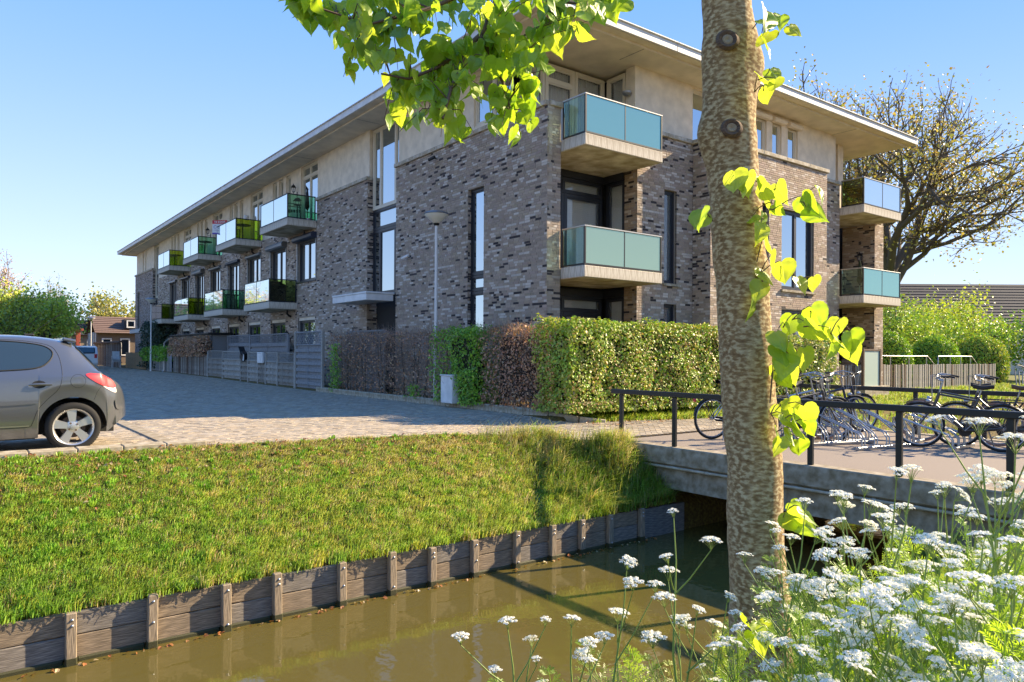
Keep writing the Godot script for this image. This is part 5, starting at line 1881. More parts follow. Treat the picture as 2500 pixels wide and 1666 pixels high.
func trunk_radius(u: float, y: float, f: FastNoiseLite) -> float:
	var rad := 0.149 - 0.0048 * (y + 0.4)
	rad += 0.10 * exp(-(y + 0.9) * 3.2)
	rad *= 1.0 + 0.035 * f.get_noise_3d(cos(u) * 1.2, y * 1.6, sin(u) * 1.2) + 0.022 * f.get_noise_3d(cos(u) * 4.0, y * 6.0, sin(u) * 4.0)
	# collar of an old branch on the right, and a lump on the left
	for s in [[2.86, 0.62, 0.075, 0.16, 0.55], [2.46, 3.9, 0.05, 0.13, 0.5], [-0.11, 0.5, 0.03, 0.06, 0.7], [1.72, 0.9, 0.02, 0.05, 0.5]]:
		var du := wrapf(u - s[1], -PI, PI)
		rad += s[2] * exp(-pow((y - s[0]) / s[3], 2.0) - pow(du / s[4], 2.0))
	return rad

func build_linden() -> void:
	var base := trunk_axis(-0.75)
	var o := thing("linden_tree", "mottled grey brown tree trunk in front with leafy shoots and an overhanging green branch", "tree", base)
	var rnd := RandomNumberGenerator.new()
	rnd.seed = 500
	var f := FastNoiseLite.new()
	f.seed = 12
	f.frequency = 1.3
	var rows := []
	var y := -0.9
	while y < 6.2:
		var r := PackedVector3Array()
		var c := trunk_axis(y) - base + Vector3(f.get_noise_2d(y * 0.7, 3.0), 0, f.get_noise_2d(y * 0.7, 9.0)) * 0.035
		for k in 48:
			var u := TAU * k / 48
			var rad := trunk_radius(u, y, f)
			r.push_back(c + Vector3(cos(u) * rad, y - trunk_axis(y).y, sin(u) * rad))
		rows.append(r)
		y += 0.045
	var tb := MB.new()
	tb.grid(rows, true)
	for i in tb.n.size():
		var w := tb.v[i] + base
		var ax := trunk_axis(w.y)
		if tb.n[i].dot(w - ax) < 0.0: tb.n[i] = -tb.n[i]
	tb.orient()
	var tr := put("trunk", tb, M.bark, o)
	# scars where branches were cut: ringed discs that stand out of the bark
	for s in [[2.92, 0.070], [2.45, 0.065], [1.73, 0.050], [1.12, 0.055], [0.02, 0.030], [0.02, 0.018], [-0.29, 0.035]]:
		var h: float = s[0]
		var turn: float = [2.45, 2.5, 2.0, 0.75, 2.35, 2.0, 1.9][[2.92, 2.45, 1.73, 1.12, 0.02, 0.02, -0.29].find(h)]
		if s[1] == 0.018: turn = 1.75
		var d := Vector3(cos(turn), 0.1, sin(turn)).normalized()
		var rad := trunk_radius(turn, h, f)
		var x := Transform3D(Basis(Quaternion(Vector3.UP, d)), trunk_axis(h) - base + d * (rad - 0.001))
		var kb := MB.new()
		var q: float = s[1] * 0.62
		var oval := Transform3D(x.basis * Basis.from_scale(Vector3(1.0, 1.0, 1.15)), x.origin)
		kb.lathe(PackedVector2Array([Vector2(q * 1.3, -0.012), Vector2(q * 1.0, 0.006), Vector2(q * 0.8, 0.004), Vector2(q * 0.6, -0.004)]), 18, oval)
		var kc := MB.new()
		kc.lathe(PackedVector2Array([Vector2(q * 0.6, -0.004), Vector2(q * 0.5, 0.0), Vector2(q * 0.25, -0.002), Vector2(0, -0.008)]), 18, oval)
		put("knot", kc, M.bark_knot, tr)
		put("knot_ring", kb, M.timber_brown, tr)
	# upper boughs and a loose crown, mostly above the picture
	var bb := MB.new()
	var tips := PackedVector3Array()
	for i in 9:
		var h := 3.9 + 0.26 * i
		var u := 2.4 * i + 0.4
		var p := trunk_axis(h) - base
		var d := Vector3(cos(u), 0.75, sin(u)).normalized()
		var path := PackedVector3Array([p])
		for k in 4:
			p += d * 0.55
			d = (d + Vector3(rnd.randfn() * 0.2, 0.05, rnd.randfn() * 0.2)).normalized()
			path.push_back(p)
			tips.push_back(p)
		bb.tube(path, PackedFloat32Array([0.05, 0.04, 0.03, 0.02, 0.01]), 7, false)
	put("bough", bb, M.bark_dark, o)
	var cx: Array[Transform3D] = []
	for i in 2200:
		var p := tips[rnd.randi() % tips.size()] + Vector3(rnd.randfn(), rnd.randfn() * 0.7, rnd.randfn()) * 0.38
		if p.y + base.y < 3.75: continue
		cx.push_back(Transform3D(dangling(rnd, 0.5).scaled(Vector3.ONE * rnd.randf_range(0.07, 0.1)), p))
	multi("crown", leaf_mesh(1.0, 0.95, 0.5, 0.22, 0.2, 5), M.linden_mid, cx, PackedColorArray(), o)
	# --- shoots on the trunk: where each starts and where its leaves hang (measured in the photograph)
	var leaf_a := heart_leaf(0.22, 0.18, 1)
	var leaf_b := heart_leaf(0.34, 0.36, 2)
	var shoots := [
		[Vector2(1838, 70), 3.84, [Vector2(1862, 60), Vector2(1880, 88), Vector2(1905, 50), Vector2(1925, 75), Vector2(1870, 40), Vector2(1858, 105)]],
		[Vector2(1842, 225), 3.84, [Vector2(1850, 195), Vector2(1864, 222), Vector2(1880, 180), Vector2(1892, 205)]],
		[Vector2(1808, 478), 3.80, [Vector2(1792, 428), Vector2(1822, 436), Vector2(1846, 444), Vector2(1852, 462), Vector2(1812, 450)]],
		[Vector2(1848, 640), 3.84, [Vector2(1896, 460), Vector2(1866, 500), Vector2(1888, 512), Vector2(1955, 492), Vector2(1968, 520), Vector2(1990, 470), Vector2(1840, 538), Vector2(1862, 532), Vector2(1872, 585), Vector2(1858, 560)]],
		[Vector2(1845, 705), 3.84, [Vector2(1856, 668), Vector2(1880, 640), Vector2(1906, 650), Vector2(1862, 700), Vector2(1945, 690), Vector2(1985, 688), Vector2(1838, 735)]],
		[Vector2(1880, 985), 3.80, [Vector2(1893, 822), Vector2(1912, 800), Vector2(1936, 780), Vector2(1962, 798), Vector2(1978, 760), Vector2(2005, 800), Vector2(2028, 815), Vector2(2052, 790), Vector2(2074, 820), Vector2(1905, 858), Vector2(1930, 846), Vector2(1962, 862), Vector2(2040, 845), Vector2(2066, 850), Vector2(1890, 905), Vector2(1905, 925), Vector2(1918, 900), Vector2(1925, 878)]],
		[Vector2(1882, 1010), 3.78, [Vector2(1900, 998), Vector2(1925, 985), Vector2(1960, 1002), Vector2(1912, 1025), Vector2(1940, 1030), Vector2(1968, 1042), Vector2(1895, 1055), Vector2(1925, 1060), Vector2(1948, 1085), Vector2(1905, 1080), Vector2(1938, 1010)]],
		[Vector2(1908, 1285), 3.70, [Vector2(1928, 1240), Vector2(1952, 1252), Vector2(1918, 1262), Vector2(1944, 1275)]],
		[Vector2(1880, 1600), 3.45, [Vector2(1822, 1520), Vector2(1850, 1530), Vector2(1872, 1545), Vector2(1884, 1560), Vector2(1836, 1555)]],
		[Vector2(1740, 540), 3.86, [Vector2(1712, 524), Vector2(1722, 532)]],
	]
	for s in shoots:
		var root := survey(s[0].x, s[0].y, s[1])
		var sb := MB.new()
		var sh := put("shoot", sb, M.twig, o)
		var near: float = s[1]
		var prev := root
		var ends := []
		for t in s[2]:
			var e := survey(t.x, t.y, near - 0.04 + rnd.randf_range(-0.11, 0.08))
			ends.append(e)
		var first := true
		for e in ends:
			# leaf stalk from the nearest earlier point of the shoot
			var from := root
			var best: float = root.distance_to(e)
			for q in ends:
				if q == e: break
				if q.distance_to(e) < best:
					best = q.distance_to(e)
					from = q
			var bow: Vector3 = (from + e) * 0.5 + Vector3(0, 0.025, 0)
			var hook: Vector3 = e + Vector3(0, 0.03, 0)
			sb.tube(PackedVector3Array([from - base, bow - base, hook - base]), PackedFloat32Array([0.0036, 0.0028, 0.0018]), 5, false)
			var size := rnd.randf_range(0.085, 0.15)
			var m: Material = [M.linden_bright, M.linden_bright, M.linden_mid][rnd.randi() % 3]
			var lf := obj("leaf", leaf_a if rnd.randf() < 0.5 else leaf_b, m, sh)
			var out: Vector3 = (e - trunk_axis(e.y)) * Vector3(1, 0, 1)
			var bs := dangling(rnd, 0.35, out.normalized() * 0.5)
			lf.transform = Transform3D(bs.scaled(Vector3.ONE * size), hook - base)
		sh.mesh = sb.mesh()
	# --- the branch hanging into the top of the picture
	var edge := PackedVector2Array([Vector2(655, -60), Vector2(690, 10), Vector2(735, 60), Vector2(790, 60), Vector2(800, 105), Vector2(845, 125), Vector2(835, 190), Vector2(870, 215), Vector2(915, 170), Vector2(945, 230), Vector2(925, 300), Vector2(975, 325), Vector2(1010, 290), Vector2(1050, 340), Vector2(1110, 365), Vector2(1150, 330), Vector2(1215, 345), Vector2(1250, 375), Vector2(1290, 330), Vector2(1325, 325), Vector2(1310, 250), Vector2(1345, 170), Vector2(1350, 110), Vector2(1420, 85), Vector2(1470, 40), Vector2(1545, 10), Vector2(1560, -60)])
	var limbs := [
		PackedVector3Array([survey(1300, -160, 3.9), survey(1218, 0, 3.5), survey(1172, 87, 3.4), survey(1143, 111, 3.35), survey(1070, 164, 3.25), survey(998, 193, 3.2), survey(930, 180, 3.15)]),
		PackedVector3Array([survey(1172, 87, 3.4), survey(1211, 159, 3.35), survey(1237, 227, 3.3), survey(1250, 290, 3.28)]),
		PackedVector3Array([survey(1240, -60, 3.6), survey(1050, 20, 3.3), survey(900, 60, 3.2), survey(780, 20, 3.1), survey(700, -20, 3.05)]),
		PackedVector3Array([survey(1260, -90, 3.7), survey(1330, 0, 3.6), survey(1420, 10, 3.5), survey(1500, -20, 3.5)]),
		PackedVector3Array([survey(1143, 111, 3.35), survey(1100, 220, 3.1), survey(1080, 290, 3.05)]),
	]
	var lb := MB.new()
	for i in limbs.size():
		var pth := PackedVector3Array()
		for p in limbs[i]: pth.push_back(p - base)
		lb.tube(pth, PackedFloat32Array([0.022, 0.017, 0.013, 0.010, 0.008, 0.006, 0.004] if i == 0 else [0.012, 0.009, 0.006, 0.004, 0.003]), 6, false)
	var far := trunk_axis(4.6) - base
	lb.tube(PackedVector3Array([far, far + Vector3(-0.4, 0.25, -0.1), survey(1300, -160, 3.9) - base + Vector3(0.05, 0.35, 0), survey(1300, -160, 3.9) - base]), PackedFloat32Array([0.05, 0.04, 0.028, 0.022]), 8, false)
	var br := put("branch", lb, M.twig, o)
	var twigs := MB.new()
	var spots: Array[Transform3D] = []
	var mats: Array[Material] = []
	var tries := 0
	while spots.size() < 620 and tries < 6000:
		tries += 1
		var px := Vector2(rnd.randf_range(650, 1560), rnd.randf_range(-60, 380))
		if not Geometry2D.is_point_in_polygon(px, edge): continue
		var l: PackedVector3Array = limbs[rnd.randi() % limbs.size()]
		var dep := 3.0 + 0.75 * rnd.randf()
		var tip := survey(px.x, px.y, dep)
		# hang from the nearest limb
		var best := 9.0
		var from := l[0]
		for q in limbs:
			for i in q.size() - 1:
				for k in 3:
					var c: Vector3 = q[i].lerp(q[i + 1], k / 3.0)
					if c.y > tip.y - 0.12 and c.distance_to(tip) < best:
						best = c.distance_to(tip)
						from = c
		if best > 0.75: continue
		var mid := from.lerp(tip, 0.5) + Vector3(0, 0.05, 0)
		twigs.tube(PackedVector3Array([from - base, mid - base, tip - base]), PackedFloat32Array([0.003, 0.0022, 0.0012]), 4, false)
		var n := rnd.randi_range(3, 5)
		for k in n:
			var t := 1.0 - 0.22 * k
			var p := from.lerp(mid, t * 2.0) if t < 0.5 else mid.lerp(tip, t * 2.0 - 1.0)
			p += Vector3(rnd.randfn(), rnd.randfn() * 0.5, rnd.randfn()) * 0.02
			var u := survey_back(p)
			if not Geometry2D.is_point_in_polygon(u + Vector2(0, 18), edge): continue
			spots.push_back(Transform3D(dangling(rnd, 0.38).scaled(Vector3.ONE * rnd.randf_range(0.055, 0.1)), p - base))
			mats.push_back([M.linden_mid, M.linden_bright, M.linden_mid, M.linden_dark][rnd.randi() % 4])
	put("twig", twigs, M.twig, br)
	var rest: Array[Transform3D] = []
	for i in spots.size():
		if i < 240:
			var lf := obj("leaf", leaf_a if i % 2 else leaf_b, mats[i], br)
			lf.transform = spots[i]
		else:
			rest.push_back(spots[i])
	var third := rest.size() / 3
	multi("leaf_spray", leaf_a, M.linden_mid, rest.slice(0, third), PackedColorArray(), br)
	multi("leaf_spray", leaf_b, M.linden_bright, rest.slice(third, third * 2), PackedColorArray(), br)
	multi("leaf_spray", leaf_b, M.linden_mid, rest.slice(third * 2), PackedColorArray(), br)

func survey_back(p: Vector3) -> Vector2:
	var d := p - EYE
	var deep := d.dot(AHEAD)
	return Vector2(1250.0 + FOCAL * d.dot(RIGHT) / deep, 866.2 - FOCAL * d.y / deep)

# ---------------------------------------------------------------- cow parsley
func umbel_mesh(sd: int, r: float) -> Array:
	var rnd := RandomNumberGenerator.new()
	rnd.seed = sd
	var fl := MB.new()
	var st := MB.new()
	var n := 11
	for i in n:
		var u := TAU * i * 0.382
		var q := sqrt((i + 0.5) / n)
		var c := Vector3(cos(u) * q * r, 0.05 + (1.0 - q * q) * r * 0.35 + rnd.randf_range(-0.004, 0.004), sin(u) * q * r)
		st.tube(PackedVector3Array([Vector3.ZERO, c * 0.5 + Vector3(0, 0.006, 0), c]), PackedFloat32Array([0.0011, 0.0009, 0.0007]), 3, false)
		for k in 15:
			var w := TAU * k * 0.382
			var e := sqrt((k + 0.5) / 15.0)
			var p := c + Vector3(cos(w) * e, 0.35 * (1.0 - e * e), sin(w) * e) * r * 0.34
			var nn := (Vector3(cos(w) * e * 0.9, 1.0, sin(w) * e * 0.9) + Vector3(rnd.randfn(), 0, rnd.randfn()) * 0.5).normalized()
			var x := nn.cross(Vector3(sin(w), 0.1, cos(w))).normalized()
			var z := x.cross(nn)
			var s := r * rnd.randf_range(0.075, 0.12)
			for g in 5:
				var a := TAU * g / 5.0
				var b := TAU * (g + 0.8) / 5.0
				fl.tri(p, p + (x * cos(a) + z * sin(a)) * s, p + (x * cos(b) + z * sin(b)) * s, nn, nn, nn)
	return [fl.mesh(), st.mesh()]

func build_parsley() -> void:
	var rnd := RandomNumberGenerator.new()
	rnd.seed = 900
	var kinds := [umbel_mesh(1, 0.042), umbel_mesh(2, 0.034), umbel_mesh(3, 0.05)]
	var fern := MB.new()
	# a feathery leaf: a stalk with side stalks set with fine leaflets
	for i in 5:
		var t := i / 4.0
		for sd in [-1.0, 1.0]:
			var l: float = 0.11 * (1.0 - 0.7 * t) * rnd.randf_range(0.8, 1.15)
			var dirn: Vector3 = Vector3(sd, 0.75 + 0.5 * t, rnd.randf_range(-0.5, 0.2)).normalized()
			var from: Vector3 = Vector3(0, 0.07 + 0.17 * t, -0.04 * t * t)
			fern.tube(PackedVector3Array([from, from + dirn * l]), PackedFloat32Array([0.001]), 3, false)
			for k in 9:
				var p: Vector3 = from + dirn * l * (k + 1) / 9.0
				for w in [-1.0, 1.0]:
					var sz := 0.026 * (1.0 - 0.55 * k / 9.0) * rnd.randf_range(0.7, 1.2)
					var q: Vector3 = (dirn * 0.8 + Vector3(-dirn.y, dirn.x, rnd.randf_range(-0.5, 0.5)) * w).normalized()
					fern.flat(p, p + q * sz * 0.5 + dirn * 0.004, p + q * sz, Vector3(0, 0.3, 1))
	fern.tube(PackedVector3Array([Vector3.ZERO, Vector3(0, 0.14, 0), Vector3(0, 0.26, -0.05)]), PackedFloat32Array([0.0025, 0.002, 0.001]), 3, false)
	var fernm := fern.mesh()
	var spots := [
		[1240, 1500, 2.35, 4], [1298, 1545, 2.5, 4], [1395, 1495, 2.35, 4], [1440, 1590, 2.2, 3], [1530, 1360, 2.6, 5], [1645, 1232, 2.65, 5], [1700, 1470, 2.4, 5], [1775, 1440, 2.7, 5], [1790, 1560, 2.3, 5],
		[1965, 1215, 2.45, 7], [2060, 1205, 2.5, 7], [2155, 1255, 2.3, 7], [2225, 1140, 2.15, 7], [2330, 1185, 2.25, 7], [2392, 1022, 2.0, 6], [2480, 1065, 1.95, 7], [2450, 1150, 2.1, 6], [2100, 1340, 2.1, 7], [1950, 1400, 2.2, 6], [2265, 1310, 1.95, 7],
		[2400, 1290, 1.85, 7], [2030, 1470, 1.85, 6], [2180, 1430, 1.75, 6], [2330, 1440, 1.65, 7], [2470, 1410, 1.6, 6], [2250, 1560, 1.5, 6], [2400, 1575, 1.45, 6], [2090, 1590, 1.6, 5], [1960, 1570, 1.75, 5], [2210, 1225, 2.6, 7], [2020, 1290, 2.7, 8], [2370, 1240, 2.6, 8], [2110, 1180, 2.75, 8], [2290, 1190, 2.8, 8], [1930, 1300, 2.6, 8], [2440, 1220, 2.3, 8], [2180, 1330, 2.3, 8], [2330, 1340, 2.1, 8], [2070, 1400, 2.15, 8], [2480, 1320, 1.75, 8], [2240, 1470, 1.85, 8], [2390, 1480, 1.8, 8], [2130, 1500, 1.9, 8], [1990, 1490, 2.0, 8],
	]
	for i in spots.size():
		var s: Array = spots[i]
		var top := survey(s[0], s[1], s[2])
		var foot := Vector3(top.x + rnd.randf_range(-0.15, 0.15), 0, top.z + rnd.randf_range(-0.1, 0.15))
		foot.y = ground_y(foot.x, foot.z)
		var o := thing("cow_parsley", ("white flowering cow parsley over the water, left of the big tree trunk" if s[0] < 1750 else "white flowering cow parsley in the dense patch right of the big tree trunk"), "wild flower", foot, 0.0, ("cow parsley over the water" if s[0] < 1750 else "cow parsley in the right foreground"))
		var sb := MB.new()
		var t := top - foot
		var fork := t * 0.62 + Vector3(rnd.randfn() * 0.03, 0, rnd.randfn() * 0.03)
		sb.tube(PackedVector3Array([Vector3.ZERO, t * 0.3 + Vector3(0.01, 0, 0), fork, t * 0.85, t - Vector3(0, 0.05, 0)]), PackedFloat32Array([0.007, 0.006, 0.0045, 0.0028, 0.0018]), 6, false)
		var heads := [t - Vector3(0, 0.05, 0)]
		for k in s[3] - 1:
			var q := rnd.randf_range(0.45, 0.85)
			var a := rnd.randf() * TAU
			var from := fork.lerp(t, clampf((q - 0.62) / 0.38, 0, 1)) if q > 0.62 else t * q
			var e := from + Vector3(cos(a), 0, sin(a)) * rnd.randf_range(0.06, 0.17) + Vector3(0, minf(rnd.randf_range(0.10, 0.28), t.y - from.y - 0.03), 0)
			sb.tube(PackedVector3Array([from, from.lerp(e, 0.45) + Vector3(0, -0.01, 0), e]), PackedFloat32Array([0.003, 0.0024, 0.0015]), 5, false)
			heads.append(e)
		put("stem", sb, M.green_stem, o)
		for h in heads:
			var kd: Array = kinds[rnd.randi() % 3]
			var b := Basis(Vector3.UP, rnd.randf() * TAU) * Basis(Vector3.RIGHT, rnd.randfn() * 0.3)
			var sc := rnd.randf_range(0.62, 1.0) * (0.62 if s[0] < 1500 else 0.85)
			var u := obj("flower_umbel", kd[0], M.petal, o)
			u.transform = Transform3D(b.scaled(Vector3.ONE * sc), h)
			var ry := obj("rays", kd[1], M.green_stem, u)
			ry.name = "rays"
		for k in 5:
			var lf := obj("leaf", fernm, M.linden_mid, o)
			lf.transform = Transform3D(Basis(Vector3.UP, rnd.randf() * TAU) * Basis(Vector3.RIGHT, rnd.randf_range(0.5, 1.1)), t * rnd.randf_range(0.2, 0.72))
	# grass and leaves of the near bank
	var xf: Array[Transform3D] = []
	var cc := PackedColorArray()
	var fx: Array[Transform3D] = []
	var fc := PackedColorArray()
	for i in 9000:
		var p := Vector3(rnd.randf_range(-9.6, -1.5), 0, rnd.randf_range(9.25, 12.6))
		var rel := p - Vector3(EYE.x, 0, EYE.z)
		var ahead := rel.dot(AHEAD)
		var side := rel.dot(RIGHT)
		if ahead < 1.25 or side < -0.1: continue
		p.y = ground_y(p.x, p.z)
		# keep the water left of the trunk open
		if side / ahead < 0.30 and rnd.randf() < 0.92: continue
		var c: Color = [Color(0.30, 0.44, 0.05), Color(0.22, 0.38, 0.04), Color(0.44, 0.54, 0.09)][rnd.randi() % 3]
		if rnd.randf() < 0.3:
			fx.push_back(Transform3D((Basis(Vector3.UP, rnd.randf() * TAU) * Basis(Vector3.RIGHT, rnd.randf_range(0.2, 0.9))).scaled(Vector3.ONE * rnd.randf_range(0.9, 1.9)), p + Vector3(0, rnd.randf() * 0.35, 0)))
			fc.push_back(vary(c, rnd, 0.3))
		else:
			xf.push_back(Transform3D(Basis(Vector3.UP, rnd.randf() * TAU).scaled(Vector3.ONE * rnd.randf_range(0.7, 1.2)), p))
			cc.push_back(vary(c, rnd, 0.3))
	tag(multi("near_bank_grass", tuft_mesh(5, 9, 0.62, 0.07, 0.009, 0.55), M.blades, xf, cc), "tall bright grass on the near bank between the white flowers", "grass")
	tag(multi("near_bank_leaves", fernm, M.leaves, fx, fc), "feathery green leaves under the white flowers", "leaves")

# ---------------------------------------------------------------- the parked car (rear axle at the origin, tail towards +x)
const WB := -2.54

func lerp_table(tab: Array, x: float) -> float:
	if x <= tab[0].x: return tab[0].y
	for i in tab.size() - 1:
		if x <= tab[i + 1].x:
			var t: float = (x - tab[i].x) / (tab[i + 1].x - tab[i].x)
			var a: float = tab[i].y
			var b: float = tab[i + 1].y
			var m0: float = (b - a) if i == 0 else (tab[i + 1].y - tab[i - 1].y) * (tab[i + 1].x - tab[i].x) / (tab[i + 1].x - tab[i - 1].x)
			var m1: float = (b - a) if i == tab.size() - 2 else (tab[i + 2].y - tab[i].y) * (tab[i + 1].x - tab[i].x) / (tab[i + 2].x - tab[i].x)
			var t2 := t * t
			var t3 := t2 * t
			return (2 * t3 - 3 * t2 + 1) * a + (t3 - 2 * t2 + t) * m0 + (-2 * t3 + 3 * t2) * b + (t3 - t2) * m1
	return tab[-1].y

var roof_tab := [Vector2(-3.36, 0.52), Vector2(-3.25, 0.72), Vector2(-2.9, 0.87), Vector2(-2.25, 1.0), Vector2(-1.95, 1.15), Vector2(-1.5, 1.38), Vector2(-1.1, 1.46), Vector2(-0.7, 1.472), Vector2(-0.35, 1.452), Vector2(-0.06, 1.40), Vector2(0.06, 1.33), Vector2(0.2, 1.17), Vector2(0.36, 0.99), Vector2(0.48, 0.92), Vector2(0.575, 0.82), Vector2(0.635, 0.66), Vector2(0.66, 0.5)]
var half_tab := [Vector2(-3.36, 0.42), Vector2(-3.25, 0.62), Vector2(-3.0, 0.77), Vector2(-2.6, 0.835), Vector2(-1.6, 0.85), Vector2(-0.4, 0.862), Vector2(0.1, 0.86), Vector2(0.3, 0.825), Vector2(0.46, 0.74), Vector2(0.57, 0.635), Vector2(0.63, 0.52), Vector2(0.66, 0.40)]

func car_section(x: float) -> PackedVector2Array:
	# (half width, height) from the sill up to the roof's middle
	var top := lerp_table(roof_tab, x)
	var w := lerp_table(half_tab, x)
	var sill := 0.19
	if x > 0.3: sill = lerpf(0.19, 0.40, ss(0.3, 0.66, x))
	if x < -2.9: sill = lerpf(0.19, 0.26, ss(-2.9, -3.36, x))
	for c in [0.0, WB]:
		var dx: float = x - c
		if absf(dx) < 0.375: sill = maxf(sill, 0.31 + sqrt(0.375 * 0.375 - dx * dx))
	var belt := minf(lerpf(0.90, 0.99, ss(-2.4, 0.2, x)), top - 0.05)
	var cabin := ss(-2.3, -1.5, x) * (1.0 - ss(0.02, 0.42, x))
	var wr := lerpf(w * 0.80, 0.565, cabin)
	var key := PackedVector2Array()
	var y1 := maxf(sill, 0.19)
	key.push_back(Vector2(w * (0.93 if sill < 0.3 else 0.985), y1))
	key.push_back(Vector2(w * 0.99, lerpf(y1, belt, 0.28)))
	key.push_back(Vector2(w, lerpf(y1, belt, 0.55)))
	key.push_back(Vector2(w * 0.985, lerpf(y1, belt, 0.82)))
	key.push_back(Vector2(lerpf(w * 0.93, w * 0.945, cabin), belt))
	var ye := lerpf(top - 0.035, top - 0.075, cabin)
	key.push_back(Vector2(lerpf(lerpf(w * 0.93, wr, 0.5), lerpf(w * 0.93, wr, 0.55) + 0.012, cabin), lerpf(belt, ye, 0.55)))
	key.push_back(Vector2(wr, ye))
	key.push_back(Vector2(wr * 0.82, top - 0.022))
	key.push_back(Vector2(wr * 0.45, top - 0.005))
	key.push_back(Vector2(0.0, top))
	var out := PackedVector2Array()
	for i in key.size() - 1:
		var p0 := key[maxi(i - 1, 0)]
		var p3 := key[mini(i + 2, key.size() - 1)]
		for k in 5:
			out.push_back(key[i].cubic_interpolate(key[i + 1], p0, p3, k / 5.0))
	out.push_back(key[-1])
	return out

func car_side(x: float, y: float) -> float:
	var s := car_section(x)
	for i in s.size() - 1:
		if y >= s[i].y and y <= s[i + 1].y and s[i + 1].y > s[i].y:
			return lerpf(s[i].x, s[i + 1].x, (y - s[i].y) / (s[i + 1].y - s[i].y))
	return s[0].x if y < s[0].y else 0.3

# a patch lying on the car's flank inside an outline in side view
func flank(outline: PackedVector2Array, proud: float, side := 1.0, nx := 26, ny := 16) -> MB:
	var lo := Vector2(9, 9)
	var hi := Vector2(-9, -9)
	for p in outline:
		lo = lo.min(p)
		hi = hi.max(p)
	var rows := []
	for j in ny + 1:
		var y := lerpf(lo.y + 1e-4, hi.y - 1e-4, float(j) / ny)
		var x0 := 9.0
		var x1 := -9.0
		for i in outline.size():
			var a := outline[i]
			var b := outline[(i + 1) % outline.size()]
			if (a.y - y) * (b.y - y) <= 0.0 and absf(a.y - b.y) > 1e-6:
				var x := lerpf(a.x, b.x, (y - a.y) / (b.y - a.y))
				x0 = minf(x0, x)
				x1 = maxf(x1, x)
		var r := PackedVector3Array()
		for i in nx + 1:
			var x := lerpf(x0, x1, float(i) / nx)
			r.push_back(Vector3(x, y, side * (car_side(x, y) + proud)))
		rows.append(r)
	var mb := MB.new()
	mb.grid(rows)
	for i in mb.n.size():
		if mb.n[i].z * side < 0.0: mb.n[i] = -mb.n[i]
	return mb.orient()

func smooth_loop(pts: PackedVector2Array, per := 6) -> PackedVector2Array:
	var out := PackedVector2Array()
	var n := pts.size()
	for i in n:
		for k in per:
			out.push_back(pts[i].cubic_interpolate(pts[(i + 1) % n], pts[(i + n - 1) % n], pts[(i + 2) % n], float(k) / per))
	return out

func on_flank(pts: PackedVector2Array, proud: float, side := 1.0) -> PackedVector3Array:
	var out := PackedVector3Array()
	for i in pts.size() - 1:
		for k in 4:
			var p := pts[i].cubic_interpolate(pts[i + 1], pts[maxi(i - 1, 0)], pts[mini(i + 2, pts.size() - 1)], k / 4.0)
			out.push_back(Vector3(p.x, p.y, side * (car_side(p.x, p.y) + proud)))
	var e := pts[-1]
	out.push_back(Vector3(e.x, e.y, side * (car_side(e.x, e.y) + proud)))
	return out

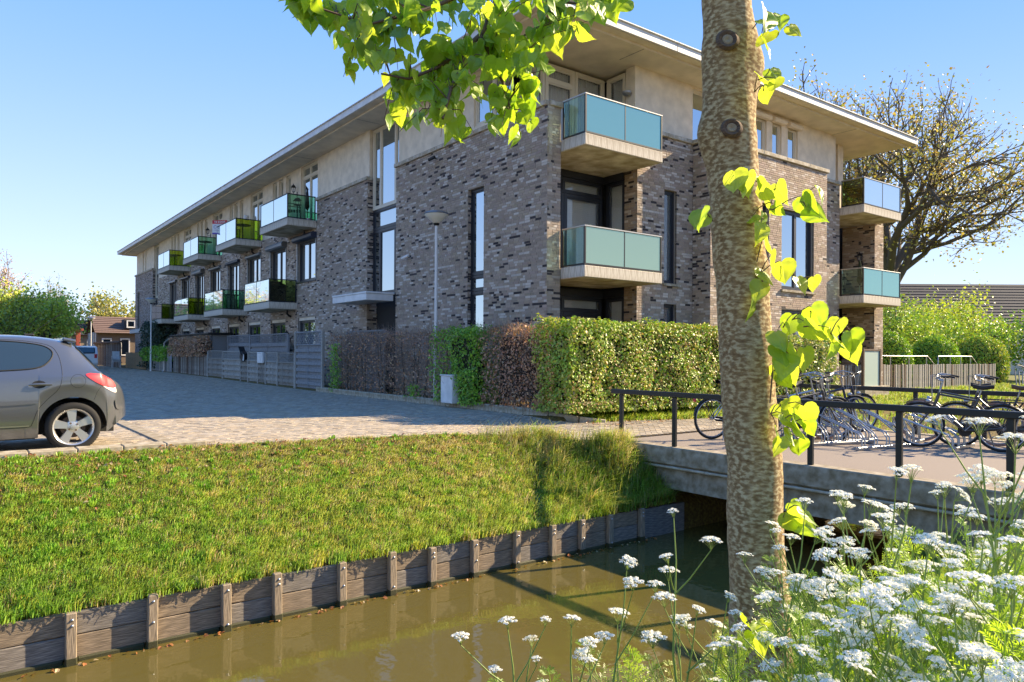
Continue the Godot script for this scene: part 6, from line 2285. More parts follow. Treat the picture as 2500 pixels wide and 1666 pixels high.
func build_car() -> void:
	var paint := mat("car_paint", lin(0.15, 0.157, 0.168), 0.28, 0.6)
	paint.clearcoat_enabled = true
	paint.clearcoat = 1.0
	paint.clearcoat_roughness = 0.03
	var glass := mat("car_glass", lin(0.025, 0.04, 0.05), 0.02, 0.0)
	glass.metallic_specular = 0.9
	var tyre := mat("tyre", lin(0.022, 0.021, 0.02), 0.85, 0.0, T.speck, 3.0)
	var alloy := mat("alloy", lin(0.60, 0.59, 0.57), 0.32, 0.75)
	var red := mat("tail_red", lin(0.52, 0.012, 0.018), 0.08)
	red.clearcoat_enabled = true
	red.clearcoat = 1.0
	var clear := mat("lamp_clear", lin(0.75, 0.66, 0.62), 0.1)
	mat("rubber", lin(0.015, 0.015, 0.015), 0.7)
	var o := thing("parked_car", "silver grey five door hatchback parked at the left edge of the picture", "car", Vector3(-9.5, 0.0, 1.245))
	var rows := []
	var x := -3.36
	var xs := PackedFloat32Array()
	while x < 0.661:
		xs.push_back(x)
		var near := minf(absf(absf(x) - 0.375), absf(absf(x - WB) - 0.375))
		x += 0.008 if near < 0.05 else (0.012 if x > 0.42 or x < -3.1 else 0.03)
	xs.push_back(0.66)
	for v in xs:
		var s := car_section(v)
		var r := PackedVector3Array()
		for i in s.size(): r.push_back(Vector3(v, s[i].y, s[i].x))
		for i in range(s.size() - 2, -1, -1): r.push_back(Vector3(v, s[i].y, -s[i].x))
		rows.append(r)
	var body := MB.new()
	body.grid(rows)
	for i in body.n.size():
		var c := body.v[i] - Vector3(clampf(body.v[i].x, -3.0, 0.3), 0.6, 0)
		if body.n[i].dot(c) < 0.0: body.n[i] = -body.n[i]
	body.orient()
	# close both ends
	for e in [0, rows.size() - 1]:
		var r: PackedVector3Array = rows[e]
		var c := Vector3(r[0].x + (0.02 if e > 0 else -0.02), 0.45, 0)
		var nn := Vector3(1 if e > 0 else -1, 0, 0)
		for i in r.size() - 1: body.tri(c, r[i], r[i + 1], nn, nn, nn)
		body.tri(c, r[0], r[-1], nn, nn, nn)
	var b := put("body", body, paint, o)
	var ub := MB.new()
	ub.span(Vector3(WB + 0.4, 0.17, -0.72), Vector3(-0.4, 0.45, 0.72))
	ub.span(Vector3(-3.2, 0.2, -0.5), Vector3(0.5, 0.6, 0.5))
	for c in [0.0, WB]:
		for s in [1.0, -1.0]:
			var arch := []
			for k in 25:
				var u := PI * (k / 24.0) * 1.02 - 0.03
				arch.append(PackedVector3Array([Vector3(c + cos(u) * 0.372, 0.31 + sin(u) * 0.372, 0.45 * s), Vector3(c + cos(u) * 0.372, 0.31 + sin(u) * 0.372, 0.825 * s)]))
			ub.grid(arch)
	put("underbody", ub, M.rubber, o)
	for side in [1.0, -1.0]:
		# glass of the rear door and the front door
		var gl := flank(smooth_loop(PackedVector2Array([Vector2(-0.225, 1.235), Vector2(-0.27, 1.13), Vector2(-0.40, 1.055), Vector2(-0.75, 1.025), Vector2(-1.04, 1.015), Vector2(-1.06, 1.2), Vector2(-1.04, 1.375), Vector2(-0.8, 1.378), Vector2(-0.5, 1.357), Vector2(-0.3, 1.315)])), 0.004, side)
		put("side_window", gl, glass, o)
		var gt := MB.new()
		var ring := on_flank(PackedVector2Array([Vector2(-1.04, 1.012), Vector2(-0.75, 1.02), Vector2(-0.40, 1.05), Vector2(-0.262, 1.13), Vector2(-0.215, 1.24), Vector2(-0.3, 1.322), Vector2(-0.5, 1.364), Vector2(-0.8, 1.385), Vector2(-1.04, 1.382)]), 0.003, side)
		gt.tube(ring, PackedFloat32Array([0.009]), 5)
		put("window_seal", gt, M.rubber, o)
		var gf := flank(smooth_loop(PackedVector2Array([Vector2(-1.13, 1.37), Vector2(-1.12, 1.02), Vector2(-1.6, 1.0), Vector2(-2.05, 1.0), Vector2(-1.75, 1.2), Vector2(-1.45, 1.33)])), 0.004, side)
		put("side_window", gf, glass, o)
		# shut lines
		var sm := MB.new()
		sm.tube(on_flank(PackedVector2Array([Vector2(-1.0, 1.405), Vector2(-0.55, 1.39), Vector2(-0.26, 1.335), Vector2(-0.165, 1.235), Vector2(-0.13, 1.09), Vector2(-0.127, 0.935), Vector2(-0.165, 0.79), Vector2(-0.29, 0.655), Vector2(-0.385, 0.53), Vector2(-0.435, 0.38), Vector2(-0.5, 0.33), Vector2(-0.9, 0.325)]), -0.002, side), PackedFloat32Array([0.0045]), 4)
		sm.tube(on_flank(PackedVector2Array([Vector2(-1.09, 1.39), Vector2(-1.085, 1.0), Vector2(-1.09, 0.7), Vector2(-1.1, 0.33)]), -0.002, side), PackedFloat32Array([0.004]), 4)
		sm.tube(on_flank(PackedVector2Array([Vector2(0.30, 0.80), Vector2(0.26, 0.74), Vector2(0.225, 0.64)]), -0.002, side), PackedFloat32Array([0.004]), 4)
		put("door_gap", sm, M.rubber, o)
		var st := flank(PackedVector2Array([Vector2(-1.08, 0.645), Vector2(-0.42, 0.645), Vector2(-0.36, 0.632), Vector2(-0.42, 0.612), Vector2(-1.08, 0.585)]), 0.012, side)
		put("rubbing_strip", st, paint, o)
		var sl := flank(PackedVector2Array([Vector2(-1.08, 0.352), Vector2(-0.47, 0.352), Vector2(-0.47, 0.338), Vector2(-1.08, 0.338)]), 0.006, side, 10, 4)
		put("sill_strip", sl, M.zinc, o)
		# door handle in its bowl
		var hx := -0.36
		var zc: float = car_side(hx, 0.85) * side
		var hb := MB.new()
		hb.tube(PackedVector3Array([Vector3(-0.475, 0.846, zc + 0.006 * side), Vector3(-0.42, 0.852, zc + 0.03 * side), Vector3(-0.33, 0.853, zc + 0.034 * side), Vector3(-0.235, 0.85, zc + 0.022 * side)]), PackedFloat32Array([0.009, 0.014, 0.016, 0.014]), 8)
		put("door_handle", hb, paint, o)
		var hw := PackedVector2Array()
		for k in 16: hw.push_back(Vector2(-0.37 + 0.075 * cos(TAU * k / 16), 0.85 + 0.05 * sin(TAU * k / 16)))
		put("handle_bowl", flank(hw, 0.0025, side, 8, 8), M.rubber, o)
		# tail lamp wrapping the corner
		put("tail_lamp", flank(smooth_loop(PackedVector2Array([Vector2(0.13, 0.965), Vector2(0.2, 0.985), Vector2(0.37, 0.95), Vector2(0.455, 0.875), Vector2(0.49, 0.80), Vector2(0.44, 0.785), Vector2(0.33, 0.82), Vector2(0.21, 0.89)])), 0.008, side), red, o)
		put("reversing_lamp", flank(smooth_loop(PackedVector2Array([Vector2(0.33, 0.815), Vector2(0.44, 0.783), Vector2(0.485, 0.79), Vector2(0.495, 0.725), Vector2(0.43, 0.745)])), 0.007, side), clear, o)
		# bumper guard
		put("bumper_pad", flank(smooth_loop(PackedVector2Array([Vector2(0.49, 0.63), Vector2(0.60, 0.615), Vector2(0.615, 0.52), Vector2(0.52, 0.50), Vector2(0.485, 0.55)])), 0.018, side), paint, o)
	# fuel flap
	var ring := PackedVector3Array()
	for k in 29:
		var p := Vector2(0.047 + 0.083 * cos(TAU * k / 28), 0.885 + 0.083 * sin(TAU * k / 28))
		ring.push_back(Vector3(p.x, p.y, car_side(p.x, p.y) - 0.001))
	var fb := MB.new()
	fb.tube(ring, PackedFloat32Array([0.0032]), 4)
	put("fuel_flap", fb, M.rubber, o)
	# rear window, spoiler, wiper, aerial
	var rw := []
	for i in 9:
		var q := lerpf(0.055, 0.335, i / 8.0)
		var r := PackedVector3Array()
		var hw2 := lerpf(0.50, 0.60, i / 8.0)
		for k in 13:
			var z := lerpf(-hw2, hw2, k / 12.0)
			r.push_back(Vector3(q + 0.012, lerp_table(roof_tab, q) + 0.006 - 0.03 * pow(absf(z) / 0.6, 2.5), z))
		rw.append(r)
	var rwb := MB.new()
	rwb.grid(rw)
	for i in rwb.n.size():
		if rwb.n[i].x < 0.0: rwb.n[i] = -rwb.n[i]
	rwb.orient()
	put("rear_window", rwb, glass, o)
	var sp := MB.new()
	sp.bevel(Vector3(-0.02, 1.405, 0), Vector3(0.16, 0.045, 1.08), 0.018, Basis(Vector3.BACK, -0.2))
	put("spoiler", sp, paint, o)
	var ae := MB.new()
	ae.bevel(Vector3(-0.42, 1.475, 0), Vector3(0.12, 0.03, 0.05), 0.012)
	ae.rod(Vector3(-0.4, 1.485, 0), Vector3(-0.05, 1.78, 0), 0.004)
	put("aerial", ae, M.rubber, o)
	# wheels
	for c in [0.0, WB]:
		for side in [1.0, -1.0]:
			var w := Node3D.new()
			w.name = "wheel"
			o.add_child(w, true)
			w.position = Vector3(c, 0.308, 0.745 * side)
			if side < 0.0: w.rotation.y = PI
			var tb := MB.new()
			var ax := Transform3D(Basis(Vector3.RIGHT, PI / 2), Vector3.ZERO)
			tb.lathe(PackedVector2Array([Vector2(0.215, -0.1), Vector2(0.27, -0.105), Vector2(0.296, -0.09), Vector2(0.307, -0.07), Vector2(0.308, 0), Vector2(0.307, 0.07), Vector2(0.298, 0.092), Vector2(0.28, 0.104), Vector2(0.25, 0.108), Vector2(0.226, 0.1)]), 48, ax)
			for k in 60:
				var u := TAU * k / 60
				tb.box(Vector3(cos(u) * 0.3075, sin(u) * 0.3075, 0), Vector3(0.004, 0.02, 0.15), Basis(Vector3.BACK, u))
			put("tyre", tb, tyre, w)
			var rb := MB.new()
			rb.lathe(PackedVector2Array([Vector2(0.195, -0.09), Vector2(0.2, 0.06), Vector2(0.212, 0.09), Vector2(0.228, 0.102), Vector2(0.233, 0.094)]), 48, ax)
			for k in 5:
				var u := TAU * k / 5 + PI / 2 + 0.1
				var dr := Vector3(cos(u), sin(u), 0)
				var tn := Vector3(-sin(u), cos(u), 0)
				var pts := [[0.045, 0.036, 0.052], [0.10, 0.04, 0.068], [0.17, 0.048, 0.084], [0.214, 0.056, 0.09]]
				for i in 3:
					var p: Array = pts[i]
					var q: Array = pts[i + 1]
					var a0: Vector3 = dr * p[0]
					var a1: Vector3 = dr * q[0]
					var nn := Vector3(0, 0, 1)
					var zf := Vector3(0, 0, 1)
					rb.quad(a0 - tn * p[1] + zf * p[2], a0 + tn * p[1] + zf * p[2], a1 + tn * q[1] + zf * q[2], a1 - tn * q[1] + zf * q[2], nn)
					for s in [-1.0, 1.0]:
						rb.quad(a0 + tn * p[1] * s + zf * p[2], a1 + tn * q[1] * s + zf * q[2], a1 + tn * q[1] * s * 1.12 + zf * (q[2] - 0.035), a0 + tn * p[1] * s * 1.12 + zf * (p[2] - 0.03), (tn * s + zf * 0.25).normalized())
			rb.lathe(PackedVector2Array([Vector2(0.085, 0.02), Vector2(0.082, 0.05), Vector2(0.06, 0.06), Vector2(0.03, 0.062), Vector2(0.028, 0.068), Vector2(0, 0.07)]), 24, ax)
			put("rim", rb, alloy, w)
			var hb := MB.new()
			for k in 4:
				var u := TAU * k / 4 + 0.6
				hb.lathe(PackedVector2Array([Vector2(0.0, 0.066), Vector2(0.012, 0.066), Vector2(0.013, 0.05)]), 8, Transform3D(Basis(Vector3.RIGHT, PI / 2), Vector3(cos(u) * 0.052, sin(u) * 0.052, 0)))
			hb.lathe(PackedVector2Array([Vector2(0, 0.02), Vector2(0.14, 0.02), Vector2(0.14, 0.0)]), 24, ax)
			put("brake_disc", hb, M.timber_brown, w)

func build_far_car() -> void:
	var o := thing("white_car", "white car parked far down the road behind the silver car", "car", Vector3(-4.3, road_y(-4, -42), -42.5))
	var paint := mat("white_car_paint", lin(0.7, 0.7, 0.7), 0.3)
	var side := PackedVector2Array([Vector2(-2.0, 0.25), Vector2(-2.05, 0.75), Vector2(-1.3, 0.95), Vector2(-0.75, 1.42), Vector2(0.9, 1.5), Vector2(1.75, 1.42), Vector2(2.0, 0.95), Vector2(2.05, 0.4), Vector2(1.95, 0.25)])
	var mb := MB.new()
	mb.prism(side, 1.6, Transform3D(Basis(Vector3.UP, -PI / 2), Vector3(0.8, 0, 0)))
	put("body", mb, paint, o)
	var wb := MB.new()
	wb.bevel(Vector3(0, 1.2, 1.9), Vector3(1.3, 0.42, 0.14), 0.04, Basis(Vector3.RIGHT, -0.45))
	put("rear_window", wb, M.car_glass, o)
	wb = MB.new()
	wb.bevel(Vector3(-0.8, 1.2, 0.3), Vector3(0.02, 0.35, 2.0), 0.008)
	wb.bevel(Vector3(0.8, 1.2, 0.3), Vector3(0.02, 0.35, 2.0), 0.008)
	put("side_window", wb, M.car_glass, o)
	for s in [-0.68, 0.68]:
		var tb := MB.new()
		tb.bevel(Vector3(s, 0.85, 2.03), Vector3(0.16, 0.26, 0.06), 0.02)
		put("tail_lamp", tb, M.tail_red, o)
		for z in [-1.3, 1.3]:
			var wl := MB.new()
			wl.lathe(PackedVector2Array([Vector2(0, 0.1), Vector2(0.2, 0.1), Vector2(0.31, 0.09), Vector2(0.31, -0.09), Vector2(0, -0.1)]), 20, Transform3D(Basis(Vector3.BACK, PI / 2), Vector3(s, 0.31, z)))
			put("wheel", wl, M.tyre, o)

# ---------------------------------------------------------------- bicycles (front towards +x, middle of the wheelbase at the origin)
var wheel_parts := {}

func bike_wheel(o: Node3D, x: float, y: float, wall: Material) -> void:
	if wheel_parts.is_empty():
		var t := MB.new()
		var ring := PackedVector3Array()
		for k in 49: ring.push_back(Vector3(cos(TAU * k / 48) * 0.332, sin(TAU * k / 48) * 0.332, 0))
		t.tube(ring, PackedFloat32Array([0.0185]), 7, false)
		wheel_parts.tyre = t.mesh()
		var r := MB.new()
		ring = PackedVector3Array()
		for k in 49: ring.push_back(Vector3(cos(TAU * k / 48) * 0.307, sin(TAU * k / 48) * 0.307, 0))
		r.tube(ring, PackedFloat32Array([0.0115]), 6, false)
		wheel_parts.rim = r.mesh()
		var s := MB.new()
		for k in 28:
			var u := TAU * k / 28
			var v := u + (0.35 if k % 2 else -0.35)
			var z := 0.03 if (k / 2) % 2 else -0.03
			s.rod(Vector3(cos(v) * 0.02, sin(v) * 0.02, z), Vector3(cos(u) * 0.3, sin(u) * 0.3, 0), 0.0013, 3)
		s.lathe(PackedVector2Array([Vector2(0, -0.05), Vector2(0.018, -0.045), Vector2(0.024, -0.03), Vector2(0.016, 0), Vector2(0.024, 0.03), Vector2(0.018, 0.045), Vector2(0, 0.05)]), 12, Transform3D(Basis(Vector3.RIGHT, PI / 2), Vector3.ZERO))
		wheel_parts.spokes = s.mesh()
	var w := Node3D.new()
	w.name = "wheel"
	o.add_child(w, true)
	w.position = Vector3(x, y, 0)
	obj("tyre", wheel_parts.tyre, wall, w)
	obj("rim", wheel_parts.rim, M.zinc, w)
	obj("spokes", wheel_parts.spokes, M.zinc, w)

func bicycle(label: String, at: Vector3, front: Vector3, frame: Material, style: Dictionary) -> Node3D:
	var d := front - at
	var o := thing("bicycle", label, "bicycle", (at + front) * 0.5, atan2(-d.z, d.x), "bicycles parked on the bridge")
	var r := 0.35
	var a := Vector3(-0.53, r, 0)
	var f := Vector3(0.54, r, 0)
	bike_wheel(o, a.x, r, style.get("tyre", M.tyre))
	bike_wheel(o, f.x, r, style.get("tyre", M.tyre))
	var bb := Vector3(-0.06, 0.29, 0)
	var seat := Vector3(-0.24, 0.80, 0)
	var h0 := Vector3(0.33, 0.66, 0)
	var h1 := Vector3(0.27, 0.86, 0)
	var fb := MB.new()
	var big := 0.018
	fb.rod(bb, seat, big, 8)
	fb.rod(h0, h1, 0.021, 8)
	fb.rod(bb, h0, 0.021 if not style.get("thick", false) else 0.028, 8)
	if style.get("step", false):
		fb.tube(PackedVector3Array([h1 + Vector3(0.02, -0.06, 0), Vector3(0.12, 0.62, 0), Vector3(-0.05, 0.5, 0), Vector3(-0.13, 0.47, 0)]), PackedFloat32Array([0.017]), 8)
	else:
		fb.rod(h1 + Vector3(0.01, -0.03, 0), seat + Vector3(0.01, -0.06, 0), 0.016, 8)
	for s in [-1.0, 1.0]:
		fb.rod(bb + Vector3(0, 0, 0.03 * s), a + Vector3(0, 0, 0.055 * s), 0.010)
		fb.rod(seat + Vector3(0.02, -0.09, 0.02 * s), a + Vector3(0, 0, 0.055 * s), 0.009)
	put("frame", fb, frame, o)
	var fk := MB.new()
	for s in [-1.0, 1.0]:
		fk.tube(PackedVector3Array([h0 + Vector3(0.005, -0.02, 0.045 * s), Vector3(0.44, 0.5, 0.05 * s), f + Vector3(0, 0, 0.05 * s)]), PackedFloat32Array([0.014, 0.013, 0.010]), 6)
	fk.rod(h0 + Vector3(0.005, -0.02, -0.05), h0 + Vector3(0.005, -0.02, 0.05), 0.014)
	put("fork", fk, style.get("fork", frame), o)
	var hb := MB.new()
	var st := h1 + Vector3(-0.045, 0.17, 0)
	hb.rod(h1, st, 0.013)
	var fw := st + Vector3(0.07, 0.02, 0)
	hb.rod(st, fw, 0.013)
	for s in [-1.0, 1.0]:
		if style.get("sporty", false):
			hb.tube(PackedVector3Array([fw, fw + Vector3(0.02, 0.02, 0.12 * s), fw + Vector3(-0.03, 0.05, 0.22 * s), fw + Vector3(-0.12, 0.05, 0.29 * s)]), PackedFloat32Array([0.012]), 7)
		else:
			hb.tube(PackedVector3Array([fw, fw + Vector3(0.03, 0.05, 0.1 * s), fw + Vector3(-0.02, 0.08, 0.22 * s), fw + Vector3(-0.16, 0.05, 0.28 * s), fw + Vector3(-0.24, 0.03, 0.28 * s)]), PackedFloat32Array([0.011]), 7)
	put("handlebar", hb, M.zinc, o)
	var gb := MB.new()
	var lv := MB.new()
	for s in [-1.0, 1.0]:
		var e := fw + (Vector3(-0.12, 0.05, 0.29 * s) if style.get("sporty", false) else Vector3(-0.24, 0.03, 0.28 * s))
		var q := fw + (Vector3(-0.03, 0.05, 0.22 * s) if style.get("sporty", false) else Vector3(-0.13, 0.054, 0.28 * s))
		gb.rod(q.lerp(e, 0.15), e + (e - q).normalized() * 0.03, 0.017, 8)
		lv.tube(PackedVector3Array([q, q + Vector3(0.05, -0.02, 0), e + Vector3(0.03, -0.05, 0)]), PackedFloat32Array([0.005]), 4)
		lv.tube(PackedVector3Array([q + Vector3(0.04, 0, 0), fw + Vector3(0.1, 0.06, 0.1 * s), fw + Vector3(0.09, -0.08, 0.03 * s), h0 + Vector3(0.04, -0.06, 0)]), PackedFloat32Array([0.003]), 4)
	put("grip", gb, style.get("grip", M.rubber), o)
	put("brake_lever", lv, M.zinc, o)
	var sp := MB.new()
	sp.rod(seat, seat + Vector3(-0.035, 0.14, 0), 0.013)
	put("seat_post", sp, M.zinc, o)
	var sd := MB.new()
	var top := seat + Vector3(-0.06, 0.16, 0)
	var rows := []
	for i in 9:
		var t := i / 8.0
		var w := lerpf(0.09, 0.022, ss(0.1, 0.75, t)) * (0.75 + 0.25 * ss(0, 0.15, t))
		var row := PackedVector3Array()
		for k in 12:
			var u := TAU * k / 12
			row.push_back(top + Vector3(-0.13 + 0.27 * t, 0.026 * sin(u) * (1.0 if sin(u) > 0.0 else 1.6) + 0.012 * cos(t * 6.0), w * cos(u)))
		rows.append(row)
	sd.grid(rows, true)
	put("saddle", sd, style.get("saddle", M.rubber), o)
	# mudguards, carrier, lamps, chain case, pedals, stand
	var mg := MB.new()
	for c in [[a, 0.15, 3.0], [f, 0.9, 2.75]]:
		var arc := []
		for k in 19:
			var u := lerpf(c[1], c[2], k / 18.0)
			var row := PackedVector3Array()
			for w in [-0.028, -0.018, 0.0, 0.018, 0.028]:
				var rr: float = 0.368 - absf(w) * 0.5
				row.push_back(c[0] + Vector3(cos(u) * rr, sin(u) * rr, w))
			arc.append(row)
		mg.grid(arc)
	put("mudguard", mg, style.get("guard", M.black_metal), o)
	if style.get("carrier", true):
		var cb := MB.new()
		for s in [-0.07, 0.0, 0.07]:
			cb.rod(Vector3(-0.32, 0.735, s), Vector3(-0.83, 0.735, s), 0.006)
		for q in [-0.36, -0.55, -0.82]:
			cb.rod(Vector3(q, 0.735, -0.07), Vector3(q, 0.735, 0.07), 0.006)
		for s in [-1.0, 1.0]:
			cb.rod(Vector3(-0.62, 0.73, 0.07 * s), a + Vector3(0, 0, 0.06 * s), 0.006)
			cb.rod(Vector3(-0.78, 0.73, 0.07 * s), a + Vector3(0, 0, 0.06 * s), 0.006)
		put("carrier", cb, M.black_metal, o)
	var hl := MB.new()
	hl.lathe(PackedVector2Array([Vector2(0, -0.05), Vector2(0.025, -0.04), Vector2(0.036, 0), Vector2(0.036, 0.02), Vector2(0, 0.028)]), 12, Transform3D(Basis(Vector3.BACK, -PI / 2), h0 + Vector3(0.1, 0.06, 0)))
	put("headlamp", hl, M.zinc, o)
	var tl := MB.new()
	tl.bevel(Vector3(-0.87, 0.66, 0), Vector3(0.03, 0.06, 0.08), 0.012)
	put("rear_lamp", tl, M.tail_red, o)
	var ck := MB.new()
	ck.lathe(PackedVector2Array([Vector2(0, -0.006), Vector2(0.095, -0.005), Vector2(0.095, 0.005), Vector2(0, 0.006)]), 24, Transform3D(Basis(Vector3.RIGHT, PI / 2), bb + Vector3(0, 0, 0.045)))
	ck.bevel((bb + a) * 0.5 + Vector3(0, 0.01, 0.045), Vector3(0.42, 0.09, 0.02), 0.01, Basis(Vector3.BACK, -0.12))
	put("chain_case", ck, style.get("case", M.black_metal), o)
	var pd := MB.new()
	for s in [-1.0, 1.0]:
		var e := bb + Vector3(0.11 * s, -0.12 * s, 0.08 * s)
		pd.rod(bb + Vector3(0, 0, 0.06 * s), e, 0.009)
		pd.bevel(e + Vector3(0, 0, 0.05 * s), Vector3(0.09, 0.022, 0.09), 0.006)
	put("pedals", pd, M.grey_metal, o)
	var ks := MB.new()
	ks.rod(Vector3(-0.36, 0.33, 0.06), Vector3(-0.45, 0.0, 0.2), 0.009)
	put("kick_stand", ks, M.grey_metal, o)
	if style.has("name"):
		var tm := TextMesh.new()
		var font := SystemFont.new()
		font.font_names = PackedStringArray(["Droid Sans"])
		font.font_weight = 700
		tm.font = font
		tm.text = style.name
		tm.font_size = 32
		tm.pixel_size = 0.0016
		tm.depth = 0.002
		var t := obj("lettering", tm, M.white_paint, o)
		var dv := (h0 - bb).normalized()
		t.transform = Transform3D(Basis(Vector3(dv.x, dv.y, 0), Vector3(-dv.y, dv.x, 0), Vector3(0, 0, 1)), bb.lerp(h0, 0.55) + Vector3(0, 0, 0.0285))
		# seen from the other side too, as on the real tube
		var t2 := obj("lettering", tm, M.white_paint, o)
		t2.transform = Transform3D(Basis(Vector3(-dv.x, -dv.y, 0), Vector3(-dv.y, dv.x, 0), Vector3(0, 0, -1)), bb.lerp(h0, 0.55) - Vector3(0, 0, 0.0285))
	return o

func build_bikes() -> void:
	var y := -0.15
	var black := mat("bike_black", lin(0.013, 0.013, 0.014), 0.3)
	black.clearcoat_enabled = true
	var navy := mat("bike_navy", lin(0.02, 0.03, 0.06), 0.3)
	var silver := mat("bike_silver", lin(0.45, 0.47, 0.49), 0.3, 0.6)
	var pink := mat("tyre_pink", lin(0.30, 0.19, 0.16), 0.8)
	mat("saddle_brown", lin(0.10, 0.055, 0.03), 0.6)
	var dark := mat("bike_grey", lin(0.06, 0.065, 0.07), 0.35, 0.3)
	bicycle("silver bicycle whose rear wheel shows left of the big tree trunk", Vector3(-0.62, y, 5.05), Vector3(0.42, y, 5.4), silver, {"grip": M.saddle_brown})
	bicycle("black bicycle directly behind the right side of the big tree trunk", Vector3(-0.45, y, 6.25), Vector3(0.6, y, 6.55), black, {})
	bicycle("silver framed bicycle second from the trunk with brown tyres", Vector3(-0.1, y, 5.85), Vector3(0.92, y, 6.2), silver, {"tyre": pink, "grip": M.saddle_brown, "sporty": true})
	bicycle("dark bicycle in the middle of the row left in the racks", Vector3(0.34, y, 5.8), Vector3(1.36, y, 6.15), black, {"step": true})
	bicycle("navy bicycle with a straight top tube near the right end of the left row", Vector3(1.15, y, 5.7), Vector3(2.15, y, 6.05), navy, {"carrier": false, "sporty": true})
	bicycle("navy bicycle with a red rear lamp at the far end of the left row", Vector3(1.75, y, 5.55), Vector3(2.72, y, 5.9), navy, {})
	bicycle("black bicycle with white lettering on its frame, nearest on the right", Vector3(1.62, y, 8.58), Vector3(1.22, y, 7.56), black, {"name": "GAZELLE", "thick": true, "sporty": true, "fork": black})
	bicycle("black bicycle with pale high handlebar behind the lettered one", Vector3(2.35, y, 8.3), Vector3(2.05, y, 7.2), dark, {"tyre": pink, "case": silver})
	bicycle("black bicycle with a brown saddle at the right edge of the picture", Vector3(2.0, y, 8.95), Vector3(1.75, y, 7.9), black, {"saddle": M.saddle_brown, "step": true})
	# racks: pairs of bent tubes on a floor bar
	var labels := ["galvanised bicycle rack under the left row of bicycles", "empty galvanised bicycle rack between the two groups of bicycles", "galvanised bicycle rack holding the lettered black bicycle"]
	var where := [[Vector3(0.55, y, 6.42), -0.30, 5], [Vector3(0.72, y, 7.06), -0.18, 5], [Vector3(1.5, y, 7.75), 0.1, 4]]
	for i in 3:
		var o := thing("bicycle_rack", labels[i], "bicycle rack", where[i][0], where[i][1], "bicycle racks on the bridge")
		var n: int = where[i][2]
		for s in [-0.42, 0.3]:
			var mb := MB.new()
			mb.bevel(Vector3(0.0, 0.025, s), Vector3(0.28 * n, 0.05, 0.06), 0.006)
			put("floor_bar", mb, M.zinc, o)
		for k in n:
			var hx := (k - (n - 1) * 0.5) * 0.28
			var high := 0.12 if k % 2 else 0.0
			var mb := MB.new()
			for q in [-0.032, 0.032]:
				mb.tube(PackedVector3Array([Vector3(hx + q, 0.03, 0.3), Vector3(hx + q, 0.16, 0.3), Vector3(hx + q, 0.24, 0.24), Vector3(hx + q, 0.34 + high, -0.1), Vector3(hx + q, 0.44 + high, -0.4), Vector3(hx + q, 0.47 + high, -0.47), Vector3(hx + q, 0.44 + high, -0.53), Vector3(hx + q, 0.36 + high, -0.52), Vector3(hx + q, 0.24, -0.43), Vector3(hx + q, 0.03, -0.42)]), PackedFloat32Array([0.011]), 7)
			mb.rod(Vector3(hx - 0.032, 0.47 + high, -0.47), Vector3(hx + 0.032, 0.47 + high, -0.47), 0.011)
			put("hoop", mb, M.zinc, o)

# ---------------------------------------------------------------- houses far off
func tiled_roof(o: Node3D, ridge_a: Vector3, ridge_b: Vector3, eave_a: Vector3, eave_b: Vector3, m: Material, rowsn: int, called := "roof") -> void:
	# courses of tiles stepped down from the ridge to the eave
	var mb := MB.new()
	for i in rowsn:
		var t0 := float(i) / rowsn
		var t1 := float(i + 1) / rowsn
		var a := ridge_a.lerp(eave_a, t0)
		var b := ridge_b.lerp(eave_b, t0)
		var c := ridge_b.lerp(eave_b, t1)
		var d := ridge_a.lerp(eave_a, t1)
		var nn := (b - a).cross(d - a).normalized()
		if nn.y < 0.0: nn = -nn
		mb.quad(a, b, c + nn * 0.05, d + nn * 0.05, nn)
		mb.quad(d + nn * 0.05, c + nn * 0.05, c, d, (d - a).normalized())
	put(called, mb, m, o)

func house_window(o: Node3D, f: Face, a0: float, a1: float, h0: float, h1: float) -> void:
	window(o, "window", f, a0, a1, h0, h1, -0.075, M.white_paint, M.mirror_pane, [0.5] if a1 - a0 > 0.9 else [], 0.0, 0.08)

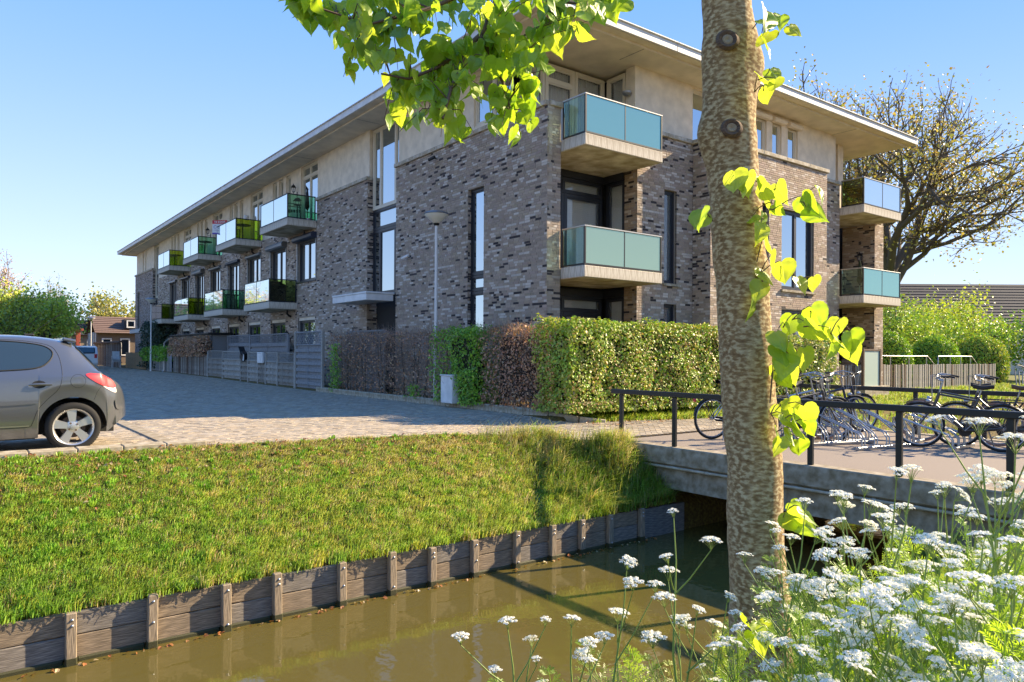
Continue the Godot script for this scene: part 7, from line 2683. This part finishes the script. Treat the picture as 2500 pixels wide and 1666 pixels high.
func build_houses() -> void:
	mat("tile_brown", lin(0.20, 0.13, 0.10), 0.9, 0.0, T.grain, 0.8)
	mat("tile_dark", lin(0.05, 0.05, 0.055), 0.85, 0.0, T.grain, 0.8)
	mat("tile_blue", lin(0.035, 0.04, 0.06), 0.8, 0.0, T.grain, 0.8)
	mat("brick_tan", lin(0.34, 0.26, 0.17), 0.95, 0.0, T.grain, 1.5)
	mat("brick_brown", lin(0.22, 0.165, 0.12), 0.95, 0.0, T.grain, 1.5)
	# solar-roofed house behind the willow
	var h := thing("house", "brick house with a steep dark roof and red ridge tiles behind the yellow green tree", "house", Vector3(-6.0, 0.15, -55.0))
	var b := MB.new()
	b.span(Vector3(-6, 0, -6), Vector3(2.6, 3.3, 0))
	put("wall", b, M.brick_brown, h)
	tiled_roof(h, Vector3(-6.3, 5.35, -2.0), Vector3(2.2, 5.35, -2.0), Vector3(-6.3, 3.2, 0.7), Vector3(2.9, 3.2, 0.7), M.tile_dark, 9)
	tiled_roof(h, Vector3(-6.3, 5.35, -2.0), Vector3(2.2, 5.35, -2.0), Vector3(-6.3, 3.2, -6.3), Vector3(2.9, 3.2, -6.3), M.tile_brown, 9)
	var gb := MB.new()
	gb.prism(PackedVector2Array([Vector2(-0.6, 3.2), Vector2(2.0, 5.28), Vector2(6.2, 3.2)]), 0.1, Transform3D(Basis(Vector3(0, 0, -1), Vector3.UP, Vector3(1, 0, 0)), Vector3(2.4, 0, 0)))
	put("gable", gb, M.brick_tan, h)
	for k in 34:
		var rb := MB.new()
		rb.bevel(Vector3(-6.2 + 0.25 * k, 5.4, -2.0), Vector3(0.22, 0.13, 0.24), 0.03)
		put("ridge_tile", rb, M.tile_brown, h)
	var sp := MB.new()
	for i in 3:
		var t := 0.18 + 0.26 * i
		var p := Vector3(0.9, lerpf(5.35, 3.2, t + 0.1), lerpf(-2.0, 0.7, t + 0.1)) + Vector3(0, 0.08, 0.06)
		sp.bevel(p, Vector3(2.6, 0.05, 0.86), 0.01, Basis(Vector3.RIGHT, 0.672))
	put("solar_panel", sp, M.tile_blue, h)
	var dm := MB.new()
	dm.bevel(Vector3(-2.4, 4.35, -0.75), Vector3(2.4, 1.1, 1.5), 0.04)
	put("dormer", dm, M.tile_dark, h)
	var HF := Face.new(Vector3(0, 0, 0.0), Vector3(1, 0, 0), Vector3(0, 0, 1))
	house_window(h, Face.new(Vector3(0, 0, 0.0), Vector3(1, 0, 0), Vector3(0, 0, 1)), -3.4, -1.5, 3.95, 4.8)
	house_window(h, HF, 1.0, 2.0, 1.2, 2.8)
	house_window(h, HF, -2.0, -0.2, 0.9, 2.6)
	# row of low houses across the end of the road
	for k in 3:
		var o := thing("house", ["low house with pinkish tiles in the middle distance left of the far lamp", "low house with a grey roof and blue dormer at the end of the road", "brown tiled house end with dormers beside the apartment building"][k], "house", [Vector3(-3.0, 0.15, -74.0), Vector3(0.6, 0.15, -73.0), Vector3(2.2, 0.15, -63.0)][k])
		var w := [4.2, 5.2, 5.5][k] as float
		var wb := MB.new()
		wb.span(Vector3(-w * 0.5, 0, -6), Vector3(w * 0.5, 2.95, 0))
		put("wall", wb, [M.brick_tan, M.brick_tan, M.brick_brown][k], o)
		var tile: Material = [M.tile_brown, M.tile_dark, M.tile_brown][k]
		tiled_roof(o, Vector3(-w * 0.5 - 0.2, 4.5, -3.0), Vector3(w * 0.5 + 0.2, 4.5, -3.0), Vector3(-w * 0.5 - 0.2, 2.85, 0.4), Vector3(w * 0.5 + 0.2, 2.85, 0.4), tile, 9)
		tiled_roof(o, Vector3(-w * 0.5 - 0.2, 4.5, -3.0), Vector3(w * 0.5 + 0.2, 4.5, -3.0), Vector3(-w * 0.5 - 0.2, 2.85, -6.4), Vector3(w * 0.5 + 0.2, 2.85, -6.4), tile, 9)
		var f := Face.new(Vector3(0, 0, 0), Vector3(1, 0, 0), Vector3(0, 0, 1))
		for j in 3:
			house_window(o, f, -w * 0.5 + 0.4 + j * 1.5, -w * 0.5 + 1.2 + j * 1.5, 0.8, 2.4)
		var db := MB.new()
		db.bevel(Vector3(0.4, 3.75, -0.9), Vector3(1.8, 0.9, 1.4), 0.03)
		put("dormer", db, M.tile_blue if k == 1 else M.tile_dark, o)
		house_window(o, Face.new(Vector3(0, 0, -0.2), Vector3(1, 0, 0), Vector3(0, 0, 1)), -0.3, 1.1, 3.4, 4.1)
		if k == 2:
			for j in 4:
				var pb := MB.new()
				pb.bevel(Vector3(-w * 0.5 - 0.02, 1.5, -0.7 - j * 1.3), Vector3(0.06, 2.9, 0.35), 0.01)
				put("facade_panel", pb, M.white_paint, o)
	# dark long roof behind the plane tree
	var d := thing("house", "long low building with a dark tiled roof behind the tall tree on the right", "house", Vector3(56.0, -0.1, -12.5), -0.65)
	var wb := MB.new()
	wb.span(Vector3(-14, 0, -5), Vector3(14, 3.9, 5))
	put("wall", wb, M.stucco, d)
	tiled_roof(d, Vector3(-14.5, 7.4, 0), Vector3(14.5, 7.4, 0), Vector3(-14.5, 3.8, 5.6), Vector3(14.5, 3.8, 5.6), M.tile_dark, 14)
	tiled_roof(d, Vector3(-14.5, 7.4, 0), Vector3(14.5, 7.4, 0), Vector3(-14.5, 3.8, -5.6), Vector3(14.5, 3.8, -5.6), M.tile_dark, 14)
	for j in 7:
		house_window(d, Face.new(Vector3(0, 0, 5.0), Vector3(1, 0, 0), Vector3(0, 0, 1)), -12.5 + j * 3.6, -11.0 + j * 3.6, 1.9, 3.3)
	# houses over the road behind the eye: they show only in the balcony glass
	for k in 3:
		var o := thing("house", ["brown roofed house over the canal mirrored in the balcony glass, first of three", "brown roofed house over the canal mirrored in the balcony glass, second of three", "brown roofed house over the canal mirrored in the balcony glass, third of three"][k], "house", Vector3(22.0 + 13.0 * k, -0.1, 36.0 - 2.0 * k), PI)
		var b2 := MB.new()
		b2.span(Vector3(-5, 0, -8), Vector3(5, 3.4, 0))
		put("wall", b2, M.brick_tan, o)
		tiled_roof(o, Vector3(-5.3, 7.2, -4), Vector3(5.3, 7.2, -4), Vector3(-5.3, 3.2, 0.5), Vector3(5.3, 3.2, 0.5), M.tile_brown, 12)
		tiled_roof(o, Vector3(-5.3, 7.2, -4), Vector3(5.3, 7.2, -4), Vector3(-5.3, 3.2, -8.5), Vector3(5.3, 3.2, -8.5), M.tile_brown, 12)
	var post := thing("post", "slim red brown post beside the far street lamp", "post", Vector3(-2.6, 0.15, -58.0))
	var pb := MB.new()
	pb.bevel(Vector3(0, 1.45, 0), Vector3(0.3, 2.9, 0.3), 0.02)
	pb.bevel(Vector3(0, 3.0, 0), Vector3(0.7, 0.25, 0.7), 0.03)
	put("shaft", pb, mat("post_red", lin(0.30, 0.07, 0.05), 0.6), post)

# ---------------------------------------------------------------- sign and balcony furniture
func build_balcony_things() -> void:
	var s := thing("sale_sign", "white for sale board with a red strip reading TE KOOP on the third upper balcony", "sign", Vector3(-1.0, 6.78, -22.4))
	# the board faces left and towards the road end of the balcony
	s.basis = Basis(Vector3.UP, -0.75).scaled(Vector3.ONE * 0.72)
	var b := MB.new()
	b.bevel(Vector3(0, 0.42, 0), Vector3(1.0, 0.9, 0.03), 0.006)
	put("board", b, M.white_paint, s)
	var r := MB.new()
	r.bevel(Vector3(0, 0.755, 0.016), Vector3(1.0, 0.23, 0.01), 0.003)
	put("red_strip", r, mat("sign_red", lin(0.55, 0.02, 0.03), 0.5), s)
	var v := MB.new()
	v.bevel(Vector3(0, 0.02, 0.016), Vector3(1.0, 0.1, 0.01), 0.003)
	put("violet_strip", v, mat("sign_violet", lin(0.09, 0.05, 0.30), 0.5), s)
	var font := SystemFont.new()
	font.font_names = PackedStringArray(["Droid Sans"])
	font.font_weight = 700
	var tm := TextMesh.new()
	tm.font = font
	tm.text = "TE KOOP"
	tm.font_size = 32
	tm.pixel_size = 0.0056
	tm.depth = 0.006
	var t := obj("lettering", tm, M.white_paint, s)
	t.position = Vector3(0, 0.755, 0.024)
	var lg := MB.new()
	var arc := PackedVector3Array()
	for k in 14: arc.push_back(Vector3(-0.3 + 0.09 * cos(0.5 + k * 0.42), 0.44 + 0.09 * sin(0.5 + k * 0.42), 0.018))
	lg.tube(arc, PackedFloat32Array([0.012]), 5)
	for k in 2:
		lg.box(Vector3(0.14, 0.47 - 0.07 * k, 0.018), Vector3(0.5 - 0.12 * k, 0.03, 0.006))
	for k in 2:
		lg.box(Vector3(0.0, 0.24 - 0.07 * k, 0.018), Vector3(0.7 - 0.2 * k, 0.022, 0.006))
	put("emblem", lg, M.sign_violet, s)
	# deck chair, lantern pole and small tables on the balconies
	var y2 := 6.215
	for i in 3:
		var at: Vector3 = [Vector3(-0.55, y2, -14.2), Vector3(13.3, y2, 0.36), Vector3(14.15, y2, 0.36)][i]
		var o := thing("garden_chair", ["dark slatted deck chair on the first upper balcony of the long side", "wooden slatted chair at the left end of the far upper right balcony", "wooden slatted chair in the middle of the far upper right balcony"][i], "chair", at, [1.2, 1.57, 1.57][i])
		var m: Material = M.black_metal if i == 0 else M.timber_cedar
		for k in 7:
			var bb := MB.new()
			bb.bevel(Vector3(0.03, 0.44 + 0.07 * k, -0.22 - 0.03 * k), Vector3(0.5, 0.05, 0.018), 0.005)
			put("back_slat", bb, m, o)
		for k in 5:
			var sb := MB.new()
			sb.bevel(Vector3(0.03, 0.42, -0.2 + 0.1 * k), Vector3(0.5, 0.018, 0.07), 0.005)
			put("seat_slat", sb, m, o)
		for q in [-0.24, 0.3]:
			var lb := MB.new()
			lb.rod(Vector3(q, 0, 0.24), Vector3(q, 0.62, 0.2), 0.016)
			lb.rod(Vector3(q, 0, -0.2), Vector3(q, 0.88, -0.42), 0.016)
			lb.rod(Vector3(q, 0.62, 0.24), Vector3(q, 0.66, -0.28), 0.016)
			put("side_frame", lb, m, o)
	var bh := thing("bird_table", "dark bird table on a pole on the first upper balcony", "bird table", Vector3(-0.62, y2, -13.72))
	bh.scale = Vector3.ONE * 0.72
	var pb := MB.new()
	pb.rod(Vector3(0, 0, 0), Vector3(0, 0.76, 0), 0.025)
	pb.bevel(Vector3(0, 0.02, 0), Vector3(0.3, 0.03, 0.3), 0.008)
	put("pole", pb, M.black_metal, bh)
	var hb := MB.new()
	hb.bevel(Vector3(0, 0.77, 0), Vector3(0.34, 0.03, 0.34), 0.006)
	for q in [Vector2(-0.13, -0.13), Vector2(0.13, -0.13), Vector2(-0.13, 0.13), Vector2(0.13, 0.13)]:
		hb.rod(Vector3(q.x, 0.77, q.y), Vector3(q.x, 1.0, q.y), 0.014)
	hb.lathe(PackedVector2Array([Vector2(0.25, 1.0), Vector2(0.12, 1.12), Vector2(0, 1.18)]), 4, Transform3D(Basis(Vector3.UP, PI / 4), Vector3.ZERO), false)
	put("house", hb, M.black_metal, bh)
	var tables := [[Vector3(-0.6, y2, -20.3), "dark bistro table on the second upper balcony"], [Vector3(-0.6, y2, -26.5), "dark bistro table on the third upper balcony"], [Vector3(-0.6, y2, -33.0), "dark bistro table on the last upper balcony"], [Vector3(-0.5, 3.25, -22.3), "dark bistro table on the second lower balcony"], [Vector3(-0.5, 3.25, -28.6), "dark bistro table on the third lower balcony"]]
	for tb in tables:
		var o := thing("bistro_table", tb[1], "table", tb[0])
		var mb := MB.new()
		mb.lathe(PackedVector2Array([Vector2(0, 0.7), Vector2(0.34, 0.7), Vector2(0.35, 0.715), Vector2(0.34, 0.73), Vector2(0, 0.73)]), 20)
		put("table_top", mb, M.black_metal, o)
		var lb := MB.new()
		lb.rod(Vector3.ZERO, Vector3(0, 0.7, 0), 0.025)
		lb.lathe(PackedVector2Array([Vector2(0.22, 0.0), Vector2(0.2, 0.03), Vector2(0.04, 0.06)]), 14)
		put("pedestal", lb, M.black_metal, o)
	var gr := thing("grill_cover", "black covered barbecue on the nearest lower balcony of the long side", "barbecue", Vector3(-0.62, 3.25, -15.95))
	var cb := MB.new()
	cb.bevel(Vector3(0, 0.38, 0), Vector3(0.66, 0.76, 0.5), 0.06)
	cb.bevel(Vector3(-0.05, 0.78, 0), Vector3(0.5, 0.12, 0.44), 0.05)
	put("cover", cb, mat("cloth_black", lin(0.012, 0.013, 0.02), 0.8, 0.0, T.speck, 3.0), gr)
	for i in 2:
		var o := thing("folded_parasol", ["folded dark parasol on the first upper balcony", "folded green parasol on the far lower right balcony"][i], "parasol", [Vector3(-0.3, y2, -13.55), Vector3(13.1, 3.26, 0.5)][i])
		var mb := MB.new()
		mb.rod(Vector3.ZERO, Vector3(0, 1.1, 0), 0.018)
		mb.lathe(PackedVector2Array([Vector2(0.16, 0.0), Vector2(0.16, 0.06), Vector2(0.03, 0.09)]), 14)
		put("pole", mb, M.grey_metal, o)
		var fb := MB.new()
		fb.lathe(PackedVector2Array([Vector2(0.02, 0.35), Vector2(0.085, 0.5), Vector2(0.07, 0.8), Vector2(0.03, 1.15), Vector2(0, 1.2)]), 9)
		put("folded_cloth", fb, M.cloth_black if i == 0 else M.hedge_core, o)
	var th := thing("terrace_screen", "frosted green glass screen with brown posts on the ground floor terrace", "screen", Vector3(12.9, 0.0, 1.0))
	var gb := MB.new()
	gb.bevel(Vector3(0, 0.85, 0), Vector3(1.0, 1.15, 0.02), 0.004)
	put("panel", gb, mat("frosted", lin(0.42, 0.50, 0.42), 0.35), th)
	var wb := MB.new()
	for q in [-0.54, 0.54]:
		wb.bevel(Vector3(q, 0.75, 0), Vector3(0.08, 1.5, 0.08), 0.008)
	wb.bevel(Vector3(0, 1.46, 0), Vector3(1.0, 0.06, 0.07), 0.008)
	put("frame", wb, M.timber_brown, th)
	var bs := MB.new()
	bs.bevel(Vector3(0.1, 0.1, 0), Vector3(1.6, 0.4, 0.3), 0.012)
	put("plinth", bs, M.kerb, th)

# ---------------------------------------------------------------- everything
func _ready() -> void:
	var cam := Camera3D.new()
	cam.name = "camera"
	add_child(cam)
	cam.transform = Transform3D(Basis(RIGHT, Vector3.UP, -AHEAD).orthonormalized() * Basis(Vector3(0, 0, 1), 0.0056), EYE)
	cam.projection = Camera3D.PROJECTION_FRUSTUM
	cam.near = 0.05
	cam.far = 1500.0
	cam.size = 0.05 * 2.0 * 833.0 / FOCAL
	cam.frustum_offset = Vector2(0.0, 0.05 * 33.2 / FOCAL)
	cam.current = true
	var we := WorldEnvironment.new()
	we.name = "world_environment"
	var env := Environment.new()
	env.background_mode = Environment.BG_SKY
	var sky := Sky.new()
	var sm := ProceduralSkyMaterial.new()
	sm.sky_top_color = lin(0.033, 0.122, 0.348)
	sm.sky_horizon_color = lin(0.329, 0.385, 0.432)
	sm.sky_curve = 0.18
	sm.sky_energy_multiplier = 0.92
	sm.ground_bottom_color = lin(0.16, 0.14, 0.10)
	sm.ground_horizon_color = lin(0.40, 0.42, 0.40)
	sky.sky_material = sm
	env.sky = sky
	env.tonemap_mode = Environment.TONE_MAPPER_LINEAR
	env.tonemap_exposure = 4.1
	env.sdfgi_enabled = true
	env.ssao_enabled = true
	env.ssil_enabled = true
	we.environment = env
	add_child(we)
	var sun := DirectionalLight3D.new()
	sun.name = "sun"
	sun.light_energy = 1.05
	sun.light_color = Color(1.0, 0.91, 0.76)
	sun.light_angular_distance = 0.53
	sun.shadow_enabled = true
	add_child(sun)
	sun.look_at_from_position(Vector3(0.823, 0.511, 0.249) * 50.0, Vector3.ZERO)
	make_materials()
	build_ground()
	build_canal()
	build_block()
	build_bridge()
	build_edges()
	build_hedges()
	build_fences()
	lamp(Vector3(-0.95, 0.05, -3.25), 4.85, "mushroom street lamp rising from the bare hedge before the brick wall")
	lamp(Vector3(-1.65, 0.15, -34.0), 4.3, "mushroom street lamp before the far end of the building")
	lamp(Vector3(-2.1, 0.15, -54.5), 3.95, "farthest mushroom street lamp at the end of the road")
	build_car()
	build_far_car()
	build_bikes()
	build_houses()
	build_balcony_things()
	build_far_trees()
	build_linden()
	build_grass()
	build_parsley()
